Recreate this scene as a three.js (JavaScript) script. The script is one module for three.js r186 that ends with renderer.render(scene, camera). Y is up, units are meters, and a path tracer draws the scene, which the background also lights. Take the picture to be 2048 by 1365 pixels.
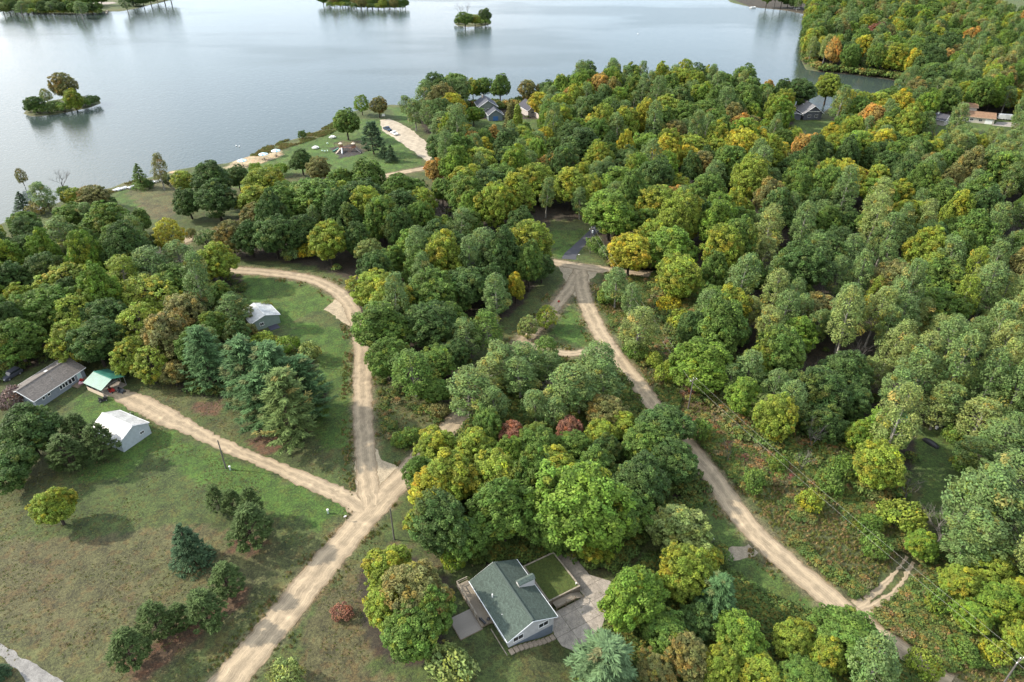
import * as THREE from 'three';
import { mergeGeometries } from 'three/addons/utils/BufferGeometryUtils.js';

// ---------------------------------------------------------------- camera, sky, sun, exposure
const scene = new THREE.Scene();
const camera = new THREE.PerspectiveCamera(51.98, 1024 / 682, 1, 6000);
camera.position.set(0, 100, 0);
camera.rotation.set(-33 * Math.PI / 180, 0, 0);
const renderer = new THREE.WebGLRenderer({ antialias: true });
renderer.toneMapping = THREE.LinearToneMapping;
renderer.toneMappingExposure = 2.22;
renderer.shadowMap.enabled = true;

const SUN_EL = 33 * Math.PI / 180, SUN_AZ = 9 * Math.PI / 180;          // the sun stands low over the lake's western end
const sunDir = new THREE.Vector3(-Math.cos(SUN_AZ) * Math.cos(SUN_EL), Math.sin(SUN_EL), -Math.sin(SUN_AZ) * Math.cos(SUN_EL));
const sun = new THREE.DirectionalLight(new THREE.Color().setRGB(1.0, 0.9, 0.78), 3.6);
sun.name = 'sun';
sun.position.copy(sunDir).multiplyScalar(600).add(new THREE.Vector3(0, 0, -250));
sun.target.position.set(0, 0, -250);
sun.castShadow = true; sun.shadow.radius = 2.2; sun.shadow.mapSize.set(4096, 4096);
Object.assign(sun.shadow.camera, { left: -420, right: 420, top: 420, bottom: -420, near: 1, far: 1600 });
scene.add(sun, sun.target);

// small seeded tools
function rng(seed) { let a = seed >>> 0; return () => { a = (a + 0x6d2b79f5) | 0; let t = Math.imul(a ^ (a >>> 15), 1 | a); t = (t + Math.imul(t ^ (t >>> 7), 61 | t)) ^ t; return ((t ^ (t >>> 14)) >>> 0) / 4294967296; }; }
const hash2 = (i, j, s) => { let h = Math.imul(i, 374761393) ^ Math.imul(j, 668265263) ^ Math.imul(s, 2246822519); h = Math.imul(h ^ (h >>> 13), 1274126177); return ((h ^ (h >>> 16)) >>> 0) / 4294967296; };
function vnoise(x, y, s = 0, wrap = 0) {
  const i = Math.floor(x), j = Math.floor(y), u = x - i, v = y - j, a = u * u * (3 - 2 * u), b = v * v * (3 - 2 * v);
  const w = (k) => (wrap ? ((k % wrap) + wrap) % wrap : k);
  const p = hash2(w(i), w(j), s), q = hash2(w(i + 1), w(j), s), r = hash2(w(i), w(j + 1), s), t = hash2(w(i + 1), w(j + 1), s);
  return (p + (q - p) * a) * (1 - b) + (r + (t - r) * a) * b;
}
function fbm(x, y, o = 4, s = 0, wrap = 0) { let f = 0, a = 0.5, n = 0; for (let k = 0; k < o; k++) { f += a * vnoise(x, y, s + k, wrap); n += a; x *= 2; y *= 2; wrap *= 2; a *= 0.5; } return f / n; }
const clamp = (x, a = 0, b = 1) => Math.min(b, Math.max(a, x)), mix = (a, b, t) => a + (b - a) * t;
const sstep = (a, b, x) => { const t = clamp((x - a) / (b - a)); return t * t * (3 - 2 * t); };

// one sky: pale hazy daylight with broken cloud, brighter round the sun
{
  const w = 1024, h = 512, d = new Float32Array(w * h * 4);
  for (let j = 0; j < h; j++) {
    const el = ((j + 0.5) / h - 0.5) * Math.PI, y = Math.sin(el), up = Math.max(y, 0);
    for (let i = 0; i < w; i++) {
      const az = ((i + 0.5) / w - 0.5) * 2 * Math.PI, x = Math.cos(az) * Math.cos(el), z = Math.sin(az) * Math.cos(el);
      const c = clamp(x * sunDir.x + y * sunDir.y + z * sunDir.z, -1, 1), hz = Math.pow(1 - up, 3.2);
      let r = mix(0.16, 0.78, hz), g = mix(0.28, 0.91, hz), b = mix(0.5, 0.99, hz);
      const k = 1 / (up + 0.16), n = fbm(x * k * 1.1 + 7.3, z * k * 1.1 + 2.1, 6, 11), west = 0.1 * (0.5 - 0.5 * (x * 0.93 - z * 0.37)), cl = sstep(0.46, 0.66, n + west) * sstep(0.0, 0.1, up);
      const lit = mix(0.8, 1.12, fbm(x * k * 3 + 3, z * k * 3 + 9, 3, 40));
      r = mix(r, 0.98 * lit, cl * 0.85); g = mix(g, 1.0 * lit, cl * 0.85); b = mix(b, 1.03 * lit, cl * 0.85);
      const glow = 0.75 * Math.pow((1 + c) / 2, 5) + 1.6 * Math.pow((1 + c) / 2, 60);
      const o = (j * w + i) * 4;
      d[o] = r + glow * 1.0; d[o + 1] = g + glow * 0.95; d[o + 2] = b + glow * 0.86; d[o + 3] = 1;
    }
  }
  const t = new THREE.DataTexture(d, w, h, THREE.RGBAFormat, THREE.FloatType);
  t.mapping = THREE.EquirectangularReflectionMapping; t.magFilter = THREE.LinearFilter; t.needsUpdate = true;
  scene.background = t; scene.environment = t;
  scene.backgroundIntensity = scene.environmentIntensity = 0.96;
}

// ---------------------------------------------------------------- naming
const taken = {};
function numbered(n) { const k = (taken[n] = (taken[n] ?? -1) + 1); return k ? n + '_' + String(k).padStart(3, '0') : n; }
const lit = (o) => { o.castShadow = true; o.receiveShadow = true; return o; };
function tag(o, label, category, group, kind) { if (label) o.userData.label = label; if (category) o.userData.category = category; if (group) o.userData.group = group; if (kind) o.userData.kind = kind; return o; }
function thing(name, label, category, [x, y, z], turn = 0, group) { const o = new THREE.Group(); o.name = numbered(name); o.position.set(x, y, z); o.rotation.y = turn; scene.add(o); return tag(o, label, category, group); }
function part(name, geo, material, parent) { const m = lit(new THREE.Mesh(Array.isArray(geo) ? merge(geo) : geo, material)); m.name = name; parent.add(m); return m; }
function structure(name, geo, material, label) { const m = lit(new THREE.Mesh(geo, material)); m.name = numbered(name); scene.add(m); return tag(m, label, null, null, 'structure'); }
function merge(list) { return mergeGeometries(list.map((g) => { const h = g.index ? g.toNonIndexed() : g; for (const k of Object.keys(h.attributes)) if (!['position', 'normal', 'uv'].includes(k)) h.deleteAttribute(k); return h; })); }
const C = (r, g, b) => new THREE.Color().setRGB(r, g, b);
const mat = (r, g, b, rough = 0.85, more = {}) => new THREE.MeshStandardMaterial({ color: C(r, g, b), roughness: rough, ...more });

// ---------------------------------------------------------------- survey (metres; x east, z south, the origin under the drone)
const S = {"boats":[[-155.2,-262.6,"white overturned rowboat at the field end of the row on the shore"],[-154.1,-263.1,"white overturned rowboat in the middle of the row on the shore"],[-153.2,-264.2,"white overturned rowboat nearest the lone one in the shore row"],[-150.6,-265.3,"single white overturned rowboat apart from the row of three"],[-144.5,-270.9,"white overturned rowboat beside the slender olive tree"],[-143.1,-272.0,"white overturned rowboat behind the slender olive tree"]],"tables":[[-89.5,-315.1,"white round picnic table on the lawn beside the mulch"],[-85.2,-331.0,"white round picnic table on the dry grass by the broad green tree"]],"play":[-74.4,-311.6],"springers":[[-85.2,-310.1],[-83.9,-309.4],[-82.9,-310.1],[-85.3,-321.0]],"board":[-66.2,-365.3],"moored":[[225.7,-575.7,"white moored boat under the trees of the wooded point",0],[238.3,-610.5,"white canopied boat moored beside the rocks of the wooded point",1],[228.6,-426.9,"boat with a bright blue canopy moored in the narrow bay",2],[237.8,-758.7,"white boat on the shore beyond the lake",0],[277.8,-748.6,"small white boat on the far shore by the wooded point",0]],"docks":[[-390.0,-738.7,-381.7,-719.7,"small dock beside the boat ramp across the lake"],[235.9,-447.2,245.5,-455.2,"pale wooden dock at the head of the narrow bay"]],"buoys":[[102.3,-612.8,"white mooring buoy alone on the open lake"],[-127.1,-319.6,"white swimming buoy off the beach"],[-125.5,-318.8,"second white swimming buoy off the beach"]],"lake":[[-194.6,-188.1],[-186.3,-216.7],[-181.5,-231.0],[-177.5,-239.6],[-172.0,-250.2],[-170.9,-261.5],[-159.5,-265.9],[-157.1,-272.0],[-149.3,-277.8],[-143.5,-286.3],[-133.7,-292.6],[-123.0,-295.9],[-120.2,-300.5],[-114.4,-308.7],[-113.6,-315.9],[-108.3,-324.8],[-102.0,-331.8],[-92.8,-348.3],[-85.0,-378.7],[-77.2,-388.8],[-66.4,-393.0],[-60.5,-391.9],[-45.0,-393.0],[-25.6,-388.8],[-6.5,-388.8],[10.0,-398.3],[35.7,-408.2],[79.0,-412.8],[115.6,-410.5],[140.7,-399.4],[149.1,-382.7],[149.9,-371.9],[160.8,-370.9],[172.1,-386.7],[202.8,-395.1],[230.6,-417.4],[238.4,-439.4],[234.3,-452.5],[215.1,-466.3],[198.7,-473.5],[192.3,-480.9],[198.3,-505.9],[224.7,-584.1],[244.6,-629.4],[273.6,-719.7],[263.9,-742.0],[236.8,-765.5],[226.4,-797.9],[231.1,-862.3],[286.9,-1129.3],[-24.5,-1641.1],[-274.7,-1129.3],[-281.3,-947.1],[-335.5,-862.3],[-359.8,-813.2],[-366.3,-779.6],[-369.9,-751.9],[-375.9,-735.5],[-389.3,-735.5],[-392.0,-729.1],[-410.8,-719.7],[-448.4,-719.7],[-491.3,-751.9],[-537.1,-762.1],[-667.0,-776.1],[-860.3,-681.5],[-435.6,-313.0]],"islands":[[[-257.9,-374.8],[-250.6,-369.0],[-242.6,-370.9],[-234.9,-378.7],[-228.4,-386.7],[-227.1,-396.2],[-233.6,-406.0],[-247.2,-412.8],[-258.2,-401.6],[-263.4,-388.8]],[[-50.7,-665.0],[-46.8,-651.9],[-37.9,-646.8],[-25.2,-649.3],[-17.9,-662.4],[-19.7,-681.5],[-33.6,-692.8],[-46.9,-687.1]],[[-202.3,-805.5],[-184.9,-783.2],[-162.5,-772.5],[-146.3,-765.5],[-130.3,-758.7],[-111.0,-762.1],[-104.7,-779.6],[-113.5,-828.9],[-165.8,-845.3],[-202.1,-837.0]]],roads:{"main":{"c":[[-45.2,-54.5],[-42.6,-60.1],[-38.5,-69.1],[-33.5,-80.5],[-27.1,-94.1],[-20.0,-107.1],[-13.2,-119.9],[-7.0,-132.8],[2.1,-152.2],[8.3,-163.4],[14.1,-175.8],[19.1,-188.1],[21.6,-196.4]],"w":5.0,"ww":[5.7,5.7,5.7,5.6,5.5,5.2,5,4.6,4.2,3.9,3.8,4,4.4]},"west":{"c":[[-27.1,-95.7],[-29.4,-104.2],[-31.1,-111.7],[-33.3,-121.7],[-35.8,-134.8],[-38.5,-149.9],[-41.9,-162.1],[-48.3,-176.4],[-57.8,-186.5],[-68.9,-191.3],[-84.5,-194.3],[-97.3,-195.4],[-110.8,-201.6]],"w":4.4},"east":{"c":[[21.2,-194.7],[20.8,-181.8],[21.8,-168.8],[24.8,-152.2],[29.0,-138.4],[34.2,-121.7],[39.3,-107.1],[45.3,-87.9],[51.2,-78.1],[55.4,-71.4],[61.1,-64.4],[65.3,-59.6]],"w":4.6},"north":{"c":[[-10.2,-201.6],[5.7,-201.6],[15.2,-199.2],[21.3,-196.7],[28.1,-194.7],[42.5,-192.0],[61.6,-194.7]],"w":4.4},"link":{"c":[[3.4,-152.7],[8.5,-149.9],[14.8,-148.0],[21.3,-149.4],[25.7,-148.5]],"w":2.6},"shore":{"c":[[-124.9,-188.1],[-119.1,-198.8],[-116.2,-206.7],[-110.0,-215.9],[-102.1,-225.3],[-91.8,-239.1],[-77.9,-256.8],[-61.5,-272.6],[-46.6,-282.6],[-36.8,-288.2],[-18.3,-297.8]],"w":4.2}},"drives":{"farm":{"c":[[-94.6,-132.4],[-88.7,-129.3],[-81.9,-125.2],[-70.8,-118.6],[-57.3,-110.9],[-45.0,-104.6],[-37.0,-100.3],[-31.0,-97.1],[-28.3,-94.5]],"w":[3.2,5.5,5.2,3.6,3.0,2.9,3.0,3.8,5.0]},"parking":[[-67.5,-361.6],[-63.1,-363.4],[-56.5,-356.2],[-48.3,-342.4],[-40.4,-324.8],[-35.8,-313.0],[-35.4,-295.2],[-39.0,-300.5],[-46.4,-314.4],[-55.3,-329.5],[-63.2,-342.4]],"asphalt":{"c":[[18.2,-202.0],[18.7,-204.5],[22.6,-212.8],[27.1,-221.6],[31.0,-229.2]],"w":[4.6,3.6,3.2,3.0,3.0]},"gravelpad":[[37.9,-84.6],[39.4,-85.3],[43.1,-86.2],[43.6,-84.2],[40.4,-82.9],[37.9,-82.0]],"greydrive":[[-94.6,-73.1],[-80.8,-66.7],[-74.2,-63.6],[-67.2,-59.9],[-60.4,-55.9],[-65.5,-55.9],[-72.2,-60.0],[-79.0,-63.9],[-93.0,-70.8]],"trackA":{"c":[[57.0,-73.4],[59.9,-75.1],[63.4,-77.4],[67.3,-80.7],[70.2,-83.7]],"w":[2.0,1.1,0.8,0.7,0.6]},"trackB":{"c":[[57.2,-71.9],[60.7,-73.6],[64.7,-76.1],[68.0,-79.1],[70.9,-82.3]],"w":[2.4,1.3,0.9,0.8,0.7]},"fork":[[-32.7,-107.9],[-32.0,-112.2],[-30.1,-113.0],[-28.5,-111.4],[-27.3,-109.1],[-25.2,-107.7],[-23.1,-106.0],[-23.9,-98.7],[-26.6,-91.6],[-30.2,-92.7],[-29.9,-95.0],[-32.2,-96.8],[-30.7,-99.3]],"cross":[[14.0,-199.9],[20.0,-199.5],[28.0,-197.4],[26.6,-193.0],[23.6,-188.1],[21.5,-181.2],[18.6,-177.6],[16.8,-181.2],[16.1,-188.7]],"bend":[[-53.1,-170.7],[-51.3,-175.8],[-47.8,-177.0],[-44.5,-167.4],[-43.1,-160.8],[-45.4,-162.1],[-49.4,-166.9]]},"zones":{"forest":[[[-200.7,-188.1],[-161.8,-198.8],[-155.6,-204.5],[-146.7,-209.0],[-132.7,-209.0],[-118.0,-207.1],[-110.8,-201.6],[-117.3,-188.1],[-83.7,-192.0],[-76.7,-175.8],[-70.5,-159.5],[-59.7,-149.9],[-50.9,-145.3],[-43.9,-130.8],[-45.7,-114.9],[-55.3,-118.2],[-64.7,-129.9],[-73.0,-130.5],[-83.7,-136.4],[-94.3,-138.4],[-98.5,-144.9],[-109.8,-147.1],[-116.1,-144.9],[-123.1,-135.8],[-153.8,-128.9]],[[-91.9,-202.3],[-97.5,-216.7],[-92.3,-229.2],[-84.3,-238.2],[-70.8,-242.9],[-52.0,-240.5],[-32.3,-245.3],[-28.8,-268.6],[-32.6,-313.0],[-42.5,-342.4],[-51.2,-375.7],[-44.6,-388.8],[-6.5,-386.7],[35.5,-406.0],[78.6,-410.5],[115.1,-408.2],[144.7,-385.7],[144.6,-361.6],[162.5,-361.6],[182.5,-385.7],[228.4,-412.8],[238.4,-439.4],[198.7,-473.5],[198.3,-505.9],[224.7,-584.1],[273.6,-719.7],[236.8,-765.5],[231.1,-862.3],[387.0,-1292.1],[1127.5,-1129.3],[188.0,-111.7],[108.8,-50.3],[78.4,-62.9],[71.2,-70.8],[75.9,-76.6],[77.0,-81.8],[93.9,-97.3],[98.7,-114.9],[91.0,-123.4],[83.8,-108.6],[74.5,-97.3],[71.0,-96.0],[65.9,-102.8],[56.5,-110.9],[48.4,-116.2],[44.4,-132.4],[41.9,-163.4],[41.7,-187.4],[30.0,-197.4],[30.5,-209.0],[29.7,-233.6],[13.6,-233.6],[11.3,-201.6],[10.3,-194.7],[3.8,-175.8],[-1.9,-164.7],[-8.2,-149.9],[-14.3,-127.1],[-20.2,-128.9],[-29.5,-136.8],[-39.1,-149.9],[-49.1,-188.1],[-67.0,-198.8]],[[-17.3,-110.9],[-10.9,-128.9],[-7.8,-137.8],[2.0,-144.9],[13.3,-144.9],[24.1,-140.5],[30.9,-128.9],[39.6,-110.9],[38.7,-96.0],[34.0,-94.7],[25.4,-88.6],[17.8,-79.6],[10.3,-83.4],[6.7,-82.9],[-2.1,-81.8],[-10.8,-80.7],[-16.0,-88.6],[-19.2,-102.1]],[[18.3,-76.6],[24.4,-82.9],[37.1,-84.0],[37.8,-79.6],[44.3,-73.1],[51.4,-69.9],[57.3,-68.8],[61.7,-61.3],[63.4,-55.9],[9.1,-55.9],[11.9,-62.9],[16.1,-68.9]],[[-26.3,-79.6],[-20.1,-85.1],[-14.3,-80.7],[-10.2,-77.6],[-9.3,-65.4],[-12.5,-62.1],[-21.9,-63.8]]],"scrub":[[[29.5,-193.0],[41.7,-187.4],[42.5,-163.4],[44.4,-132.4],[48.4,-116.2],[56.5,-110.9],[65.9,-102.8],[71.0,-96.0],[74.7,-89.8],[77.0,-81.8],[75.9,-76.6],[71.2,-70.8],[78.4,-62.9],[77.9,-55.9],[65.6,-55.9],[58.8,-72.2],[51.6,-84.5],[42.9,-107.1],[33.0,-134.8],[25.1,-173.0]],[[-34.0,-142.0],[-30.7,-136.8],[-18.9,-127.1],[-13.2,-119.9],[-19.2,-109.4],[-23.6,-110.9],[-28.4,-118.2]]],"corridor":[[[37.9,-156.5],[41.8,-152.2],[43.5,-130.8],[48.4,-116.2],[54.6,-111.7],[57.9,-102.8],[52.7,-99.3],[45.9,-110.9],[41.3,-118.2],[39.0,-128.9]]],"green":[[[-82.1,-190.7],[-67.1,-188.1],[-57.8,-183.0],[-51.3,-175.8],[-52.8,-170.7],[-63.5,-163.4],[-70.5,-159.5],[-77.3,-175.8]],[[17.2,-172.4],[21.7,-153.6],[18.1,-149.9],[10.1,-157.5]],[[-63.8,-164.7],[-43.6,-159.5],[-34.1,-111.7],[-40.6,-111.7],[-47.2,-125.2],[-47.4,-141.0]],[[36.6,-81.8],[40.0,-83.1],[46.4,-79.6],[51.2,-71.7],[44.3,-73.1],[39.2,-78.6]],[[-118.7,-274.3],[-102.1,-302.5],[-99.8,-327.9],[-83.7,-366.2],[-67.5,-361.6],[-37.3,-292.6],[-54.6,-280.2],[-88.4,-283.2],[-106.9,-263.1]],[[-102.5,-130.8],[-93.1,-130.8],[-80.2,-119.9],[-31.0,-94.7],[-35.6,-89.8],[-59.7,-100.0],[-76.6,-111.7],[-78.8,-102.8],[-86.8,-102.8]],[[1.9,-81.2],[7.4,-84.5],[11.6,-77.4],[6.4,-74.5]],[[-157.4,-265.9],[-145.9,-271.5],[-141.4,-280.2],[-128.2,-252.7],[-131.5,-238.2],[-151.1,-252.7]],[[14.1,-224.9],[28.8,-224.9],[20.3,-203.4],[13.0,-203.4]],[[-67.2,-385.7],[-57.8,-385.7],[-45.1,-344.0],[-57.2,-361.6]]],"dry":[[[-111.7,-87.4],[-82.5,-87.4],[-56.4,-91.0],[-42.0,-86.2],[-44.5,-71.7],[-54.2,-60.1],[-91.7,-60.1]],[[-33.1,-71.7],[-28.3,-80.7],[-21.4,-87.4],[-17.6,-86.2],[-22.9,-79.6],[-22.5,-62.9],[-9.0,-55.9],[-33.6,-55.9]],[[-156.7,-268.6],[-139.4,-280.2],[-120.5,-233.6],[-129.5,-233.6]],[[-84.8,-324.1],[-71.5,-327.9],[-63.2,-313.0],[-72.0,-305.9]],[[-13.9,-86.2],[-11.0,-82.9],[-12.5,-79.6],[-15.3,-81.8]]],"sand":[[[-122.1,-288.8],[-120.2,-300.5],[-113.9,-308.7],[-104.8,-312.3],[-101.6,-305.3],[-108.5,-294.6],[-116.0,-284.5]],[[-144.0,-281.4],[-141.9,-287.6],[-139.4,-281.4]],[[236.2,-449.8],[241.1,-439.4],[236.6,-422.1],[231.9,-424.5]]],"yard":[[[36.6,-81.8],[40.0,-83.1],[46.4,-79.6],[51.2,-71.5],[47.2,-71.9],[43.0,-74.1],[38.2,-78.1]],[[35.9,-98.7],[39.0,-99.3],[43.3,-86.8],[38.3,-85.1],[36.7,-89.8]],[[-25.3,-361.6],[15.7,-363.4],[13.6,-339.1],[-22.7,-337.4]],[[143.3,-361.6],[165.1,-361.6],[154.5,-337.4],[136.4,-337.4]],[[230.2,-361.6],[264.7,-361.6],[242.8,-326.4],[212.4,-326.4]],[[213.9,-357.1],[225.2,-357.1],[216.1,-339.9],[205.2,-339.9]],[[89.7,-120.8],[97.2,-114.1],[92.9,-97.3],[78.1,-84.0],[79.2,-96.0],[84.0,-108.6]]],"mulch":[[[-83.1,-315.1],[-73.4,-321.8],[-65.7,-308.0],[-75.4,-301.2]]],"needle":[[[-51.4,-119.9],[-56.5,-114.9],[-52.9,-110.2],[-47.0,-111.7]],[[-74.8,-128.9],[-67.8,-128.9],[-65.9,-123.4],[-71.5,-123.4]],[[-51.3,-89.8],[-44.2,-87.4],[-45.0,-84.0],[-50.7,-85.1]],[[-60.8,-62.9],[-55.3,-68.0],[-49.6,-74.6],[-45.9,-78.6],[-44.1,-75.6],[-50.6,-66.3],[-55.0,-60.1]]],"reed":[[[-116.0,-304.6],[-113.6,-315.9],[-108.3,-324.8],[-102.0,-331.8],[-92.8,-348.3],[-86.8,-369.0],[-81.9,-357.1],[-87.7,-337.4],[-98.2,-321.8],[-105.0,-313.0],[-111.6,-304.6]],[[-170.9,-261.5],[-159.5,-265.9],[-150.2,-276.7],[-146.2,-272.0],[-154.8,-260.5],[-162.5,-252.7]]]},
trees:[
[0,1,-1.4,-85.9,15.7,6.1,2,5.0,11],
[0,0,-99.1,-109.7,12.5,6.9,0,5.3,7,"broad dark tree in front of the long grey-roofed house"],
[0,1,51.1,-64.5,9.0,5.0,1,0.7,12],
[0,7,-15.0,-69.8,12.0,5.0,5,2.4,11,"large olive brown tree beside the wooden deck"],
[0,0,24.0,-95.9,12.0,5.9,0,4.6,11],
[0,1,-15.0,-64.3,9.9,4.6,3,1.0,11],
[0,0,-12.3,-83.1,13.2,5.2,7,0.8,11],
[0,1,-32.2,-148.3,15.2,7.5,0,1.3,9],
[0,1,-67.0,-227.5,18.8,10.1,1,5.5,6],
[0,1,-119.0,-156.2,16.2,7.2,1,3.4,6],
[0,0,31.6,-111.8,11.3,5.8,1,5.9,10],
[0,0,67.5,-122.8,12.0,6.2,7,1.9,14],
[0,0,-98.3,-101.8,9.7,5.4,1,1.7,8],
[0,0,76.1,-130.5,12.3,6.3,0,3.7,14],
[0,7,-85.1,-144.5,14.3,6.6,6,0.4,6,"spreading rust coloured tree behind the tall white pine"],
[0,0,-20.3,-149.9,14.2,6.8,3,4.4,9],
[0,1,17.8,-86.3,12.0,4.7,1,0.4,11],
[0,1,21.5,-89.3,9.4,4.8,2,5.3,11],
[0,1,-21.0,-164.8,14.8,6.8,3,2.3,9],
[0,0,-101.1,-142.4,13.1,6.1,3,0.3,6],
[0,1,23.5,-66.0,7.5,3.8,1,0.7,11],
[0,0,31.6,-102.9,9.2,4.9,3,2.2,10],
[0,1,-77.3,-223.2,16.5,8.4,2,4.9,6],
[0,7,80.2,-158.5,11.8,6.6,6,5.4,14,"rusty yellow crown among grey green aspens"],
[0,0,28.9,-284.3,18.7,10.0,0,1.3,17],
[0,1,6.2,-84.7,11.5,4.2,1,2.1,11],
[0,1,-8.5,-81.5,10.0,4.2,2,4.3,11],
[0,1,-12.0,-67.2,10.5,3.7,4,3.9,11],
[0,1,26.8,-106.9,9.8,4.7,3,1.0,10],
[0,1,5.6,-106.9,9.8,4.7,7,0.2,10],
[0,1,16.2,-101.2,9.5,4.5,2,2.9,11],
[0,1,-132.9,-213.7,14.7,7.5,4,5.0,5],
[0,0,-104.8,-154.0,13.3,5.9,1,6.2,6],
[0,7,-84.5,-155.7,13.4,5.9,5,4.0,6,"brown and olive tree in the wood above the green carport"],
[0,1,-120.4,-142.9,12.6,5.6,7,2.3,6],
[0,7,25.9,-61.9,7.2,3.4,7,1.9,11],
[0,1,42.3,-59.0,6.0,3.4,1,6.1,12],
[0,0,-23.0,-196.8,15.2,7.1,2,3.0,9],
[0,0,-12.1,-169.7,14.2,6.3,1,0.7,9],
[0,0,-52.4,-230.7,16.3,8.0,3,5.4,15],
[0,0,65.5,-113.7,9.8,4.8,6,3.2,14],
[0,0,-138.9,-171.3,14.0,6.2,2,0.4,6],
[0,1,44.3,-57.3,6,3.2,0,4.8,12],
[0,1,-39.6,-236.4,16.2,8.0,2,5.2,15],
[0,0,-37.9,-223.2,15.5,7.6,2,6.0,15],
[0,0,-111.9,-250.6,16.3,8.0,0,3.0,5,"largest dark oak at the corner of the mown field"],
[0,0,-103.7,-233.0,15.0,7.4,2,2.9,5],
[0,0,29.5,-68.3,6,3.3,2,2.2,11],
[0,1,-29.4,-136.9,11.2,5.0,3,2.2,9],
[0,0,-74.7,-202.5,14.8,6.6,3,6.1,6],
[0,0,74.9,-121.7,9.7,4.6,1,1.2,14],
[0,1,-95.7,-173.2,12.0,5.7,3,1.8,6],
[0,7,20.7,-117.9,8.6,4.4,7,1.1,10],
[0,0,-8.4,-240.5,15.5,7.4,3,1.9,17],
[0,1,3.5,-99.2,8.2,3.9,2,4.5,11],
[0,0,-132.2,-177.7,13.7,5.7,7,3.9,6],
[0,7,21.0,-59.9,6,2.9,5,4.8,11],
[0,1,-54.7,-253.6,15.7,7.5,0,6.2,15],
[0,1,-18.0,-135.9,9.7,4.6,5,0.7,9],
[0,1,-123.3,-200.0,13.3,5.9,0,2.6,6],
[0,0,-67.6,-206.4,13.6,6.1,0,3.7,6],
[0,0,62.9,-127.4,9.4,4.2,2,0.0,14],
[0,0,-147.8,-195.7,12.4,5.5,3,5.4,6],
[0,0,-16.5,-193.1,13.1,5.5,2,6.1,9],
[0,1,-16.1,-156.0,11.2,4.7,0,1.9,9],
[0,0,-83.1,-203.6,12.8,5.7,2,6.0,6],
[0,0,-154.4,-193.5,12.8,5.3,2,2.9,6],
[0,0,-14.4,-140.0,8.9,4.2,3,6.0,10],
[0,1,-18.0,-100.0,8.1,3.4,2,5.2,11],
[0,1,-35.2,-186.8,12.1,5.0,4,2.0,9],
[0,0,56.7,-150.6,9.7,4.3,2,4.0,14],
[0,7,-89.1,-204.2,11.8,5.2,7,2.7,6],
[0,0,-29.7,-290.1,15.5,6.9,3,6.1,17],
[0,0,150.4,-377.8,18.1,8.6,1,3.7,16],
[0,0,-117.3,-201.0,11.3,5.0,2,3.1,6],
[0,1,0.9,-190.8,11.6,4.8,6,3.1,9],
[0,1,-63.8,-253.2,12.6,6.0,4,0.8,15],
[0,7,-153.7,-244.1,8.5,5.7,7,1.5,5,"wide yellow olive tree where the mown field meets the shore"],
[0,1,-150.3,-222.1,11.0,5.2,3,0.1,5],
[0,7,-80.1,-134.6,6.6,3.7,6,1.5,7],
[0,1,-17.2,-127.1,7.4,3.5,1,3.1,9],
[0,0,-3.8,-271.5,13.8,6.2,2,1.8,17],
[0,0,-114.6,-234.3,11.9,5.3,0,0.1,5],
[0,1,-136.3,-204.0,10.7,4.8,2,3.9,6],
[0,7,-88.2,-223.3,10.7,5.1,4,2.9,5],
[0,1,-164.3,-219.0,9.9,4.7,1,0.2,5],
[0,0,8.9,-186.0,10.0,4.2,0,5.6,17],
[0,7,116.9,-259.0,12.1,5.4,5,0.1,17],
[0,1,-76.9,-327.6,15.0,6.3,3,5.4,17,"broad green tree on the mown lawn beside the playground"],
[0,7,-243.8,-394.3,15.9,7.1,7,2.5,1,"rusty orange tree standing tallest on the larger wooded island"],
[0,1,-82.0,-171.5,8.7,3.6,6,2.9,6],
[0,1,-78.9,-155.5,8.1,3.4,0,4.4,6],
[0,7,167.4,-273.4,11.7,5.2,6,4.1,17],
[0,0,-3.3,-167.4,8.2,3.4,1,1.0,9],
[0,7,-77.1,-270.7,10.4,5.0,7,6.1,6],
[0,7,110.1,-275.8,11.3,5.0,5,2.7,17],
[0,0,-86.2,-280.0,11.0,4.9,0,4.6,6,"dark tree standing up against the park lawn"],
[0,1,-6.5,-394.2,15.9,6.2,0,4.2,16,"tall green tree over the water behind the lake houses"],
[0,0,-106.3,-261.8,10.7,4.4,3,6.1,5],
[0,1,-126.5,-222.3,9.0,3.7,0,0.8,5],
[0,7,111.1,-327.5,12.3,5.1,5,3.9,17],
[0,1,-15.5,-400.9,13.3,5.5,1,6.2,16],
[0,7,26.1,-388.6,13.7,5.4,7,0.9,16],
[0,7,8.6,-390.6,13.8,5.4,5,2.6,16],
[0,0,43.7,-433.5,15.1,5.9,5,0.3,16],
[0,7,-68.2,-365.5,10.3,4.6,7,4.7,16,"rounded olive brown tree at the head of the gravel car park"],
[0,7,-13.5,-167.7,7.4,2.5,4,3.6,9],
[0,0,-249.4,-374.1,9.6,4.6,1,0.1,1,"dark green tree at the blunt end of the larger wooded island"],
[0,1,-39.7,-644.0,12.2,6.8,3,3.1,0,"bushy thicket on the small round island"],
[0,0,-377.9,-768.7,15.6,7.4,0,0.9,2],
[0,0,-352.5,-782.8,15.9,7.6,6,5.7,2],
[0,1,-348.9,-790.0,16.0,7.6,1,1.7,2],
[0,0,-23.3,-661.0,12.7,6.0,6,3.2,0,"dark round tree on the small round island"],
[0,1,-471.4,-718.4,11.3,6.3,2,2.8,2],
[0,0,-465.8,-718.4,11.3,6.3,4,4.1,2],
[0,0,-437.8,-718.4,11.3,6.3,0,0.6,2],
[0,1,-406.6,-712.4,11.3,6.2,3,1.5,2],
[0,1,-492.0,-757.3,13.4,6.4,2,0.7,2],
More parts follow.
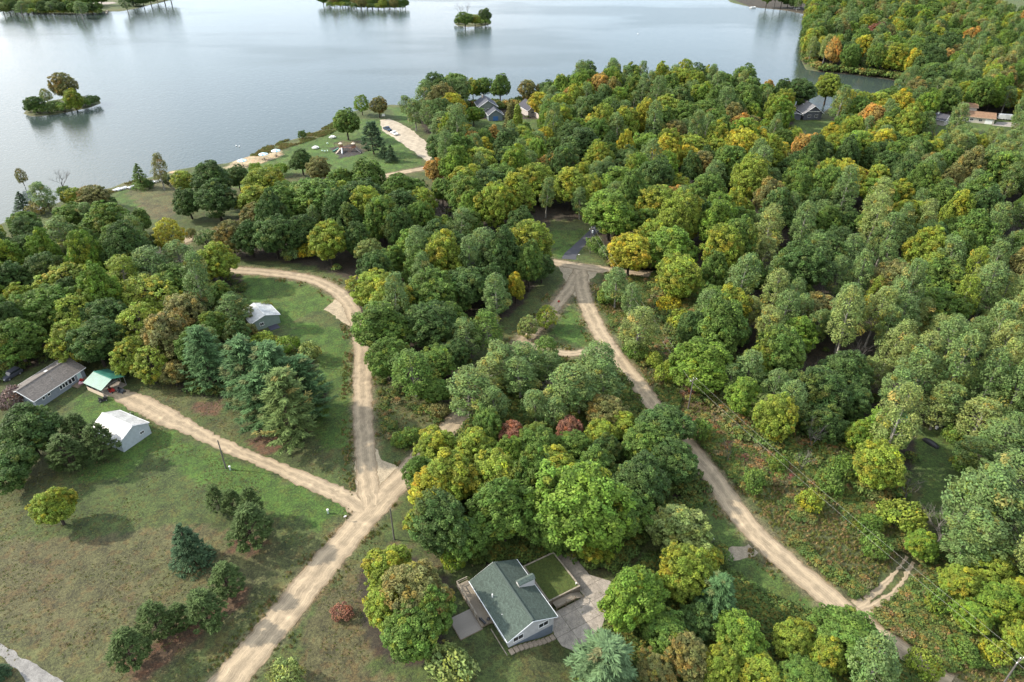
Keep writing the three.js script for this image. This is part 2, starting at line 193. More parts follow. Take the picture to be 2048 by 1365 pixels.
[0,0,-488.3,-771.1,13.6,6.5,7,0.3,2],
[0,0,-470.4,-771.1,13.6,6.5,3,4.3,2],
[0,0,-456.8,-757.3,13.4,6.4,0,6.1,2],
[0,1,-450.9,-757.3,13.4,6.4,1,0.9,2],
[0,0,-452.5,-771.1,13.6,6.5,1,1.8,2],
[0,1,-440.5,-771.1,13.6,6.5,3,2.4,2],
[0,1,-421.5,-757.3,13.4,6.4,2,5.1,2],
[0,1,-415.6,-757.3,13.4,6.4,2,3.2,2],
[0,1,-416.6,-771.1,13.6,6.5,1,4.6,2],
[0,1,-410.6,-771.1,13.6,6.5,4,0.2,2],
[0,0,-364.3,-760.7,13.4,6.4,7,5.6,2],
[0,0,-367.7,-800.0,14.1,6.7,2,0.0,2],
[0,1,-361.4,-771.1,13.6,6.5,3,2.0,2],
[0,0,-434.9,-733.2,10.3,5.7,5,4.1,2],
[0,0,-420.8,-717.6,10.1,5.6,3,5.5,2],
[0,1,-423.5,-733.2,10.3,5.7,6,0.7,2],
[0,1,-401.5,-723.7,10.2,5.6,1,0.2,2],
[0,0,-392.8,-717.6,10.1,5.6,2,2.0,2],
[0,1,-189.8,-775.2,11.2,6.0,3,3.0,3],
[0,7,-176.6,-764.8,11.0,5.9,4,4.9,3],
[0,7,-154.8,-764.8,11.0,5.9,6,2.9,3],
[0,7,-145.7,-744.6,10.8,5.8,5,0.2,3],
[0,1,-143.9,-764.8,11.0,5.9,5,4.1,3],
[0,1,-109.9,-754.6,10.9,5.9,2,4.3,3],
[0,1,-167.0,-770.9,9.7,5.2,2,0.4,3],
[0,1,-137.9,-760.6,9.6,5.2,1,1.1,3],
[0,0,-132.4,-760.6,9.6,5.2,3,4.6,3],
[0,7,-114.8,-750.5,9.5,5.1,4,2.9,3],
[0,1,-453.2,-724.6,8.5,4.7,3,1.1,2],
[0,1,-394.1,-730.9,8.5,4.8,2,5.9,2],
[0,1,-187.3,-788.0,8.5,4.6,7,0.6,3],
[0,1,-122.6,-766.7,8.3,4.5,5,4.0,3],
[0,1,-104.9,-756.4,8.2,4.4,0,0.3,3],
[0,1,50.7,-142.3,19.5,6.9,0,5.5,14],
[0,1,62.7,-136.8,14.7,6.3,7,1.2,14],
[0,1,115.1,-167.3,18.3,7.0,6,5.0,14],
[0,0,80.6,-175.0,20,7.1,1,3.8,17],
[0,1,3.4,-92.8,17.4,4.5,4,2.8,11],
[0,1,111.2,-155.9,14.5,6.3,3,3.3,14],
[0,1,139.3,-195.1,20,6.9,2,4.3,17],
[0,1,157.4,-190.1,19.6,6.7,1,2.0,17],
[0,1,-131.2,-151.4,16.9,5.6,2,5.1,6],
[0,7,147.4,-174.9,17.4,6.2,5,0.8,14],
[0,0,-112.8,-185.6,20,6.5,0,5.0,6],
[0,0,-3.6,-181.1,20,6.3,2,0.4,9],
[0,7,104.1,-169.9,15.1,6.0,5,0.3,14],
[0,0,154.4,-214.9,20,6.9,2,5.6,17],
[0,1,157.6,-225.2,20,7.0,2,2.4,17],
[0,1,-15.4,-228.0,20,7.1,6,4.1,17],
[0,0,93.4,-192.3,14.0,6.1,3,0.9,17],
[0,1,149.1,-231.4,15.5,7.0,0,4.6,17],
[0,1,66.6,-176.0,14.1,5.6,0,5.1,14],
[0,0,150.5,-182.3,17.6,5.7,2,0.4,17],
[0,1,67.5,-190.7,18.7,5.9,7,4.2,17],
[0,0,87.6,-214.7,20,6.3,4,0.2,17],
[0,1,-76.1,-140.0,13.1,4.6,2,2.7,6],
[0,0,-124.7,-148.8,15.2,4.8,0,1.5,6],
[0,1,116.1,-203.7,18.0,6.0,5,2.1,17],
[0,1,181.3,-251.2,20,7.1,5,4.6,17],
[0,1,-3.4,-248.9,16.5,7.0,1,4.0,17],
[0,1,67.8,-233.1,18.3,6.5,3,5.0,17],
[0,0,51.4,-243.6,20,6.8,3,5.7,17],
[0,0,-56.9,-215.2,20,6.0,1,2.8,15],
[0,1,12.2,-106.9,8.7,3.7,3,6.1,10],
[0,1,-41.1,-206.9,20,5.7,5,5.1,15],
[0,1,-22.5,-277.7,20,7.2,1,6.1,17],
[0,0,130.0,-198.7,15.5,5.5,1,3.0,17],
[0,0,-38.2,-175.4,17.0,4.9,1,1.3,9],
[0,0,109.4,-263.0,16.1,6.8,2,4.8,17],
[0,1,-71.4,-241.5,13.7,6.3,1,5.1,6],
[0,1,41.1,-229.7,20,6.0,0,3.9,17],
[0,1,85.3,-267.9,17.8,6.8,1,5.2,17],
[0,1,132.6,-186.4,17.4,5.0,0,1.1,17],
[0,1,142.3,-207.7,12.3,5.5,2,5.7,17],
[0,0,-78.6,-212.7,19.2,5.5,2,3.0,6],
[0,1,-26.6,-177.2,16.6,4.8,0,5.0,9],
[0,7,172.9,-255.8,20,6.4,4,0.7,17],
[0,0,45.0,-147.2,14.1,4.1,1,5.1,14],
[0,0,-118.8,-164.2,13.7,4.5,0,3.8,6],
[0,0,-151.8,-204.0,14.1,5.2,3,3.4,5],
[0,0,-2.6,-290.2,16.7,6.9,0,3.4,17],
[0,1,4.9,-180.6,16.6,4.7,0,4.3,9],
[0,1,-76.5,-150.9,11.1,4.1,6,0.5,6],
[0,1,-80.5,-236.1,13.0,5.8,3,1.9,6],
[0,7,89.5,-231.1,16.7,5.6,6,5.8,17],
[0,0,-70.3,-149.4,9.4,4.0,4,4.2,6],
[0,1,113.0,-240.4,19.1,5.7,1,3.0,17],
[0,1,-4.8,-112.6,10.8,3.3,1,2.1,10],
[0,1,105.7,-361.3,18.6,8.0,0,4.2,16],
[0,0,19.7,-259.8,20,5.9,5,5.7,17],
[0,1,119.2,-364.0,20,7.9,2,0.7,16],
[0,1,91.6,-304.8,17.4,6.8,2,1.6,17],
[0,0,19.1,-105.7,9.2,3.1,6,5.0,10],
[0,1,103.3,-243.9,16.8,5.6,5,0.5,17],
[0,1,167.3,-286.3,15.3,6.4,1,4.1,17],
[0,0,-39.5,-377.1,20,8.0,3,2.6,16],
[0,1,54.6,-165.8,10.8,4.2,1,1.9,14],
[0,0,-52.3,-208.5,16.7,4.9,6,1.2,15],
[0,0,82.3,-351.3,20,7.5,6,3.5,16],
[0,0,62.1,-332.2,16.3,7.1,3,1.2,16],
[0,1,255.5,-349.5,20,7.4,6,4.6,16],
[0,1,-29.4,-384.1,20,8.0,1,5.2,16],
[0,0,-31.8,-327.2,20,6.9,3,4.1,16],
[0,0,148.5,-278.9,15.6,6.1,3,5.3,17],
[0,0,-35.2,-202.7,18.0,4.7,5,0.7,9],
[0,0,73.0,-170.7,15.6,4.1,4,3.6,14],
[0,0,145.8,-264.2,16.4,5.7,1,4.5,17],
[0,0,35.2,-250.5,16.0,5.4,0,2.3,17],
[0,1,-22.7,-210.2,12.0,4.7,6,2.4,9],
[0,1,117.6,-353.3,20,7.2,0,1.5,16],
[0,1,57.7,-178.0,14.4,4.2,0,0.7,14],
[0,1,112.6,-387.7,19.5,7.8,1,4.3,16],
[0,0,-5.8,-172.5,13.6,4.0,2,5.9,9],
[0,7,-34.3,-351.3,20,7.1,7,4.8,16],
[0,1,221.6,-365.1,16.0,7.3,0,0.7,16],
[0,0,60.1,-214.3,18.1,4.7,1,5.8,17],
[0,1,146.1,-239.1,19.0,5.1,7,4.0,17],
[0,0,229.8,-396.7,20,7.8,2,2.6,4],
[0,0,119.7,-271.2,20,5.6,0,1.4,17],
[0,1,103.4,-213.6,14.1,4.7,0,0.9,17],
[0,7,75.7,-270.4,12.8,5.6,7,2.7,17],
[0,1,80.5,-186.9,9.5,4.2,3,5.4,17],
[0,1,161.2,-298.4,14.1,6.1,6,0.8,17],
[0,1,31.9,-258.0,12.0,5.4,5,2.3,17],
[0,1,81.2,-331.6,16.4,6.6,7,6.0,16],
[0,1,-14.3,-213.3,12.7,4.6,5,1.2,9],
[0,0,103.8,-225.9,15.1,4.8,4,6.0,17],
[0,1,76.4,-216.0,12.5,4.6,3,3.2,17],
[0,0,25.9,-300.0,15.9,6.0,7,5.4,17],
[0,1,100.7,-233.1,18.0,4.9,0,1.4,17],
[0,1,92.8,-341.6,16.0,6.7,3,5.1,16],
[0,0,145.2,-249.9,18.2,5.1,3,0.1,17],
[0,1,36.4,-302.6,18.6,6.0,1,1.9,17],
[0,1,188.3,-275.2,13.2,5.5,0,6.2,17],
[0,1,-29.8,-212.6,17.3,4.5,1,1.7,15],
[0,0,131.6,-270.8,20,5.4,0,4.2,17],
[0,1,10.3,-256.3,12.7,5.2,3,0.5,17],
[0,0,38.8,-340.0,19.6,6.5,3,5.6,16],
[0,0,2.0,-211.6,14.0,4.4,3,6.0,9],
[0,0,-48.1,-200.2,13.8,4.1,3,1.5,9],
[0,7,284.9,-424.9,20,7.6,4,0.1,4],
[0,1,44.0,-213.9,12.7,4.3,5,4.7,17],
[0,0,-17.4,-239.8,14.1,4.7,1,1.0,17],
[0,1,251.0,-462.4,20,8.0,0,1.8,4],
[0,1,40.3,-284.0,12.1,5.3,2,1.9,17],
[0,1,126.4,-399.6,20,7.0,3,6.1,4],
[0,1,169.8,-266.8,15.7,4.9,1,1.7,17],
[0,1,273.4,-397.6,20,6.9,7,0.8,4],
[0,1,115.8,-297.5,14.3,5.4,0,0.1,17],
[0,1,-25.6,-245.6,12.2,4.6,1,5.0,15],
[0,1,240.7,-419.4,18.0,7.2,1,0.2,4],
[0,7,74.2,-374.6,14.4,6.5,6,4.9,16],
[0,0,109.4,-214.2,12.5,4.1,3,0.6,17],
[0,0,103.6,-206.6,9.6,4.0,2,3.6,17],
[0,1,-52.3,-239.4,9.8,4.5,3,6.2,15],
[0,1,97.5,-349.3,20,6.0,0,4.0,16],
[0,1,108.9,-254.9,16.5,4.7,3,0.6,17],
[0,0,184.8,-357.2,14.1,6.2,2,5.2,16],
[0,7,71.6,-308.2,14.4,5.5,7,2.2,17],
[0,0,-34.9,-244.2,12.0,4.5,5,3.6,15],
[0,0,141.5,-270.6,16.6,4.9,4,0.7,17],
[0,0,57.9,-254.2,10.2,4.7,2,1.7,17],
[0,7,163.7,-249.9,14.1,4.5,7,4.9,17],
[0,0,322.7,-463.1,20,7.6,6,5.2,4],
[0,1,17.7,-333.9,18.1,5.7,1,3.9,16],
[0,1,151.6,-270.6,18.6,4.8,3,5.7,17],
[0,0,46.2,-320.9,20.0,5.5,0,5.7,16],
[0,7,69.0,-301.4,11.7,5.3,4,0.1,17],
[0,0,130.8,-291.0,11.3,5.0,3,4.2,17],
[0,1,114.5,-234.1,15.3,4.2,7,0.7,17],
[0,1,46.5,-329.0,20,5.5,3,3.8,16],
[0,1,174.9,-357.7,12.9,6.0,0,4.4,16],
[0,0,292.2,-501.7,20,8.0,0,0.3,4],
[0,1,86.6,-260.1,11.1,4.6,0,6.0,17],
[0,1,183.4,-316.7,16.5,5.3,0,2.5,17],
[0,1,68.8,-318.2,17.8,5.3,2,1.9,17],
[0,1,47.0,-233.9,14.1,4.2,3,2.9,17],
[1,3,-97.4,-164.8,14,7.9,2,4.1,6],
[1,3,-123.7,-171.3,14,7.6,4,2.0,6],
[1,3,-93.5,-150.1,14,6.5,9,1.3,6],
[1,3,-112.3,-153.8,14,6.1,1,0.9,6],
[1,3,-107.6,-142.3,12.7,5.2,1,4.0,6],
[1,3,-85.4,-135.6,9.6,4.7,7,3.9,6],
[1,3,-91.7,-139.2,11.1,4.6,10,2.5,6],
[1,4,-108.8,-204.9,13.3,4.9,3,0.9,5,"bright yellow tree beside the curving lake road"],
[1,9,-73.0,-162.6,7.1,3.1,7,1.1,6,"pale leafed tree half hiding the white roofed shed"],
[1,3,9.0,-159.7,7.4,3.1,8,2.8,14,"taller of two airy trees on the tip of the grass triangle"],
[1,9,4.2,-154.8,7.0,2.9,9,2.2,9,"paler of two airy trees on the tip of the grass triangle"],
[1,2,-78.0,-370.5,11.2,4.1,0,0.9,16,"feathery light green tree at the water's edge behind the playground"],
[1,9,-254.2,-392.7,8.8,3.3,4,3.5,1,"thin pale tree between two crowns on the larger wooded island"],
[1,7,-194.5,-267.8,7.6,2.2,8,3.4,5,"spindly tall tree leaning over the lake shore"],
[0,2,11.7,-85.7,19.6,8.4,1,2.6,11,"widest bright green tree behind the fenced garden"],
[0,2,19.1,-70.3,12.0,5.3,2,3.9,11,"dense rounded green tree on the edge of the concrete drive"],
[0,9,29.5,-84.6,9.5,5.8,2,5.3,11,"pale olive tree beside the small concrete pad"],
[0,2,43.9,-131.5,14.5,7.1,0,6.0,10,"huge bright green maple beside the power line clearing"],
[0,2,32.3,-216.6,18.1,9.7,0,2.1,17],
[0,3,-11.1,-95.9,13.8,5.4,6,5.3,11,"yellow and green tree over the gravel junction"],
[0,3,-3.6,-95.5,12.2,5.4,5,0.3,11],
[0,3,28.1,-75.3,10.3,4.6,7,1.1,11],
[0,2,48.3,-191.5,15.8,8.1,2,0.6,17],
[0,2,34.8,-64.3,8.2,4.0,2,0.4,12],
[0,3,-20.2,-76.3,9.0,4.3,6,2.6,11],
[0,3,-19.3,-68.6,9.1,4.0,4,0.4,11],
[0,3,70.3,-100.4,11.3,5.0,5,0.2,13,"yellow green maple at the edge of the mown clearing"],
[0,4,-14.4,-93.5,10.2,4.5,7,0.7,11,"yellowest crown of the trees behind the house"],
[0,3,-7.4,-106.3,9.5,4.9,4,1.4,10],
[0,3,8.4,-101.4,9.3,4.8,6,4.1,11],
[0,3,-32.0,-161.3,14.3,6.4,6,5.9,9],
[0,3,5.4,-193.4,16.3,7.2,7,2.4,17,"yellow green tree above the dark shaded verge"],
[0,3,46.5,-174.0,15.1,6.7,5,0.7,14,"yellow green tree with orange crown top beside the eastern road"],
[0,2,77.8,-70.7,6.9,3.8,7,2.7,13],
[0,3,-15.4,-86.7,9.3,4.1,6,3.5,11],
[0,3,-86.3,-184.6,14.5,6.7,4,1.3,6,"green tree with orange tips above the curving lawn"],
[0,3,36.3,-59.2,6.0,3.4,5,2.4,12],
[0,3,-37.6,-167.5,14.1,6.3,5,5.8,9],
[0,2,39.1,-242.3,16.9,8.3,0,0.9,17],
[0,3,49.5,-224.0,15.9,7.8,7,1.9,17],
[0,3,-15.4,-107.4,8.9,4.6,6,1.8,10],
[0,2,77.8,-111.8,9.8,4.7,3,3.0,14],
[0,3,-83.7,-91.0,8.9,4.0,4,0.8,8,"round yellow green tree standing alone on the wide lawn"],
[0,3,-90.8,-246.1,14.5,8.0,7,4.4,6],
[0,3,-56.7,-198.0,14.9,6.6,4,2.8,15,"gold topped tree on the bend of the western gravel road"],
[0,4,35.3,-189.4,14.4,6.4,5,1.6,17,"yellowest tree beside the fork of the gravel roads"],
[0,3,-132.5,-162.5,11.8,5.6,4,4.5,6],
[0,3,43.3,-64.7,6,3.2,7,5.4,12],
[0,3,30.7,-60.6,6.5,3.1,7,0.7,11],
[0,2,-30.3,-192.4,14.3,6.3,2,4.4,9,"bright green tree rising from the dark wood beside the curving road"],
[0,2,51.6,-122.9,10.4,4.6,0,1.3,14],
[0,3,74.4,-75.3,6.2,3.5,6,3.6,13],
[0,3,80.8,-77.7,6.4,3.5,7,5.5,13],
[0,3,47.3,-61.9,6.9,3.0,6,3.8,12],
[0,3,21.1,-242.7,16.7,7.4,6,0.8,17],
[0,2,72.0,-148.6,10.8,5.1,2,6.1,14],
[0,3,14.5,-83.2,6,3.6,6,4.1,11],
[0,3,33.0,-80.1,6.2,3.4,4,0.0,11],
[0,3,-90.5,-235.0,12.7,7.1,6,6.1,5],
[0,3,-16.8,-249.6,15.5,7.4,6,2.6,17],
[0,3,8.5,-247.7,15.4,7.4,7,2.1,17],
[0,3,82.8,-73.4,6,3.3,6,4.5,13],
[0,3,78.4,-65.7,6,3.1,4,1.0,13],
[0,3,73.2,-342.2,17.4,9.4,4,3.4,16],
[0,4,125.1,-249.4,14.3,7.0,7,5.3,17],
[0,2,72.2,-111.0,8.6,3.8,4,3.0,14],
[0,3,18.5,-110.9,7.8,3.7,5,1.1,10],
[0,4,106.3,-280.7,15.0,7.3,5,4.2,17],
[0,3,23.7,-114.5,7.8,3.7,4,2.4,10],
[0,3,-12.7,-272.6,14.6,7.0,5,4.1,17],
[0,2,72.5,-68.8,6,2.8,5,3.7,13],
[0,2,50.2,-152.8,10.4,4.4,2,2.7,14],
[0,6,0.1,-110.4,8.7,3.4,4,2.3,10,"deep red crown in the wood behind the house"],
[0,3,56.5,-133.6,11.0,3.8,7,4.9,14,"maple with an orange flecked top beside the power line clearing"],
[0,2,71.8,-83.2,6.5,2.9,6,3.3,13,"small bright green tree at the end of the dirt track"],
[0,2,-124.6,-188.9,11.5,4.8,4,2.9,6],
[0,3,75.2,-290.8,13.7,6.5,5,0.7,17],
[0,9,55.6,-119.7,8.1,3.4,3,3.0,14],
[0,4,128.8,-262.9,13.1,5.8,4,0.2,17],
[0,9,-43.8,-195.0,10.7,4.4,3,5.2,9],
[0,4,37.1,-322.5,13.9,6.6,5,0.1,17],
[0,6,12.0,-113.6,7.5,3.0,1,6.1,10,"dull red crown beside grey green aspens behind the house"],
[0,3,7.3,-287.8,13.1,5.8,6,1.3,17],
[0,4,71.7,-280.0,12.8,5.7,6,5.6,17],
[0,3,86.9,-288.6,12.7,5.6,5,2.5,17],
[0,3,171.1,-392.2,15.8,7.0,7,0.4,16],
[0,3,-160.6,-244.0,7.6,4.6,7,2.5,5],
[0,4,155.8,-264.7,11.0,4.9,7,4.3,17],
[0,3,-125.3,-257.5,9.9,4.4,5,2.5,5],
[0,4,14.9,-363.1,14.0,5.8,5,2.6,16],
[0,5,-30.0,-267.2,11.5,4.5,6,2.9,15],
[0,4,143.1,-311.8,12.3,5.1,6,4.8,17],
[0,6,267.3,-552.1,17.7,8.4,3,5.2,4],
[0,5,272.5,-463.1,15.1,7.2,7,4.6,4],
[0,4,1.1,-173.8,9.8,3.0,6,3.7,9,"yellow orange tree at the edge of the wood above the fork"],
[0,4,-11.5,-295.6,11.4,4.5,4,1.2,17],
[0,5,31.4,-373.3,13.9,5.4,5,2.3,16],
[0,6,190.4,-266.4,9.9,4.1,3,2.3,17,"brick red tree beside the grey thicket of bare stems"],
[0,2,-19.0,-350.4,10.4,4.9,1,0.0,16,"bright green tree against the wall of the green-grey lake house"],
[0,4,-22.0,-315.0,11.5,4.5,7,6.0,17],
[0,4,140.3,-257.6,9.2,3.8,4,4.4,17],
[0,3,-232.3,-380.4,11.3,5.0,6,4.6,1,"olive green tree beside the rusty crown on the wooded island"],
[0,5,-16.7,-302.0,11.8,4.1,7,0.9,17],
[0,2,-37.6,-404.0,12.0,5.0,2,4.8,16],
[0,3,-21.6,-400.8,11.9,5.0,6,5.0,16],
[0,5,-35.4,-367.6,12.4,4.4,6,3.8,16,"orange and yellow tree near the green-grey lake house"],
[0,6,-88.8,-167.6,7.0,2.3,3,2.7,6,"small brick red crown in the wood above the green carport"],
[0,5,-8.2,-317.1,10.4,3.8,4,1.4,17],
[0,6,150.6,-393.3,11.8,4.6,4,4.9,16],
[0,4,74.0,-298.4,8.8,3.4,5,0.5,17],
[0,5,144.2,-299.7,8.8,3.5,6,0.6,17],
[0,4,309.8,-614.0,14.5,6.4,6,2.6,4],
[0,5,-2.0,-315.0,9.1,3.4,6,5.4,17],
[0,5,58.1,-347.8,9.9,3.7,6,4.0,16],
[0,5,69.0,-342.4,9.1,3.4,4,4.8,17],
[0,5,144.4,-406.8,10.0,3.9,4,0.3,16],
[0,9,-473.3,-712.4,11.3,6.2,1,2.8,2],
[0,9,-460.0,-727.7,11.5,6.4,3,3.6,2],
[0,9,-506.2,-771.1,13.6,6.5,2,5.2,2],
[0,9,-486.1,-757.3,13.4,6.4,3,1.8,2],
[0,9,-482.3,-771.1,13.6,6.5,7,0.6,2],
[0,9,-468.5,-757.3,13.4,6.4,2,4.3,2],
[0,3,-446.5,-771.1,13.6,6.5,6,0.6,2],
[0,9,-434.5,-771.1,13.6,6.5,3,4.4,2],
[0,5,140.3,-265.6,6.9,2.6,5,5.6,17],
[0,6,98.3,-249.5,6.6,2.4,2,3.2,17],
[0,3,-31.4,-647.8,9.2,5.1,7,2.6,0,"lighter bush in the middle of the small round island"],
[0,3,-452.0,-733.2,10.3,5.7,7,5.9,2],
[0,3,-173.3,-775.2,11.2,6.0,5,0.4,3],
[0,5,156.4,-309.1,6.8,2.7,4,1.9,17],
[0,5,159.3,-307.0,6.8,2.7,7,3.8,17],
[0,6,264.6,-592.8,11.3,4.7,4,2.8,4],
[0,3,-163.6,-781.5,9.9,5.3,6,0.3,3],
[0,3,-125.5,-750.5,9.5,5.1,4,0.4,3],
[0,3,-19.7,-182.2,18.5,6.9,6,3.9,9],
[0,3,55.2,-113.5,12.1,4.7,7,4.1,14],
[0,2,-108.8,-162.1,18.8,5.8,2,1.0,6],
[0,3,53.4,-208.3,20,7.0,7,5.3,17],
[0,2,64.5,-204.8,20,6.5,0,1.1,17],
[0,3,57.0,-157.2,14.7,5.4,6,5.3,14],
[0,2,-147.5,-183.4,15.8,6.0,6,2.3,6],
[0,3,121.5,-185.8,18.5,6.0,4,2.5,17],
[0,3,1.6,-228.5,20,7.0,6,0.8,17],
[0,3,61.4,-184.5,18.9,5.9,7,2.2,17],
[0,3,-5.5,-219.8,20,6.3,5,6.2,17],
[0,2,67.3,-213.3,17.6,6.0,3,2.0,17],
[0,3,-47.0,-216.1,20,6.0,5,2.7,15],
[0,2,-20.8,-258.3,20,6.8,0,1.8,17],
[0,2,138.5,-278.0,20,7.1,5,4.1,17],
[0,3,86.2,-243.0,20,6.3,7,5.5,17],
[0,2,130.8,-235.4,13.8,6.1,0,4.9,17],
[0,2,1.5,-257.7,20,6.5,6,3.8,17],
[0,2,-0.5,-104.1,9.9,3.4,0,0.3,10],
[0,2,-123.6,-182.2,18.2,5.0,7,3.3,6],
[0,3,44.0,-201.3,14.2,5.3,5,6.2,17],
[0,3,128.7,-214.5,15.8,5.5,6,1.4,17],
[0,3,100.9,-269.8,20,6.6,4,0.2,17],
[0,4,92.6,-280.1,20,6.7,5,0.7,17],
[0,3,145.7,-214.9,19.3,5.3,6,0.8,17],
[0,3,34.6,-274.0,16.4,6.4,4,4.8,17],
[0,3,61.1,-244.1,13.3,5.8,6,4.9,17],
[0,3,72.8,-204.2,11.2,5.1,7,1.1,17],
[0,3,49.6,-313.3,20,7.0,6,0.4,17],
[0,3,136.7,-222.1,12.3,5.3,5,4.5,17],
[0,2,-139.8,-162.9,15.6,4.1,2,3.0,6],
[0,2,57.4,-294.2,14.3,6.5,1,2.4,17],
[0,3,174.7,-311.1,20,6.7,4,1.8,17],
[0,5,165.9,-327.4,17.3,7.0,6,0.0,16],
[0,3,-162.4,-198.5,15.7,4.7,4,4.7,6],
[0,5,57.5,-235.8,12.3,5.4,6,2.3,17],
[0,2,-14.3,-220.1,16.5,5.0,0,3.7,17],
[0,2,-139.0,-189.0,16.6,4.5,2,2.0,6],
[0,2,94.1,-358.9,20,7.5,6,2.8,16],
[0,4,62.2,-278.4,17.5,6.0,4,3.7,17],
[0,2,123.2,-329.1,20,6.8,4,3.5,16],
[0,2,131.8,-243.0,12.2,5.3,5,2.4,17],
[0,3,90.5,-390.1,20,7.8,5,1.8,16],
[0,3,-30.9,-228.2,14.2,5.0,5,1.3,15],
[0,2,47.9,-259.0,15.9,5.4,7,1.4,17],
[0,3,139.0,-238.0,13.4,5.0,6,4.3,17],
[0,3,179.5,-349.5,17.7,6.9,5,3.7,16],
[0,3,87.2,-253.2,16.6,5.2,4,4.2,17],
[0,3,165.2,-311.4,15.0,6.2,6,3.6,17],
[0,3,115.7,-248.8,17.8,5.1,4,1.9,17],
[0,2,97.9,-295.6,20,5.9,5,4.1,17],
[0,3,40.4,-314.1,20,6.1,7,1.8,17],
[0,3,80.0,-229.4,10.5,4.7,6,0.8,17],
[0,3,93.8,-237.7,13.2,4.8,5,4.7,17],
[0,3,169.2,-297.6,13.9,5.6,4,5.7,17],
[0,5,103.1,-319.4,14.9,5.9,6,3.4,17],
[0,4,186.6,-342.6,20,6.2,6,4.5,16],
[0,2,248.8,-373.3,20,6.6,2,0.5,16],
[0,3,87.8,-296.1,17.9,5.4,6,4.4,17],
[0,3,146.9,-305.5,18.3,5.5,5,0.1,17],
[0,3,75.1,-223.1,15.7,4.3,6,5.1,17],
[0,4,60.9,-321.1,19.9,5.7,7,5.1,16],
[0,3,236.0,-458.2,20,7.7,7,2.5,4],
[0,2,36.1,-385.1,20,6.6,3,5.9,16],
[0,3,28.3,-238.3,15.3,4.4,7,3.8,17],
[0,3,136.7,-250.7,15.0,4.6,5,3.2,17],
[0,3,175.5,-286.5,13.1,5.1,6,2.1,17],
[0,4,-28.1,-338.0,20,5.9,5,2.3,16],
[0,3,21.9,-322.6,18.2,5.6,5,5.8,17],
[0,3,100.4,-288.2,15.4,5.1,5,3.6,17],
[0,2,247.1,-483.0,20,7.9,2,4.7,4],
[0,3,64.9,-287.4,16.8,5.1,7,3.1,17],
[0,4,152.0,-286.4,18.5,5.0,5,4.8,17],
[0,2,30.4,-311.6,14.7,5.4,3,2.8,17],
[0,3,264.9,-402.6,20,6.6,5,6.2,4],
[0,5,14.0,-269.5,12.4,4.7,5,6.0,17],
[0,2,52.3,-387.5,20,6.4,7,4.1,16],
[0,3,103.1,-310.6,14.8,5.3,4,5.4,17],
[0,3,245.8,-494.3,20,7.9,4,3.1,4],
[0,5,45.8,-382.1,19.2,6.2,5,6.0,16],
[0,2,268.6,-444.2,17.8,7.0,0,5.3,4],
[0,3,23.3,-344.1,18.1,5.6,5,5.9,16],
[0,4,107.0,-301.8,13.8,5.0,6,5.0,17],
[0,3,138.0,-295.0,13.8,4.9,6,4.5,17],
[0,3,133.9,-354.7,16.7,5.7,7,3.2,16],
[0,3,30.2,-356.6,19.3,5.7,6,0.3,16],
[0,2,199.0,-343.2,20,5.5,3,6.2,16],
[0,3,-60.8,-238.6,13.2,4.1,5,3.4,15],
[0,3,204.9,-513.3,20,7.8,6,6.1,4],
[0,3,4.8,-312.9,11.2,5.1,5,2.8,17],
[0,2,59.6,-262.7,15.7,4.4,3,1.5,17],
[0,3,25.8,-253.9,14.4,4.2,6,1.4,17],
[0,2,114.9,-317.7,12.5,5.1,4,5.0,17],
[0,3,27.9,-265.2,10.2,4.4,6,1.8,17],
[0,2,325.6,-472.8,18.6,7.1,2,4.8,4],
[0,3,186.3,-301.3,12.1,4.8,4,4.0,17],
[0,3,85.2,-278.8,11.0,4.5,6,0.7,17],
[0,3,155.8,-246.0,11.7,4.0,6,0.3,17],
[0,3,-27.5,-307.3,18.5,4.8,4,0.6,17],
[0,2,10.1,-281.4,16.4,4.5,1,2.0,17],
[0,3,236.3,-377.5,16.1,5.7,4,2.7,16],
[0,2,25.8,-379.9,18.6,5.7,0,0.7,16],
[0,2,66.8,-351.8,12.7,5.4,0,5.1,16],
[0,5,128.4,-297.1,12.5,4.7,6,1.9,17],
[0,2,53.8,-360.5,17.3,5.4,5,2.3,16],
[0,3,149.2,-294.0,15.0,4.6,6,1.7,17],
[0,5,19.1,-277.3,10.7,4.4,7,6.1,17],
[0,3,266.6,-571.0,20,8.0,7,3.0,4],
[0,2,6.6,-295.0,13.8,4.5,3,0.6,17],
[0,2,119.5,-277.8,9.6,4.3,1,6.2,17],
[0,3,82.7,-405.1,20,5.9,4,3.7,16],
[0,2,-1.6,-279.3,12.3,4.3,3,3.3,17],
[0,3,156.8,-278.8,14.1,4.3,7,3.3,17],
[0,3,-8.9,-266.1,13.0,4.1,5,0.9,17],
[0,4,47.5,-287.6,16.8,4.3,4,0.8,17],
[0,3,98.0,-384.9,18.7,5.5,7,0.1,16],
[0,3,202.1,-350.2,11.9,5.1,7,2.1,16],
[0,3,198.8,-282.0,12.0,4.3,6,5.7,17],
[0,4,165.2,-353.0,18.0,5.1,5,1.4,16],
[0,3,96.7,-407.7,19.9,5.8,7,1.6,16],
[0,2,116.5,-373.4,12.7,5.4,6,6.2,16],
[0,2,49.4,-281.4,10.1,4.2,7,5.9,17],
[0,3,123.9,-306.6,12.5,4.5,5,0.3,17],
[0,5,119.3,-285.9,15.8,4.2,5,1.3,17],
[0,3,351.9,-567.6,20,7.7,4,4.9,4],
[0,4,259.6,-356.9,15.0,5.1,5,1.4,16],
[0,3,196.2,-291.6,13.2,4.2,7,3.6,17],
[0,3,126.9,-344.0,16.5,4.8,7,6.0,16],
[0,3,171.5,-350.1,16.5,4.9,7,0.7,16],
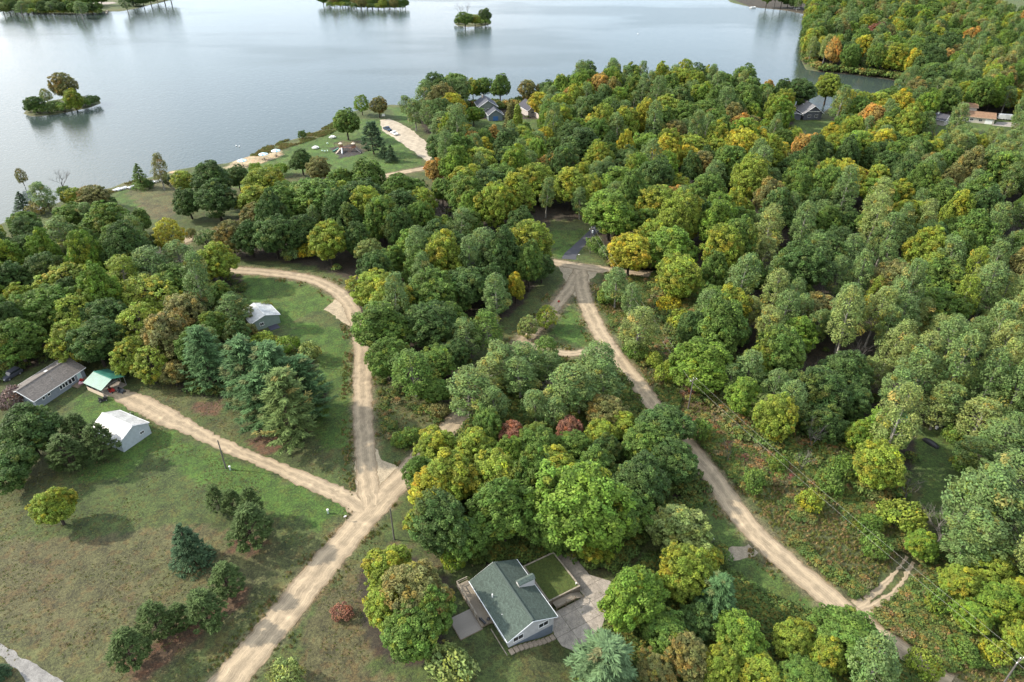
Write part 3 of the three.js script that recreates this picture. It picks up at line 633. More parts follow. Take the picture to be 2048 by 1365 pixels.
[0,2,124.9,-279.5,12.7,4.0,3,2.0,17],
[0,2,298.3,-426.3,20,5.7,1,0.5,4],
[0,2,359.0,-610.0,17.7,7.8,2,5.7,4],
[0,5,188.2,-325.4,13.2,4.5,4,4.7,17],
[0,3,296.4,-523.7,20,6.7,6,4.9,4],
[0,2,16.1,-327.3,14.4,4.4,3,2.3,17],
[0,4,176.2,-341.3,14.2,4.5,7,2.6,16],
[0,4,230.5,-489.9,20,6.2,5,4.7,4],
[0,3,109.6,-406.0,17.7,5.2,6,5.5,16],
[0,4,260.7,-374.7,12.6,4.9,5,5.7,16],
[0,3,188.2,-333.1,15.5,4.4,7,4.2,16],
[0,3,322.0,-532.2,15.8,6.6,7,6.3,4],
[0,2,327.3,-606.2,20,7.4,4,3.5,4],
[0,2,339.0,-638.5,20,7.7,1,2.2,4],
[0,5,319.3,-523.0,20,6.4,6,1.8,4],
[0,4,15.0,-308.0,11.7,4.0,7,2.1,17],
[0,2,249.6,-554.6,18.1,6.7,0,4.8,4],
[0,2,113.8,-335.9,14.8,4.3,7,2.3,16],
[0,3,71.1,-330.8,15.6,4.2,4,1.9,16],
[0,3,336.7,-589.2,18.5,7.0,6,3.2,4],
[0,2,86.5,-363.0,15.9,4.6,1,3.0,16],
[0,2,260.5,-383.1,18.3,4.8,2,5.8,16],
[0,5,207.2,-480.7,20,5.7,4,5.0,4],
[0,3,39.4,-376.2,16.1,4.6,5,0.7,16],
[0,3,359.1,-557.5,17.5,6.5,4,4.4,4],
[0,5,362.2,-700.3,20,8.0,6,4.4,4],
[0,3,267.1,-380.3,11.4,4.6,4,5.4,16],
[0,4,243.4,-446.8,19.1,5.3,6,5.9,4],
[0,3,282.4,-549.7,19.3,6.4,4,4.4,4],
[0,5,-37.9,-387.4,13.9,4.6,5,4.3,16],
[0,3,243.5,-620.6,20,6.9,6,1.8,4],
[0,4,26.5,-398.8,13.8,4.7,7,4.5,16],
[0,2,290.9,-459.4,12.2,5.3,3,1.8,4],
[0,3,276.7,-513.0,16.9,5.8,7,4.6,4],
[0,3,93.0,-398.2,12.7,4.6,6,2.0,16],
[0,3,306.3,-481.7,19.5,5.3,6,4.1,4],
[0,2,293.6,-414.5,16.5,4.7,1,1.6,4],
[0,2,339.2,-520.1,18.0,5.7,0,3.7,4],
[0,2,112.6,-398.6,11.8,4.5,0,5.4,16],
[0,3,214.9,-497.3,14.8,5.4,7,5.5,4],
[0,2,312.8,-741.1,20,7.8,2,2.0,4],
[0,3,262.6,-503.3,15.7,5.4,6,0.8,4],
[0,3,305.3,-462.4,13.0,5.0,5,3.7,4],
[0,4,341.2,-717.0,20,7.3,4,3.1,4],
[0,3,306.9,-603.1,20,6.2,4,2.2,4],
[0,3,287.1,-435.3,16.5,4.7,5,4.8,4],
[8,9,-9.0,-60.2,5,3.8,6,0.7,11],
[8,3,72.1,-90.8,5,4.0,7,4.8,13,"round olive yellow bush beside the dirt track"],
[8,9,-33.1,-59.7,4.4,2.7,3,5.7,8,"pale green bush on the dry verge of the main gravel road"],
[8,3,61.9,-61.6,3.8,2.6,7,4.4,13],
[8,15,-114.2,-126.6,4.6,3.5,4,4.7,7,"leafless brown shrub at the corner of the grey-roofed house"],
[8,1,64.1,-83.8,4.7,2.7,1,3.7,13],
[8,1,66.5,-103.5,5,3.0,3,3.7,13],
[8,1,61.9,-99.3,5,2.9,10,1.4,13],
[8,3,45.2,-160.2,5,4.0,11,5.6,14],
[8,1,69.9,-72.8,4.3,2.4,8,3.6,13],
[8,1,69.5,-64.2,3.3,2.3,4,0.7,13],
[8,3,74.1,-64.2,3.3,2.3,2,3.4,13],
[8,3,-63.8,-149.4,5,3.6,9,2.3,6],
[8,3,89.1,-96.6,5,2.7,10,3.8,13],
[8,1,47.5,-100.1,4.8,2.5,7,0.1,13],
[8,2,-10.2,-79.8,4.4,2.1,2,3.9,11],
[8,1,91.5,-104.4,4.7,2.5,6,4.0,13],
[8,3,56.5,-94.9,4.5,2.4,2,4.3,13],
[8,1,65.3,-88.8,4.3,2.3,6,4.7,13],
[8,1,40.1,-115.0,5,2.7,6,1.1,10],
[8,4,43.8,-169.6,5,3.5,5,3.7,14],
[8,1,30.8,-145.7,5,3.1,7,4.1,10],
[8,2,-57.0,-148.5,5,3.0,7,2.6,6],
[8,9,-50.8,-145.3,5,2.9,3,2.1,6],
[8,7,-171.8,-239.9,5,4.0,5,3.0,5],
[8,8,-101.4,-213.5,5,3.6,10,6.0,6],
[8,6,-27.6,-71.3,2.2,1.8,1,5.6,11,"round dark red bush on the dry lawn by the gravel road"],
[8,4,-65.7,-203.2,5,3.5,0,5.9,6],
[8,1,94.0,-113.7,4.4,2.3,11,5.4,14],
[8,3,36.5,-136.1,5,2.6,0,1.2,10],
[8,1,27.1,-173.9,5,3.1,11,3.3,14],
[8,1,-21.8,-114.6,3.1,2.4,2,2.1,14],
[8,4,-68.4,-144.4,5,2.6,10,5.6,6],
[8,8,-70.0,-201.4,5,3.2,6,6.2,6],
[8,1,54.2,-105.5,4.1,2.0,5,1.7,13],
[8,3,35.1,-141.6,4.6,2.4,1,0.8,10],
[8,1,26.9,-207.7,5,3.2,10,0.5,17],
[8,1,-43.0,-123.0,3.2,2.2,10,5.3,14],
[8,1,-23.8,-113.2,2.8,2.1,2,0.5,14],
[8,7,-16.1,-122.8,3.6,2.2,7,2.7,9],
[8,4,-108.1,-146.3,4.3,2.3,5,2.4,6],
[8,8,-11.6,-333.0,5,4.0,9,2.3,17],
[8,8,30.3,-201.4,5,2.7,3,0.5,17],
[8,0,-229.6,-391.6,5,4.1,10,5.5,1,"low dark bush at the tapering tip of the wooded island"],
[8,3,-104.2,-144.9,3.8,1.9,10,1.9,6],
[8,7,-69.2,-156.0,4.0,2.0,0,4.6,6],
[8,2,-95.3,-279.6,5,3.1,9,2.4,6],
[8,1,-247.8,-374.1,5,3.7,9,2.0,1],
[8,0,-243.4,-374.1,5,3.7,2,3.7,1],
[8,1,-237.1,-377.1,5,3.7,2,0.1,1],
[8,3,-232.1,-380.1,5,3.7,7,4.0,1],
[8,0,-148.2,-244.0,4.5,2.6,0,5.3,5],
[8,1,-231.3,-386.3,5,3.5,10,2.3,1],
[8,0,-243.8,-381.1,5,3.5,4,3.1,1,"low bush under the rusty tree on the wooded island"],
[8,1,-170.9,-254.8,4.7,2.5,7,0.5,5],
[8,2,-106.3,-282.0,4.7,2.7,8,0.5,5],
[8,9,-68.4,-168.7,3.9,1.8,5,1.1,6],
[8,1,-26.8,-657.3,5,5.2,8,0.3,0],
[8,13,-137.0,-268.1,4.1,2.4,9,0.4,5],
[8,7,-107.8,-216.4,4.3,1.8,0,3.5,5],
[8,0,-254.8,-377.0,4.6,2.6,1,5.2,1],
[8,0,-45.9,-660.0,5,4.3,7,5.4,0],
[8,0,-143.2,-264.7,3.4,2.0,0,3.4,5],
[8,9,-487.5,-737.8,5,4.3,3,3.8,2],
[8,9,-482.2,-737.8,5,4.3,0,4.4,2],
[8,1,-476.9,-737.8,5,4.3,6,2.2,2],
[8,1,-460.2,-718.4,5,4.2,0,4.8,2],
[8,3,-455.1,-718.4,5,4.2,11,1.2,2],
[8,3,-449.9,-718.4,5,4.2,5,1.7,2],
[8,1,-444.8,-718.4,5,4.2,5,6.1,2],
[8,9,-439.6,-718.4,5,4.2,9,2.9,2],
[8,3,-434.5,-718.4,5,4.2,3,1.5,2],
[8,3,-429.3,-718.4,5,4.2,3,6.1,2],
[8,9,-424.2,-718.4,5,4.2,2,5.5,2],
[8,3,-419.0,-718.4,5,4.2,1,4.6,2],
[8,9,-413.9,-718.4,5,4.2,6,3.9,2],
[8,3,-408.7,-718.4,5,4.2,0,4.3,2],
[8,1,-403.6,-718.4,5,4.2,4,5.8,2],
[8,1,-398.4,-718.4,5,4.2,7,1.3,2],
[8,9,-393.3,-718.4,5,4.2,3,0.1,2],
[8,1,-388.1,-718.4,5,4.2,11,2.7,2],
[8,0,-99.0,-330.0,4.0,2.1,2,0.9,6,"round dark bush in the reeds along the beach"],
[8,1,-21.1,-657.3,5,3.4,4,1.1,0],
[8,1,-179.9,-761.7,5,4.0,8,0.7,3],
[8,3,-173.9,-761.7,5,4.0,5,1.6,3],
[8,3,-168.0,-761.7,5,4.0,3,2.3,3],
[8,0,-162.1,-761.7,5,4.0,8,6.1,3],
[8,0,-154.2,-751.3,5,3.9,11,2.3,3],
[8,0,-148.3,-751.3,5,3.9,6,4.5,3],
[8,3,-142.5,-751.3,5,3.9,7,1.6,3],
[8,0,-136.6,-751.3,5,3.9,5,0.3,3],
[8,3,-130.8,-751.3,5,3.9,10,6.0,3],
[8,3,-124.9,-751.3,5,3.9,8,1.8,3],
[8,0,-119.0,-751.3,5,3.9,4,5.0,3],
[8,3,-113.2,-751.3,5,3.9,1,5.7,3],
[8,0,-107.3,-751.3,5,3.9,1,0.8,3],
[7,15,77.1,-86.4,8.9,3.7,2,1.6,13,"grey leafless thicket tree beside the round olive yellow bush"],
[7,15,66.0,-223.5,13.4,5.3,5,1.7,17,"wide bare grey tree among yellow green crowns"],
[7,15,62.7,-111.0,9.5,3.1,7,5.9,14],
[7,15,10.4,-126.1,9.9,2.9,3,4.1,10,"bare white limbed tree in the clump by the triangle of grass"],
[7,15,-20.5,-220.2,10.4,4.4,7,4.9,17],
[7,15,171.7,-242.3,12.8,4.7,3,2.9,17],
[7,15,76.0,-96.7,6.5,2.4,8,1.0,13],
[7,15,192.1,-262.4,11.6,4.2,10,2.3,17],
[7,15,70.9,-137.6,8.0,2.6,3,4.4,14],
[7,15,-174.8,-260.6,10.3,4.0,6,5.9,5,"bare grey tree rising over the reeds by the mown field"],
[7,15,8.4,-127.4,7.0,2.0,0,1.7,10],
[7,15,58.7,-104.7,5.8,1.7,6,1.4,13],
[7,15,44.5,-107.4,5.2,1.5,1,3.7,11],
[7,15,-75.6,-379.8,7.9,2.9,0,4.5,16,"half bare tree at the water's edge behind the playground"],
[7,15,-47.3,-691.7,12.2,3.6,11,5.6,0,"bare tree rising over the thicket on the small round island"],
[7,15,-41.4,-707.2,10.9,3.2,5,4.3,0,"slimmer bare tree on the small round island"],
[7,15,87.4,-80.6,10.7,3.1,10,5.4,13],
[7,15,123.4,-165.6,13.4,3.3,1,6.3,14],
[7,15,87.4,-170.7,11.6,3.0,7,4.4,14],
[7,15,130.8,-181.3,8.6,2.9,6,5.9,14],
[7,15,83.9,-138.4,9.7,2.3,8,0.5,14],
[7,15,87.6,-128.8,5.6,2.2,11,1.9,14],
[7,15,92.3,-177.6,11.8,2.7,10,3.7,14],
[7,15,159.6,-204.0,12.7,2.9,3,6.3,17],
[7,15,72.7,-183.8,9.0,2.7,4,6.0,14],
[7,15,148.9,-194.0,11.4,2.8,0,5.7,17],
[7,15,91.5,-155.2,6.8,2.3,5,2.1,14],
[7,15,115.2,-180.2,9.6,2.6,5,3.5,14],
[7,15,132.6,-155.3,6.6,2.3,4,1.2,14],
[7,15,107.5,-182.3,6.7,2.5,4,4.9,14],
[7,15,150.9,-207.0,7.8,2.7,4,0.9,17],
[7,15,68.4,-168.5,6.2,2.3,11,0.5,14],
[7,15,62.8,-252.5,9.8,2.9,1,1.0,17],
[7,15,206.5,-291.6,7.5,3.0,9,0.4,17],
[7,15,81.9,-223.9,9.1,2.4,8,4.1,17],
[7,15,210.6,-294.3,9.3,2.9,4,4.6,17],
[7,15,128.7,-229.0,7.8,2.4,11,5.2,17],
[7,15,144.3,-293.3,7.7,2.7,10,2.7,17],
[7,15,118.1,-311.8,7.9,2.6,6,1.8,17],
[7,15,193.5,-329.6,10.2,2.5,7,2.7,17],
[7,15,80.4,-305.4,6.9,2.3,10,5.8,17],
[7,15,130.5,-315.4,8.1,2.3,2,1.3,17],
[7,15,206.1,-312.7,7.5,2.2,9,2.3,17],
[7,15,215.9,-318.5,8.6,2.2,3,3.2,17],
[7,15,194.3,-312.0,6.6,2.2,4,2.4,17],
[2,8,81.6,-89.3,15.3,5.5,0,2.6,13],
[2,8,86.0,-86.4,13.4,4.8,2,0.8,13],
[2,8,94.1,-95.8,14.2,5.1,0,0.5,13],
[2,8,52.5,-58.8,10.0,3.7,1,4.2,12,"silvery tree with white limbs beside the gravel road"],
[2,8,80.6,-81.6,11.8,4.2,3,4.1,13],
[2,8,12.0,-123.4,13.6,5.0,2,3.8,10],
[2,8,-9.5,-121.2,12.9,4.8,2,5.5,10],
[2,1,-22.2,-129.9,12.4,5.0,1,0.2,9],
[2,8,97.2,-105.4,11.6,4.2,1,3.2,13],
[2,8,18.7,-132.2,12.8,4.6,1,3.1,10],
[2,9,97.0,-112.9,11.3,4.0,3,2.1,14],
[2,8,-101.9,-179.0,14.6,5.4,1,5.8,6],
[2,8,-2.2,-132.4,12.2,4.4,2,0.1,10],
[2,8,3.0,-135.1,11.7,4.2,1,0.6,10],
[2,8,21.3,-127.3,11.8,4.0,0,5.5,10],
[2,8,94.7,-119.3,11.3,3.9,2,0.9,14],
[2,9,30.9,-146.6,14.5,4.3,0,1.5,14],
[2,8,77.0,-80.9,9.4,3.0,1,5.8,13],
[2,8,-97.7,-186.0,12.7,4.7,3,4.3,6],
[2,3,-109.8,-175.0,14.1,4.5,1,3.1,6],
[2,9,-6.3,-128.8,11.4,3.6,3,1.5,10],
[2,8,2.0,-128.1,11.4,3.6,1,6.0,10],
[2,8,14.8,-122.1,11.0,3.5,1,1.1,10],
[2,8,92.4,-104.2,9.3,3.2,2,1.2,13],
[2,8,-8.1,-192.2,14.7,4.7,1,5.3,9],
[2,9,65.0,-149.5,12.2,3.9,2,6.3,14],
[2,8,-140.1,-199.5,14.6,4.6,2,5.6,6],
[2,8,-3.7,-119.6,10.9,3.2,0,0.8,10],
[2,1,-5.7,-146.4,12.5,3.7,0,4.4,9],
[2,9,91.9,-118.3,9.4,3.2,0,4.5,14],
[2,8,-74.0,-157.2,11.0,3.8,0,4.1,6],
[2,8,-26.7,-317.7,18.4,5.8,2,4.4,17],
[2,8,5.4,-119.3,10.1,2.8,3,5.8,10],
[2,8,-10.8,-144.7,11.5,3.2,3,4.3,9],
[2,1,8.0,-140.5,9.5,3.0,1,2.9,10],
[2,8,29.0,-170.9,12.4,3.4,1,4.5,14],
[2,8,9.2,-117.9,9.3,2.6,3,0.4,10],
[2,8,-168.1,-239.7,12.1,4.1,0,0.7,5],
[2,8,-44.1,-357.3,19.6,5.4,0,2.7,16],
[2,8,32.1,-164.8,10.7,3.0,1,1.5,14],
[2,8,49.2,-127.7,10.1,2.5,3,3.0,14],
[2,8,-32.6,-315.2,16.1,4.5,0,2.5,17],
[2,8,-145.5,-223.5,10.7,3.4,0,2.0,5],
[2,8,12.6,-296.1,13.4,4.3,0,6.0,17],
[2,8,-27.1,-373.0,17.6,4.9,0,4.2,16],
[2,8,-38.4,-337.6,15.4,4.3,0,5.8,16],
[2,8,-46.6,-342.0,14.7,4.1,2,0.4,16],
[2,4,93.9,-161.5,9.6,2.1,2,2.4,14],
[2,7,-136.4,-262.7,14.3,2.9,0,3.4,5,"slender yellow olive tree by the shore edge of the mown field"],
[2,8,-52.3,-358.3,12.6,3.5,3,5.2,16],
[2,8,-390.3,-693.2,13.7,6.1,1,2.1,2],
[2,4,208.5,-504.9,15.8,4.4,1,1.3,4],
[2,8,-448.9,-700.3,12.3,5.5,0,3.6,2],
[2,8,-430.7,-715.9,10.5,4.6,1,3.1,2],
[2,0,-362.7,-723.6,14.8,4.7,0,6.2,2],
[2,4,283.7,-536.2,14.4,3.6,3,3.4,4],
[2,9,75.4,-106.2,20.4,3.6,0,0.9,14],
[2,8,90.6,-124.7,16.4,4.0,3,4.4,14],
[2,8,84.2,-120.8,13.1,3.9,0,4.3,14],
[2,8,96.4,-124.6,21.7,3.7,2,2.3,14],
[2,9,89.9,-138.7,15.3,3.9,0,2.4,14],
[2,8,105.3,-116.8,18.3,3.5,1,3.6,14],
[2,9,119.4,-130.1,13.5,3.7,1,0.1,14],
[2,8,101.7,-119.9,18.9,3.3,1,0.9,14],
[2,8,97.4,-147.5,16.1,3.9,1,4.9,14],
[2,8,60.1,-118.4,12.6,3.3,1,5.3,14],
[2,9,122.9,-137.7,17.6,3.6,2,1.9,14],
[2,9,94.8,-132.7,15.4,3.5,1,3.3,14],
[2,8,54.1,-129.3,12.6,3.5,1,4.2,14],
[2,9,109.4,-125.4,19.0,3.3,3,3.8,14],
[2,9,80.8,-144.0,20.7,3.6,1,5.7,14],
[2,8,62.4,-168.4,18.0,4.1,3,0.6,14],
[2,8,101.0,-157.4,22,3.8,0,1.0,14],
[2,3,107.8,-120.6,13.0,3.2,1,4.3,14],
[2,9,113.1,-134.0,17.6,3.4,3,2.9,14],
[2,8,123.8,-160.2,19.4,3.9,1,3.2,14],
[2,8,101.2,-109.6,11.5,3.0,0,1.1,14],
[2,8,91.1,-88.6,11.1,2.6,1,0.5,13],
[2,8,103.2,-137.7,16.7,3.5,1,3.6,14],
[2,8,131.0,-151.7,16.6,3.6,0,0.3,14],
[2,8,82.6,-148.5,18.7,3.5,3,2.7,14],
[2,8,114.4,-139.5,19.2,3.4,3,1.8,14],
[2,9,122.0,-147.9,18.4,3.5,0,2.5,14],
[2,8,-82.5,-161.9,20.4,3.7,0,4.6,6],
[2,8,87.1,-157.4,14.5,3.6,1,1.3,14],
[2,8,124.4,-177.2,18.1,3.9,0,4.7,17],
[2,9,69.3,-160.3,17.3,3.5,1,3.6,14],
[2,8,58.2,-124.4,11.4,3.0,1,1.6,14],
[2,9,129.5,-167.5,15.5,3.7,2,1.9,14],
[2,9,91.3,-151.1,18.6,3.4,3,5.9,14],
[2,8,98.8,-134.9,11.9,3.1,1,5.4,14],
[2,9,118.0,-135.1,15.6,3.1,1,1.8,14],
[2,8,112.9,-194.7,18.7,4.0,0,1.5,17],
[2,8,-30.1,-155.2,18.5,3.3,3,2.7,9],
[2,8,-4.0,-162.6,14.9,3.4,1,5.8,9],
[2,9,78.3,-196.4,18.7,3.9,2,5.3,17],
[2,8,10.2,-96.5,8.1,2.5,1,3.2,11],
[2,8,-12.4,-182.4,17.0,3.7,1,1.4,9],
[2,3,115.6,-125.8,16.1,2.8,1,6.2,14],
[2,9,110.7,-199.9,21.3,3.9,0,3.3,17],
[2,9,117.3,-212.7,22,4.1,0,3.4,17],
[2,8,87.0,-185.8,12.3,3.7,2,1.2,17],
[2,8,102.6,-123.8,14.8,2.8,1,6.2,14],
[2,9,103.4,-153.3,12.7,3.2,0,3.1,14],
[2,9,135.5,-163.5,11.9,3.3,0,4.0,14],
[2,9,89.8,-133.2,14.3,2.9,0,3.1,14],
[2,9,83.8,-130.9,9.4,2.9,0,4.9,14],
[2,8,87.7,-180.4,17.7,3.5,0,4.5,17],
[2,8,109.7,-130.3,9.8,2.8,1,3.1,14],
[2,8,102.9,-192.5,12.9,3.7,1,1.0,17],
[2,8,-27.4,-186.3,18.0,3.6,1,5.1,9],
[2,8,7.9,-134.1,9.3,2.9,1,2.9,10],
[2,3,117.1,-158.0,16.9,3.1,1,0.8,14],
[2,8,73.8,-159.1,12.6,3.2,3,4.0,14],
[2,9,62.5,-158.0,11.0,3.1,2,2.5,14],
[2,8,97.1,-154.6,17.4,3.1,3,1.5,14],
[2,8,108.8,-140.7,13.7,2.9,2,3.3,14],
[2,9,99.1,-177.7,12.1,3.4,1,1.7,14],
[2,8,153.3,-197.0,12.5,3.6,3,0.5,17],
[2,8,96.2,-171.9,17.3,3.2,1,6.0,14],
[2,8,124.6,-141.7,14.9,2.8,3,3.5,14],
[2,8,118.7,-139.6,10.6,2.8,1,4.0,14],
[2,8,69.7,-153.9,14.9,3.0,1,2.5,14],
[2,8,113.7,-228.5,22,4.0,1,1.1,17],
[2,8,75.0,-154.6,12.9,3.0,3,3.8,14],
[2,8,-16.9,-207.8,14.6,3.7,3,1.8,9],
[2,9,75.1,-187.5,13.2,3.4,3,1.9,17],
[2,8,91.7,-144.8,15.7,2.8,2,0.6,14],
[2,8,143.7,-200.9,16.3,3.5,2,4.8,17],
[2,8,99.8,-188.3,11.3,3.4,0,4.5,17],
[2,8,102.5,-128.9,9.4,2.6,1,3.4,14],
[2,9,129.2,-161.4,16.2,3.0,1,5.8,14],
[2,8,117.6,-149.6,10.3,2.8,0,0.3,14],
[2,8,51.7,-160.3,11.7,3.0,1,3.2,14],
[2,8,141.9,-168.8,12.3,3.1,0,0.1,14],
[2,8,108.5,-144.6,11.8,2.7,3,0.3,14],
[2,9,104.1,-145.4,13.1,2.7,1,1.9,14],
[2,8,90.9,-172.8,14.7,3.1,1,3.9,14],
[2,8,124.7,-221.3,13.4,3.7,0,3.9,17],
[2,3,128.6,-174.5,17.4,3.0,0,0.2,17],
[2,8,139.4,-180.6,16.4,3.1,3,5.2,17],
[2,8,91.3,-204.4,18.7,3.4,1,5.8,17],
[2,8,77.5,-150.2,11.9,2.7,2,2.0,14],
[2,8,-74.2,-144.6,9.9,2.6,2,1.6,6],
[2,9,132.9,-209.4,16.8,3.4,1,4.2,17],
[2,8,126.8,-150.6,13.7,2.7,2,5.4,14],
[2,8,188.2,-255.9,14.5,4.0,1,1.6,17],
[2,8,159.6,-233.3,14.8,3.7,1,3.9,17],
[2,9,122.7,-153.0,8.7,2.7,0,4.3,14],
[2,8,112.1,-148.9,10.5,2.6,0,5.1,14],
[2,8,-113.9,-195.4,17.2,3.2,2,1.2,6],
[2,8,133.4,-176.3,12.9,2.9,0,5.9,14],
[2,8,154.6,-254.7,15.8,3.9,1,3.0,17],
[2,8,83.7,-190.7,10.7,3.1,0,2.3,17],
[2,8,181.4,-259.7,17.6,3.9,2,3.0,17],
[2,9,83.3,-209.1,15.2,3.3,1,3.7,17],
[2,8,76.3,-163.8,12.9,2.7,1,5.0,14],
[2,8,-25.1,-171.9,16.2,2.8,0,3.3,9],
[2,8,94.5,-257.7,18.8,3.8,1,3.5,17],
[2,8,166.1,-239.4,16.0,3.6,0,5.6,17],
[2,8,102.0,-162.4,13.3,2.7,3,3.0,14],
[2,8,164.9,-263.8,14.3,3.9,0,0.1,17],
[2,8,123.2,-205.3,17.1,3.1,0,2.9,17],
[2,8,107.7,-151.3,9.7,2.5,0,5.1,14],
[2,8,104.6,-220.4,12.6,3.3,1,0.7,17],
[2,8,123.8,-210.4,10.5,3.2,1,5.0,17],
[2,8,-83.5,-229.4,11.7,3.4,0,2.0,6],
[2,8,112.7,-189.4,12.5,2.9,1,5.7,17],
[2,8,171.2,-220.9,11.7,3.3,3,1.5,17],
[2,8,143.6,-189.6,14.0,2.9,3,4.4,17],
[2,8,154.8,-208.0,16.7,3.1,2,3.6,17],
[2,8,54.8,-267.7,17.9,3.7,3,3.5,17],
[2,8,122.7,-200.6,13.0,3.0,3,5.0,17],
[2,8,93.0,-209.1,10.4,3.1,1,2.1,17],
[2,8,35.3,-232.1,14.6,3.3,2,3.0,17],
[2,8,155.8,-291.3,16.6,4.0,1,4.0,17],
[2,8,188.7,-286.2,15.1,3.9,0,4.7,17],
[2,8,30.4,-246.3,16.3,3.4,3,2.3,17],
[2,8,79.4,-261.5,12.1,3.6,0,5.3,17],
[2,8,102.4,-341.4,21.6,4.5,1,0.6,16],
[2,8,-23.4,-302.6,21.5,4.0,1,1.0,17],
[2,8,-12.4,-258.5,15.7,3.5,2,5.2,17],
[2,8,109.9,-175.9,12.6,2.6,3,4.7,14],
[2,9,96.7,-214.1,12.5,3.0,2,4.6,17],
[2,3,98.9,-166.9,12.2,2.5,1,2.2,14],
[2,8,147.7,-202.3,16.5,2.9,0,1.2,17],
[2,8,94.6,-263.2,19.4,3.5,1,4.8,17],
[2,9,94.8,-200.4,10.1,2.9,1,0.8,17],
[2,8,18.3,-350.6,14.8,4.5,1,4.3,16],
[2,8,201.3,-318.5,19.4,4.1,2,1.6,16],
[2,8,95.0,-226.6,13.6,3.1,1,1.5,17],
[2,8,151.9,-260.1,19.8,3.4,2,4.9,17],
[2,8,103.0,-202.0,10.9,2.8,1,2.9,17],
[2,8,62.9,-311.3,21.7,3.9,1,6.1,16],
[2,8,74.5,-177.0,13.5,2.5,3,5.3,14],
[2,8,-25.8,-270.8,20.5,3.5,1,4.3,17],
[2,9,78.1,-204.4,10.0,2.8,0,4.5,17],
[2,8,157.9,-344.8,20.7,4.3,0,1.2,16],
[2,8,209.2,-283.8,15.0,3.6,2,1.8,17],
[2,3,119.0,-176.9,14.1,2.5,2,1.6,17],
[2,8,46.3,-305.6,17.9,3.9,3,4.1,17],
[2,8,180.2,-243.7,17.1,3.2,2,4.6,17],
[2,8,59.3,-229.4,14.2,3.1,1,0.7,17],
[2,8,79.6,-300.6,20.7,3.8,2,2.1,17],
[2,9,194.8,-271.7,15.7,3.5,2,0.7,17],
[2,8,233.7,-319.3,17.5,3.9,2,4.6,17],
[2,9,132.0,-204.9,14.4,2.7,0,4.6,17],
[2,9,153.8,-237.5,13.3,3.1,0,3.6,17],
[2,8,52.5,-326.8,17.9,4.0,0,5.9,16],
[2,8,-143.7,-206.6,11.5,2.7,1,1.6,5],
[2,8,3.9,-272.1,17.3,3.4,1,0.7,17],
[2,8,164.9,-217.9,10.3,2.8,2,5.7,17],
[2,9,88.5,-224.4,14.4,2.9,2,2.9,17],
[2,9,199.1,-299.4,13.3,3.6,0,5.9,17],
[2,8,34.6,-347.2,14.9,4.0,1,0.6,16],
[2,8,24.1,-234.1,11.4,2.9,1,4.4,17],
[2,8,36.6,-368.2,14.7,4.2,0,1.8,16],
[2,8,207.8,-279.4,12.0,3.4,0,3.4,17],
[2,8,204.4,-361.3,16.4,4.2,1,0.4,16],
[2,8,7.0,-267.6,13.8,3.2,1,6.1,17],
[2,8,201.1,-309.3,12.1,3.6,1,5.4,17],
[2,8,17.8,-312.6,20.5,3.6,0,2.1,17],
[2,8,195.1,-276.2,17.1,3.2,0,4.6,17],
[2,9,256.0,-390.5,18.2,4.4,0,2.2,4],
[2,8,201.6,-286.8,12.9,3.4,2,2.6,17],
[2,8,217.8,-293.4,12.3,3.4,1,1.8,17],
[2,8,125.2,-285.5,12.4,3.3,1,5.7,17],
[2,8,80.3,-361.0,15.1,4.0,2,6.1,16],
[2,8,30.3,-341.5,12.7,3.9,1,0.4,16],
[2,8,81.2,-214.5,10.5,2.6,0,0.2,17],
[2,8,37.7,-264.4,13.3,3.1,0,0.7,17],
[2,8,260.3,-416.2,21.4,4.5,0,0.8,4],
[2,8,199.1,-265.2,16.2,3.1,1,6.2,17],
[2,8,193.6,-251.0,10.7,3.0,3,1.9,17],
[2,8,141.5,-230.3,13.1,2.7,1,0.3,17],
[2,8,99.5,-256.2,11.1,3.0,0,4.9,17],
[2,8,179.9,-336.0,14.1,3.7,3,3.1,16],
[2,8,36.0,-393.2,22,4.2,2,4.9,16],
[2,8,-20.9,-269.2,14.0,3.1,2,1.1,17],
[2,8,55.2,-397.4,22,4.2,0,4.0,16],
[2,8,168.0,-228.2,9.3,2.7,0,5.8,17],
[2,8,-65.6,-213.2,13.7,2.5,3,1.3,6],
[2,8,188.8,-295.6,16.0,3.3,1,1.1,17],
[2,9,170.5,-235.0,10.9,2.7,0,1.0,17],
[2,8,71.2,-359.2,22,3.8,1,3.3,16],
[2,8,101.4,-304.1,12.9,3.3,2,2.1,17],
[2,8,177.7,-263.6,11.3,3.0,3,1.2,17],
[2,9,295.0,-436.2,22,4.5,0,1.5,4],
[2,8,73.6,-251.3,14.0,2.8,1,3.4,17],
[2,8,23.7,-328.5,16.5,3.5,0,0.3,16],
[2,8,12.1,-235.6,14.6,2.7,2,3.8,17],
[2,8,-8.8,-255.8,12.0,2.9,0,2.5,17],
[2,8,109.4,-222.6,10.6,2.6,0,0.7,17],
[2,8,199.8,-358.3,13.6,3.8,1,6.0,16],
[2,8,-13.7,-289.8,14.0,3.1,0,5.7,17],
[2,9,119.9,-384.3,15.4,4.0,0,3.5,16],
[2,9,217.8,-302.6,12.1,3.2,0,6.0,17],
[2,8,249.2,-395.6,17.4,4.0,3,5.2,4],
[2,8,176.2,-366.8,13.3,3.8,0,5.1,16],
[2,9,289.8,-444.5,20.1,4.5,2,3.5,4],
[2,8,173.2,-329.6,18.3,3.4,3,5.9,16],
[2,8,160.1,-317.7,13.8,3.3,3,1.1,17],
[2,8,314.3,-463.3,22,4.5,0,1.3,4],
[2,8,110.4,-306.8,12.5,3.2,3,6.0,17],
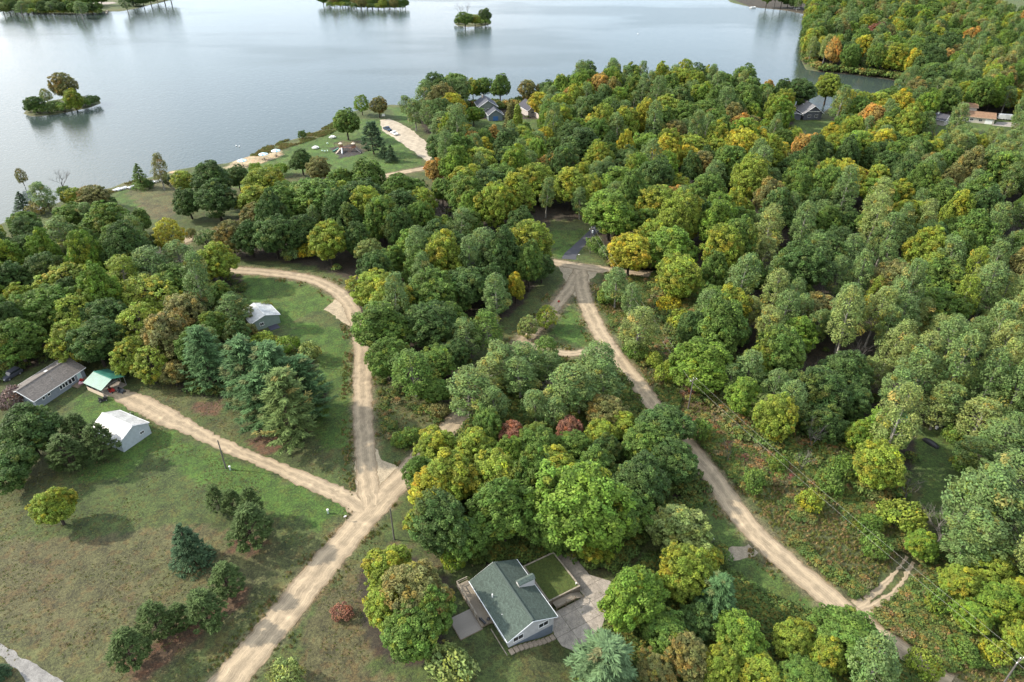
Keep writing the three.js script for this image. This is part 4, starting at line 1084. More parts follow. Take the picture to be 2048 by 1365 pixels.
[2,8,-68.9,-235.6,13.1,2.5,1,2.0,6],
[2,8,72.2,-244.4,8.6,2.6,2,3.4,17],
[2,8,85.9,-312.9,15.9,3.2,3,1.5,17],
[2,8,255.6,-371.4,14.0,3.7,1,2.3,16],
[2,9,183.7,-284.5,15.6,3.0,2,1.6,17],
[2,8,186.2,-268.2,15.6,2.8,0,5.3,17],
[2,8,62.4,-392.7,19.5,3.9,0,5.0,16],
[2,8,34.3,-267.3,9.9,2.8,1,2.3,17],
[2,8,212.0,-396.2,18.7,3.9,0,2.0,4],
[2,8,222.6,-305.4,10.6,3.1,2,4.7,17],
[2,8,46.3,-268.4,13.4,2.8,2,5.5,17],
[2,8,227.1,-370.2,14.2,3.6,1,1.1,16],
[2,8,104.8,-388.3,15.6,3.8,0,5.7,16],
[2,8,246.6,-400.3,17.8,3.8,1,2.8,4],
[2,8,78.9,-317.7,12.1,3.2,1,5.2,17],
[2,9,167.6,-366.1,11.7,3.6,1,1.2,16],
[2,8,141.7,-246.0,14.2,2.5,1,5.5,17],
[2,8,-31.9,-376.2,17.0,3.6,1,2.0,16],
[2,8,243.3,-340.4,16.6,3.3,0,0.7,16],
[2,8,106.9,-381.0,19.6,3.6,3,0.9,16],
[2,8,-35.6,-359.4,15.5,3.5,1,1.5,16],
[2,8,108.5,-394.2,20.8,3.7,0,0.8,16],
[2,8,66.7,-370.4,20.1,3.5,0,3.5,16],
[2,9,235.6,-470.9,18.5,4.3,0,1.6,4],
[2,8,213.0,-299.2,12.9,2.9,0,1.3,17],
[2,8,42.5,-270.8,9.7,2.7,0,0.0,17],
[2,8,126.9,-385.7,15.5,3.6,1,6.0,16],
[2,8,174.4,-276.0,13.8,2.7,0,1.6,17],
[2,8,87.4,-400.3,18.8,3.7,3,2.1,16],
[2,8,249.2,-504.3,15.5,4.5,1,5.5,4],
[2,9,184.0,-291.1,15.3,2.8,3,2.1,17],
[4,13,-56.2,-82.2,10.2,3.7,8,3.1,8,"dark spruce standing alone on the wide lawn"],
[4,13,-178.7,-240.7,7.9,3.6,2,3.5,5],
[4,1,-146.4,-265.3,10.2,3.9,0,5.9,5,"conical green tree by the shore edge of the mown field"],
[4,13,-77.1,-61.2,3,1.5,10,5.8,8],
[4,13,-52.3,-296.9,7.5,3.2,9,1.1,17,"fuller of two dark spruces by the gravel car park"],
[4,13,-374.7,-766.6,13.8,6.0,4,2.5,2],
[4,13,-55.9,-302.0,6.8,2.6,11,5.4,17,"smaller of two dark spruces by the gravel car park"],
[5,14,-46.5,-85.8,9.3,4.1,8,4.5,8,"widest pine of the clump of four on the lawn"],
[5,14,-49.1,-70.1,7.8,3.4,7,2.4,8],
[5,14,-57.6,-62.9,8.1,3.1,5,4.5,8,"end pine of the roadside row, farthest from the lone spruce"],
[5,14,-56.0,-67.7,7.6,3.0,2,3.4,8],
[5,14,-89.5,-105.2,9.0,3.7,3,1.5,8],
[5,14,-47.5,-75.8,7.2,3.0,3,4.8,8,"end pine of the roadside row, beside the lone spruce"],
[5,14,-84.5,-108.6,9.1,3.4,7,2.0,7],
[5,14,-91.1,-112.2,8.7,3.2,11,3.8,7,"dark pine against the wall of the white metal barn"],
[5,14,-52.9,-68.8,5.6,2.3,9,5.8,8],
[5,13,-61.5,-306.9,14.1,5.5,7,4.3,17,"large dark pine between the playground and the gravel car park"],
[5,14,-48.6,-92.1,7.5,2.3,9,0.7,8],
[5,14,-52.1,-92.9,6.9,2.1,9,4.9,8],
[5,14,-55.3,-93.8,7.2,2.0,4,6.1,8,"slimmest pine of the clump of four on the lawn"],
[6,3,2.9,-339.9,13.0,2.9,7,2.4,16,"olive cedar between the two lake houses"],
[6,7,-1.5,-345.0,12.0,2.7,1,0.4,16,"bronze green cedar between the two lake houses"],
[3,11,13.0,-59.2,12.5,5.4,5,1.9,11,"big blue green pine at the foot of the concrete drive"],
[3,10,-52.2,-124.1,19.9,6.8,11,1.8,7],
[3,12,-46.5,-112.7,19.7,6.0,1,2.8,7,"white pine with yellowing needles at the edge of the pine clump"],
[3,10,-59.3,-126.2,18.9,6.4,10,5.1,7],
[3,10,-53.7,-119.3,14.9,6.0,7,5.2,7],
[3,10,-46.2,-122.4,16.4,5.9,9,5.3,7],
[3,10,32.8,-71.4,10.1,3.8,3,1.4,11,"blue green pine among the leafy trees beside the concrete drive"],
[3,10,-71.6,-133.9,17.3,5.3,11,5.8,6,"tall lone white pine between the driveway and the wood"],
[3,10,22.6,-359.8,14.3,5.8,9,3.3,16],
[3,10,211.0,-367.5,11.3,3.2,6,6.2,16],
[3,10,283.1,-440.9,7.8,3.3,8,6.2,4],
[3,10,236.8,-503.9,13.3,3.6,2,3.2,4],
[3,10,297.8,-610.5,10.2,4.0,10,5.5,4],
[3,10,227.1,-569.6,13.4,3.7,8,1.7,4],
[3,10,235.0,-415.8,6.6,2.8,10,3.8,16],
[3,10,285.0,-588.8,13.0,3.7,2,4.1,4],
[3,10,240.1,-431.2,7.5,2.8,0,3.6,4],
[3,10,328.2,-586.0,13.4,3.5,8,4.7,4],
[3,10,378.8,-560.0,12.6,3.3,4,5.9,4],
[3,10,313.5,-445.1,6.7,2.7,9,2.0,4],
[3,10,269.7,-562.8,8.6,3.3,5,2.1,4],
[3,10,276.9,-700.8,9.7,3.9,5,6.1,4],
[3,10,356.0,-694.9,11.5,3.8,8,5.6,4],
[3,10,313.6,-632.4,12.4,3.3,3,5.2,4],
[3,10,402.6,-731.7,11.9,3.6,5,4.5,4],
[3,10,278.9,-532.0,9.1,2.7,8,5.9,4],
[3,10,289.7,-622.4,12.0,3.0,0,2.5,4],
[3,10,413.3,-637.6,11.6,3.0,11,5.5,4],
[3,10,399.2,-690.4,10.9,3.1,9,3.5,4],
[3,10,252.9,-577.2,8.9,2.6,0,2.8,4],
[3,10,342.3,-757.7,9.7,3.3,2,0.8,4],
[3,10,394.2,-611.1,7.1,2.7,6,4.8,4],
[3,10,327.6,-671.2,7.9,2.8,10,1.1,4],
[3,10,419.8,-637.0,7.0,2.6,0,4.6,4],
[3,10,381.2,-722.7,9.3,2.7,0,0.5,4],
[3,10,315.6,-732.2,7.2,2.7,4,4.4,4]],
mass:[
[0,7,213,-381,17,6.2,6,4.3],
[0,1,239,-369,20,6.0,3,4.9],
[0,1,178,-228,13,4.1,2,4.5],
[0,0,69,-262,16,4.5,4,5.6],
[0,1,260,-482,20,7.6,5,0.1],
[0,0,275,-495,20,7.7,3,0.6],
[0,0,232,-409,17,6.5,6,0.9],
[0,0,42,-352,15,5.7,0,3.0],
[0,0,262,-455,18,7.0,0,0.2],
[0,1,56,-405,20,6.3,0,5.5],
[0,0,288,-489,20,7.5,3,4.4],
[0,1,64,-379,20,6.0,6,4.1],
[0,1,82,-377,20,5.9,0,2.9],
[0,0,46,-275,14,4.6,3,0.6],
[0,1,167,-343,18,5.5,1,4.6],
[0,1,240,-395,19,6.2,0,3.6],
[0,1,48,-344,16,5.5,7,4.3],
[0,1,66,-402,20,6.2,6,5.2],
[0,1,152,-324,13,5.2,4,0.2],
[0,1,92,-320,18,5.1,3,6.2],
[0,1,195,-373,14,5.8,3,5.8],
[0,0,76,-389,14,6.0,6,0.6],
[0,1,172,-320,17,5.0,2,1.1],
[0,7,33,-294,11,4.7,6,4.6],
[0,1,240,-405,14,6.1,2,0.1],
[0,1,144,-286,10,4.5,1,1.1],
[0,7,105,-351,14,5.3,6,2.0],
[0,0,106,-336,17,5.1,0,5.7],
[0,1,101,-375,16,5.6,2,2.7],
[0,1,176,-297,13,4.6,4,1.9],
[0,0,138,-370,19,5.5,0,3.4],
[0,1,75,-256,10,4.1,3,5.3],
[0,0,242,-382,20,5.7,3,4.5],
[0,0,250,-384,13,5.7,1,5.1],
[0,7,40,-255,10,4.1,6,5.9],
[0,7,153,-299,12,4.6,5,0.3],
[0,0,251,-426,15,6.2,6,0.5],
[0,7,266,-391,20,5.7,6,4.0],
[0,1,217,-392,12,5.7,0,5.9],
[0,0,101,-400,20,5.7,3,1.0],
[0,7,103,-328,18,4.8,5,2.4],
[0,0,214,-487,18,6.8,1,5.8],
[0,1,175,-270,15,4.1,0,0.5],
[0,0,59,-305,11,4.6,0,4.9],
[0,0,261,-466,20,6.5,1,2.8],
[0,0,79,-278,13,4.2,2,4.2],
[0,1,20,-385,14,5.5,0,1.6],
[0,0,0,-266,16,4.0,1,3.8],
[0,0,244,-437,19,6.1,3,1.0],
[0,1,182,-271,13,4.1,2,0.7],
[0,1,-20,-289,14,4.3,1,1.1],
[0,0,276,-480,20,6.6,3,4.4],
[0,0,237,-484,18,6.7,2,0.4],
[0,1,43,-397,18,5.6,5,3.9],
[0,1,345,-540,20,7.3,2,1.6],
[0,1,27,-336,14,4.8,0,5.1],
[0,0,162,-336,10,4.8,5,1.9],
[0,7,52,-373,19,5.2,6,1.2],
[0,1,301,-513,19,6.9,7,0.2],
[0,0,19,-396,12,5.5,3,0.4],
[0,1,6,-322,10,4.6,2,1.3],
[0,0,254,-521,20,6.9,3,0.6],
[0,1,24,-353,14,4.9,3,5.0],
[0,0,217,-478,17,6.4,3,0.9],
[0,0,260,-580,20,7.6,1,3.4],
[0,1,212,-521,20,6.9,6,1.5],
[0,0,279,-417,17,5.7,2,0.9],
[0,1,131,-391,14,5.3,2,1.6],
[0,0,47,-359,18,5.0,4,0.2],
[0,0,314,-540,16,7.1,5,1.8],
[0,0,314,-558,20,7.2,5,1.3],
[0,1,253,-473,15,6.2,3,0.1],
[0,1,32,-403,13,5.4,0,5.2],
[0,0,293,-451,15,5.9,2,1.4],
[0,0,41,-291,15,4.1,2,5.5],
[0,1,99,-334,14,4.6,6,5.1],
[0,1,129,-369,18,4.9,1,6.2],
[0,1,215,-470,19,6.1,1,2.4],
[0,1,285,-611,20,7.7,3,2.8],
[0,1,18,-293,12,4.1,3,3.4],
[0,1,256,-496,19,6.4,1,3.7],
[0,0,277,-559,18,7.1,1,4.1],
[0,1,236,-385,14,5.1,0,3.7],
[0,1,141,-386,11,5.1,1,0.2],
[0,1,240,-514,20,6.5,3,3.9],
[0,7,285,-478,16,6.1,4,2.3],
[0,1,284,-410,19,5.3,5,1.6],
[0,0,320,-500,18,6.3,1,4.7],
[0,1,376,-598,20,7.4,4,1.6],
[0,1,296,-534,20,6.7,5,5.6],
[0,7,304,-541,20,6.8,4,4.0],
[0,1,254,-540,15,6.8,2,4.6],
[0,1,298,-466,20,5.9,3,0.2],
[0,1,335,-505,20,6.3,0,5.7],
[0,1,-11,-302,12,4.0,0,4.9],
[0,0,108,-345,14,4.5,3,2.6],
[0,1,-13,-308,12,4.1,1,3.0],
[0,0,194,-354,17,4.6,0,1.3],
[0,7,345,-559,20,6.8,5,4.0],
[0,1,198,-364,16,4.7,5,5.8],
[0,0,20,-306,10,4.0,4,3.5],
[0,0,305,-490,20,6.0,4,4.6],
[0,0,364,-548,18,6.7,0,0.0],
[0,1,240,-565,20,6.8,6,0.2],
[0,0,306,-439,18,5.5,6,2.8],
[0,7,273,-384,13,4.9,7,6.0],
[0,1,51,-335,13,4.3,1,1.5],
[0,1,274,-536,15,6.5,5,0.7],
[0,7,93,-329,14,4.2,7,1.3],
[0,1,407,-691,20,8.1,0,2.9],
[0,7,387,-657,20,7.7,4,5.2],
[0,0,159,-324,12,4.1,6,1.8],
[0,1,360,-660,20,7.7,3,1.5],
[0,7,244,-470,17,5.6,6,4.0],
[0,1,227,-462,20,5.5,5,1.2],
[0,0,268,-434,16,5.2,6,4.0],
[0,7,238,-544,20,6.4,4,3.2],
[0,1,270,-453,15,5.4,2,5.8],
[0,7,420,-663,19,7.6,4,4.2],
[0,7,304,-629,17,7.2,6,5.7],
[0,7,351,-681,20,7.7,7,3.9],
[0,1,265,-660,20,7.5,1,4.6],
[0,7,313,-653,20,7.4,4,2.0],
[0,0,317,-698,20,7.8,1,3.8],
[0,0,215,-372,11,4.5,3,3.9],
[0,1,368,-722,19,8.1,4,5.0],
[0,1,221,-547,20,6.2,1,0.9],
[0,7,346,-582,20,6.6,6,2.8],
[0,1,327,-562,20,6.3,0,1.1],
[0,1,238,-597,20,6.7,6,0.5],
[0,1,336,-557,20,6.3,3,3.3],
[0,1,358,-645,19,7.2,0,5.3],
[0,0,320,-511,20,5.8,1,1.5],
[0,0,258,-447,15,5.2,2,5.7],
[0,1,297,-564,16,6.3,3,2.7],
[0,1,420,-677,20,7.4,3,5.9],
[0,1,387,-624,20,6.9,0,2.6],
[0,0,336,-690,20,7.5,3,0.7],
[0,0,351,-603,16,6.7,3,4.3],
[0,1,298,-692,19,7.5,3,3.5],
[0,7,316,-716,20,7.7,4,0.6],
[0,0,313,-483,12,5.4,7,4.9],
[0,1,367,-581,20,6.4,1,4.1],
[0,1,283,-683,20,7.4,5,4.9],
[0,1,345,-526,20,5.8,2,6.2],
[0,1,223,-519,16,5.8,3,5.6],
[0,0,119,-401,14,4.6,6,5.3],
[0,1,349,-708,20,7.5,0,1.8],
[0,7,322,-569,16,6.2,4,3.5],
[0,1,366,-651,20,7.0,6,2.4],
[0,1,320,-659,19,7.0,0,4.4],
[0,0,304,-502,17,5.5,1,1.4],
[0,1,359,-519,16,5.6,6,2.2],
[0,0,306,-713,20,7.5,3,0.4],
[0,1,382,-569,18,6.1,5,0.2],
[0,1,349,-636,16,6.7,7,6.2],
[0,1,287,-648,20,6.8,4,1.5],
[0,1,254,-406,14,4.5,3,0.2],
[0,1,370,-631,15,6.6,2,1.2],
[0,0,329,-662,17,6.9,0,4.4],
[0,1,288,-602,20,6.3,0,5.0],
[0,0,258,-637,17,6.6,1,0.6],
[0,0,226,-577,14,6.1,2,4.1],
[0,1,263,-520,13,5.5,3,4.4],
[0,7,415,-723,20,7.4,5,5.3],
[0,0,298,-458,13,4.9,0,0.6],
[0,0,234,-524,17,5.5,2,4.3],
[0,1,303,-677,20,6.9,7,5.0],
[0,1,365,-602,20,6.2,2,6.0],
[0,1,302,-658,20,6.8,0,1.8],
[0,0,248,-602,18,6.2,2,0.1],
[0,1,322,-625,20,6.4,7,0.2],
[0,0,222,-484,13,5.1,0,1.3],
[0,1,231,-589,20,6.0,1,0.4],
[0,0,290,-594,13,6.0,0,5.7],
[0,1,401,-724,18,7.2,3,0.2],
[0,7,294,-654,20,6.5,5,1.5],
[0,0,221,-536,20,5.4,7,3.5],
[0,1,314,-456,13,4.7,3,5.9],
[0,1,355,-733,20,7.2,3,6.2],
[0,0,396,-639,20,6.3,1,4.8],
[0,1,228,-542,20,5.5,7,0.4],
[0,0,391,-647,20,6.4,4,0.7],
[0,1,323,-488,14,5.0,4,4.0],
[0,0,344,-506,15,5.1,7,6.2],
[0,0,372,-702,20,6.9,3,5.6],
[0,1,385,-638,19,6.3,7,3.2],
[0,0,399,-676,20,6.6,1,5.9],
[0,1,291,-556,20,5.5,3,3.1],
[0,0,308,-473,11,4.8,2,4.5],
[0,1,303,-532,15,5.3,2,5.7],
[0,1,254,-623,20,6.0,4,4.9],
[0,1,283,-625,20,6.0,2,0.1],
[0,0,418,-628,17,6.0,4,2.6],
[0,1,213,-511,14,5.0,4,0.7],
[0,7,265,-530,19,5.1,7,1.6],
[0,1,419,-651,15,6.2,0,1.7],
[0,1,287,-665,16,6.3,6,5.5],
[0,1,310,-641,13,6.1,2,4.0],
[0,1,367,-692,20,6.5,2,5.7],
[0,1,278,-588,16,5.6,1,4.7],
[0,1,309,-578,14,5.5,3,4.1],
[0,1,355,-541,15,5.1,2,0.9],
[0,1,244,-534,16,5.1,0,2.0],
[0,1,327,-505,12,4.8,2,5.2],
[0,0,264,-626,20,5.8,1,2.9],
[0,0,266,-539,16,5.1,3,4.2],
[0,1,230,-501,18,4.7,4,1.6],
[0,0,342,-735,20,6.7,6,4.0],
[0,1,352,-517,17,4.8,6,5.7],
[0,1,356,-587,19,5.4,3,3.7],
[0,1,245,-575,20,5.3,6,3.9],
[0,1,214,-530,17,4.9,7,4.9],
[0,0,287,-515,15,4.8,5,2.8],
[0,1,220,-558,20,5.1,5,1.0],
[0,1,250,-563,16,5.2,6,2.5],
[0,1,357,-748,16,6.7,2,5.2],
[0,1,326,-616,12,5.6,3,1.2],
[0,1,271,-694,15,6.2,3,2.8],
[0,1,224,-492,10,4.5,0,0.9],
[0,0,309,-510,16,4.7,2,4.4],
[0,0,362,-533,17,4.8,2,3.5],
[0,1,411,-669,20,5.9,0,4.2],
[0,7,411,-707,17,6.2,6,3.0],
[0,7,374,-586,14,5.2,4,2.7],
[0,1,371,-733,17,6.4,2,4.5],
[0,0,268,-514,18,4.6,2,4.5],
[0,1,235,-578,12,5.1,4,1.1],
[0,1,407,-630,20,5.5,3,5.8],
[0,7,355,-624,20,5.4,5,0.5],
[0,1,272,-682,20,5.8,4,5.6],
[0,1,342,-550,18,4.8,6,6.0],
[0,1,401,-616,17,5.3,1,2.3],
[0,1,297,-601,14,5.2,1,1.0],
[0,0,401,-651,15,5.6,2,5.4],
[0,1,409,-736,19,6.2,2,0.0],
[0,1,333,-708,17,6.0,3,2.2],
[0,0,340,-647,13,5.5,7,4.8],
[0,7,416,-752,20,6.3,5,4.7],
[0,1,368,-567,13,4.9,1,5.7],
[0,1,280,-674,20,5.7,0,5.1],
[0,7,363,-624,17,5.3,4,0.6],
[0,0,386,-699,20,5.9,3,4.5],
[0,1,315,-592,12,5.0,1,4.3],
[0,1,411,-654,17,5.5,0,5.4],
[0,1,409,-613,18,5.2,5,6.1],
[0,1,241,-584,16,4.9,1,3.8],
[0,7,398,-684,20,5.7,4,4.4],
[0,1,277,-617,12,5.2,4,2.8],
[0,1,334,-724,17,6.0,2,3.6],
[0,1,334,-539,12,4.5,6,2.1],
[0,1,307,-733,19,6.0,7,5.6],
[0,1,393,-616,15,5.1,4,4.6],
[0,0,323,-710,20,5.8,0,1.6],
[0,0,313,-684,20,5.5,0,5.1],
[0,1,287,-632,16,5.2,3,5.7],
[0,7,276,-662,14,5.4,7,4.7],
[0,0,301,-638,15,5.2,1,1.3],
[0,7,394,-629,16,5.1,6,2.0],
[0,0,314,-583,18,4.8,0,2.6],
[0,1,403,-609,17,5.0,6,1.1],
[0,1,344,-675,15,5.4,7,3.7],
[0,7,241,-611,16,5.0,5,0.8],
[0,7,274,-601,12,4.9,6,1.7],
[0,1,347,-644,16,5.2,0,4.7],
[0,1,366,-711,15,5.7,1,5.5],
[0,1,258,-599,12,4.9,2,2.9],
[0,1,272,-759,13,6.0,0,6.0],
[0,0,281,-707,13,5.6,4,1.9],
[0,0,263,-752,20,5.9,4,5.1],
[0,7,266,-618,19,4.9,6,2.0],
[0,0,333,-600,12,4.8,3,1.8],
[0,1,268,-636,16,5.0,3,2.3],
[0,0,389,-722,13,5.7,0,2.2],
[0,7,377,-657,19,5.2,5,1.9],
[0,1,315,-599,14,4.7,5,3.1],
[0,1,278,-567,12,4.5,0,1.7],
[0,1,292,-755,20,5.8,1,1.2],
[0,1,250,-757,20,5.8,3,2.8],
[0,1,391,-606,13,4.6,1,3.7],
[0,1,297,-623,14,4.7,2,2.3],
[0,0,375,-714,12,5.3,1,2.9],
[0,1,309,-667,19,5.0,3,4.3],
[0,1,306,-757,15,5.6,2,3.6],
[0,1,399,-603,12,4.6,0,2.9],
[0,0,395,-695,12,5.2,4,5.9],
[0,0,322,-672,15,5.0,2,1.6],
[0,7,319,-616,12,4.6,5,1.0],
[0,0,392,-730,13,5.3,7,5.6],
[0,1,319,-751,16,5.5,0,1.2],
[0,7,258,-654,17,4.8,7,1.1],
[0,1,343,-683,13,5.0,3,2.8],
[0,1,258,-613,12,4.5,0,4.7],
[0,0,294,-714,18,5.1,3,3.5],
[0,0,260,-646,18,4.7,2,2.0],
[0,1,280,-756,15,5.4,0,5.6],
[0,0,337,-630,16,4.5,2,5.6],
[0,0,380,-664,13,4.8,6,1.9],
[0,0,417,-732,17,5.2,7,5.3],
[0,0,348,-721,15,5.1,2,4.9],
[0,7,346,-657,14,4.7,5,1.3],
[0,0,382,-709,18,5.0,4,5.8],
[0,0,384,-685,13,4.8,0,0.3],
[0,0,351,-668,14,4.6,7,2.4],
[0,0,395,-709,16,4.8,6,1.6],
[0,0,300,-700,18,4.8,1,3.2],
[0,0,360,-685,11,4.6,4,2.4],
[0,0,273,-746,13,4.9,1,2.0],
[0,0,324,-757,17,4.9,2,4.6],
[0,7,356,-718,13,4.6,6,3.3],
[0,7,372,-758,16,4.8,6,0.7],
[0,1,372,-751,17,4.7,3,2.0],
[0,0,392,-758,17,4.7,0,0.6],
[0,0,297,-743,13,4.6,3,3.2],
[0,1,-148,-168,20,6.6,1,5.2],
[0,1,-142,-154,14,5.7,0,1.4],
[0,1,-132,-141,19,5.0,0,4.0],
[0,0,-163,-191,16,6.2,5,5.4],
[0,1,130,-142,15,5.0,0,0.4],
[0,0,-156,-186,20,5.5,4,2.3],
[0,0,-152,-175,16,5.2,1,2.5],
[0,1,235,-310,18,7.1,1,0.3],
[0,7,195,-241,20,5.7,4,3.6],
[0,1,292,-392,20,7.6,2,3.4],
[0,1,165,-193,9,4.2,0,1.1],
[0,7,316,-434,20,8.0,7,0.2],
[0,1,284,-368,20,6.8,2,2.0],
[0,1,200,-258,12,4.9,2,3.0],
[0,0,249,-339,20,5.8,2,2.3],
[0,1,262,-342,20,5.8,4,4.9],
[0,1,348,-494,18,7.9,0,4.0],
[0,1,277,-355,20,5.7,4,6.1],
[0,0,403,-555,20,8.0,1,3.8],
[0,1,333,-446,14,6.6,5,2.0],
[0,1,289,-378,19,5.6,4,2.1],
[0,1,290,-402,18,5.7,2,0.6],
[0,7,230,-289,16,4.3,6,0.6],
[0,1,406,-568,20,7.7,5,2.0],
[0,1,364,-493,18,6.8,4,1.4],
[0,0,310,-423,19,5.8,1,5.7],
[0,7,324,-445,14,5.9,7,3.3],
[0,0,298,-406,14,5.4,3,1.9],
[0,7,388,-526,20,6.7,6,2.5],
[0,0,347,-470,20,6.0,7,6.1],
[0,1,341,-486,15,6.1,0,6.2],
[0,1,283,-384,12,4.8,3,0.3],
[0,1,418,-612,19,7.2,4,3.8],
[0,1,378,-523,20,6.2,0,2.6],
[0,0,389,-534,16,6.1,2,1.7],
[0,1,304,-417,14,4.6,3,4.9],
[0,0,382,-547,16,5.6,5,2.8],
[0,0,320,-454,13,4.7,3,5.9],
[0,1,360,-505,14,5.1,7,3.8],
[0,0,344,-478,15,4.8,1,5.2],
[0,1,412,-595,17,5.7,4,1.1],
[0,7,397,-542,14,5.2,7,2.7],
[0,1,371,-517,12,4.9,2,0.1],
[0,1,356,-498,10,4.5,1,3.4],
[0,0,404,-587,17,4.9,1,2.4],
[0,7,412,-588,13,4.7,6,2.0],
[0,1,417,-583,16,4.7,0,2.7],
[0,2,402,-661,15,6.8,2,1.6],
[0,4,330,-644,20,6.5,6,0.9],
[0,3,380,-646,19,6.5,5,4.0],
[0,3,370,-665,20,6.6,7,1.4],
[0,3,323,-580,16,5.8,4,4.8],
[0,4,334,-617,18,6.1,5,1.5],
[0,3,325,-544,13,5.5,5,1.8],
[0,3,304,-569,18,5.7,7,6.3],
[0,3,350,-691,19,6.7,6,0.9],
[0,3,384,-603,15,5.9,4,3.4],
[0,3,221,-507,17,5.0,4,2.1],
[0,3,373,-608,16,5.8,6,5.8],
[0,4,289,-570,18,5.5,4,5.6],
[0,2,250,-633,20,6.0,1,2.4],
[0,3,295,-546,13,5.2,7,1.5],
[0,3,359,-631,18,5.9,4,2.5],
[0,3,273,-631,16,5.8,4,2.8],
[0,5,398,-592,20,5.5,7,2.8],
[0,2,390,-678,19,6.1,3,0.9],
[0,3,333,-494,15,4.6,5,3.8],
[0,3,386,-590,20,5.3,5,4.7],
[0,2,308,-702,20,6.2,1,3.3],
[0,3,388,-746,20,6.4,6,3.4],
[0,2,286,-562,13,5.0,3,2.3],
[0,3,281,-730,20,6.2,4,3.7],
[0,3,341,-513,17,4.5,4,3.4],
[0,3,265,-672,20,5.8,5,0.1],
[0,2,250,-588,12,5.1,2,2.9],
[0,2,313,-677,17,5.8,3,3.6],
[0,2,312,-521,11,4.5,1,2.3],
[0,3,250,-614,14,5.2,7,1.5],
[0,3,375,-565,14,4.8,5,4.1],
[0,3,407,-757,20,6.3,5,2.5],
[0,3,418,-742,20,6.1,6,3.1],
[0,2,279,-693,15,5.7,0,0.8],
[0,3,380,-757,15,6.1,7,3.3],
[0,3,347,-594,14,4.9,4,1.1],
[0,3,406,-680,15,5.5,7,4.8],
[0,3,336,-679,16,5.5,4,4.0],
[0,3,227,-558,17,4.6,7,2.5],
[0,3,282,-654,19,5.3,4,5.7],
[0,2,291,-729,16,5.9,4,5.3],
[0,2,416,-713,14,5.7,2,4.9],
[0,3,299,-553,12,4.5,5,0.9],
[0,4,369,-678,15,5.3,5,3.7],
[0,4,373,-571,15,4.5,5,2.2],
[0,3,340,-606,14,4.7,6,1.5],
[0,4,257,-593,13,4.6,7,3.9],
[0,5,319,-607,11,4.7,6,3.6],
[0,2,360,-678,13,5.1,3,0.4],
[0,2,377,-615,16,4.6,2,5.8],
[0,3,390,-670,17,4.9,5,4.8],
[0,3,304,-746,19,5.3,5,3.8],
[0,3,318,-727,13,5.1,6,1.6],
[0,3,266,-643,13,4.6,4,2.0],
[0,3,403,-711,17,5.0,7,1.6],
[0,2,372,-685,12,4.8,3,2.2],
[0,2,336,-748,16,5.2,5,1.2],
[0,3,289,-701,11,4.9,5,2.7],
[0,3,321,-678,13,4.7,5,4.3],
[0,3,327,-688,12,4.7,4,2.3],
[0,2,416,-686,17,4.7,3,0.3],
[0,3,305,-726,14,4.9,5,4.8],
[0,2,415,-695,17,4.5,7,5.7],
[0,4,296,-724,17,4.5,6,3.0],
[0,5,382,-735,12,4.5,6,0.7],
[0,3,335,-760,11,4.5,5,4.1],
[0,3,193,-231,20,6.1,4,1.9],
[0,3,183,-223,18,4.8,7,1.2],
[0,3,270,-347,20,5.4,6,3.9],
[0,4,334,-455,20,6.5,7,1.0],
[0,3,379,-538,18,6.9,5,4.0],
[0,5,263,-350,13,4.6,7,4.6],
[0,2,352,-503,20,5.2,3,1.5],
[0,3,412,-561,13,4.8,6,3.2],
[7,15,171,-196,12,2.8,10,2.2],
[7,15,241,-325,11,3.4,8,4.9],
[2,9,212,-306,12,2.9,1,1.6],
[2,8,223,-301,15,2.9,1,1.4],
[2,8,0,-301,16,2.9,3,3.7],
[2,8,-27,-283,16,2.7,0,4.0],
[2,8,180,-290,14,2.8,1,3.6],
[2,8,22,-374,14,3.4,0,0.3],
[2,8,92,-377,15,3.5,2,5.6],
[2,8,296,-473,22,4.2,0,3.6],
[2,8,281,-459,22,4.1,2,0.5],
[2,8,115,-309,17,2.9,0,2.5],
[2,9,168,-260,10,2.5,0,3.6],
[2,8,230,-472,22,4.1,3,2.2],
[2,8,201,-371,11,3.4,0,1.6],
[2,8,54,-278,13,2.6,3,5.3],
[2,8,128,-282,10,2.7,2,4.0],
[2,8,258,-425,17,3.7,1,0.2],
[2,8,227,-388,15,3.5,3,1.9],
[2,8,231,-536,22,4.6,0,4.5],
[2,9,213,-312,10,2.9,0,2.8],
[2,8,201,-376,16,3.3,0,4.8],
[2,8,60,-387,16,3.4,3,2.4],
[2,8,254,-399,16,3.5,0,6.3],
[2,8,138,-361,12,3.2,0,1.2],
[2,9,327,-515,22,4.4,3,4.8],
[2,8,127,-360,16,3.2,2,3.1],
[2,8,68,-389,15,3.4,0,1.9],
[2,8,221,-384,15,3.4,0,5.8],
[2,9,203,-274,11,2.5,1,0.8],
[2,8,38,-363,18,3.1,3,5.7],
[2,8,188,-291,15,2.6,0,2.6],
[2,8,46,-371,15,3.2,3,2.5],
[2,9,178,-275,9,2.5,1,0.5],
[2,8,33,-333,13,2.9,3,3.7],
[2,8,184,-309,15,2.7,2,5.8],
[2,8,269,-423,13,3.6,3,4.9],
[2,9,178,-301,9,2.7,1,4.8],
[2,8,87,-328,13,2.9,1,1.8],
[2,8,-29,-301,14,2.6,2,4.4],
[2,8,372,-548,22,4.4,1,4.5],
[2,8,248,-407,18,3.4,3,5.9],
[2,8,42,-305,10,2.7,2,5.8],
[2,8,93,-367,18,3.1,1,5.8],
[2,8,-18,-310,11,2.7,0,1.5],
[2,8,152,-312,11,2.7,0,4.2],
[2,8,76,-397,16,3.3,2,5.6],
[2,9,124,-391,18,3.2,0,0.8],
[2,9,272,-413,14,3.4,0,3.8],
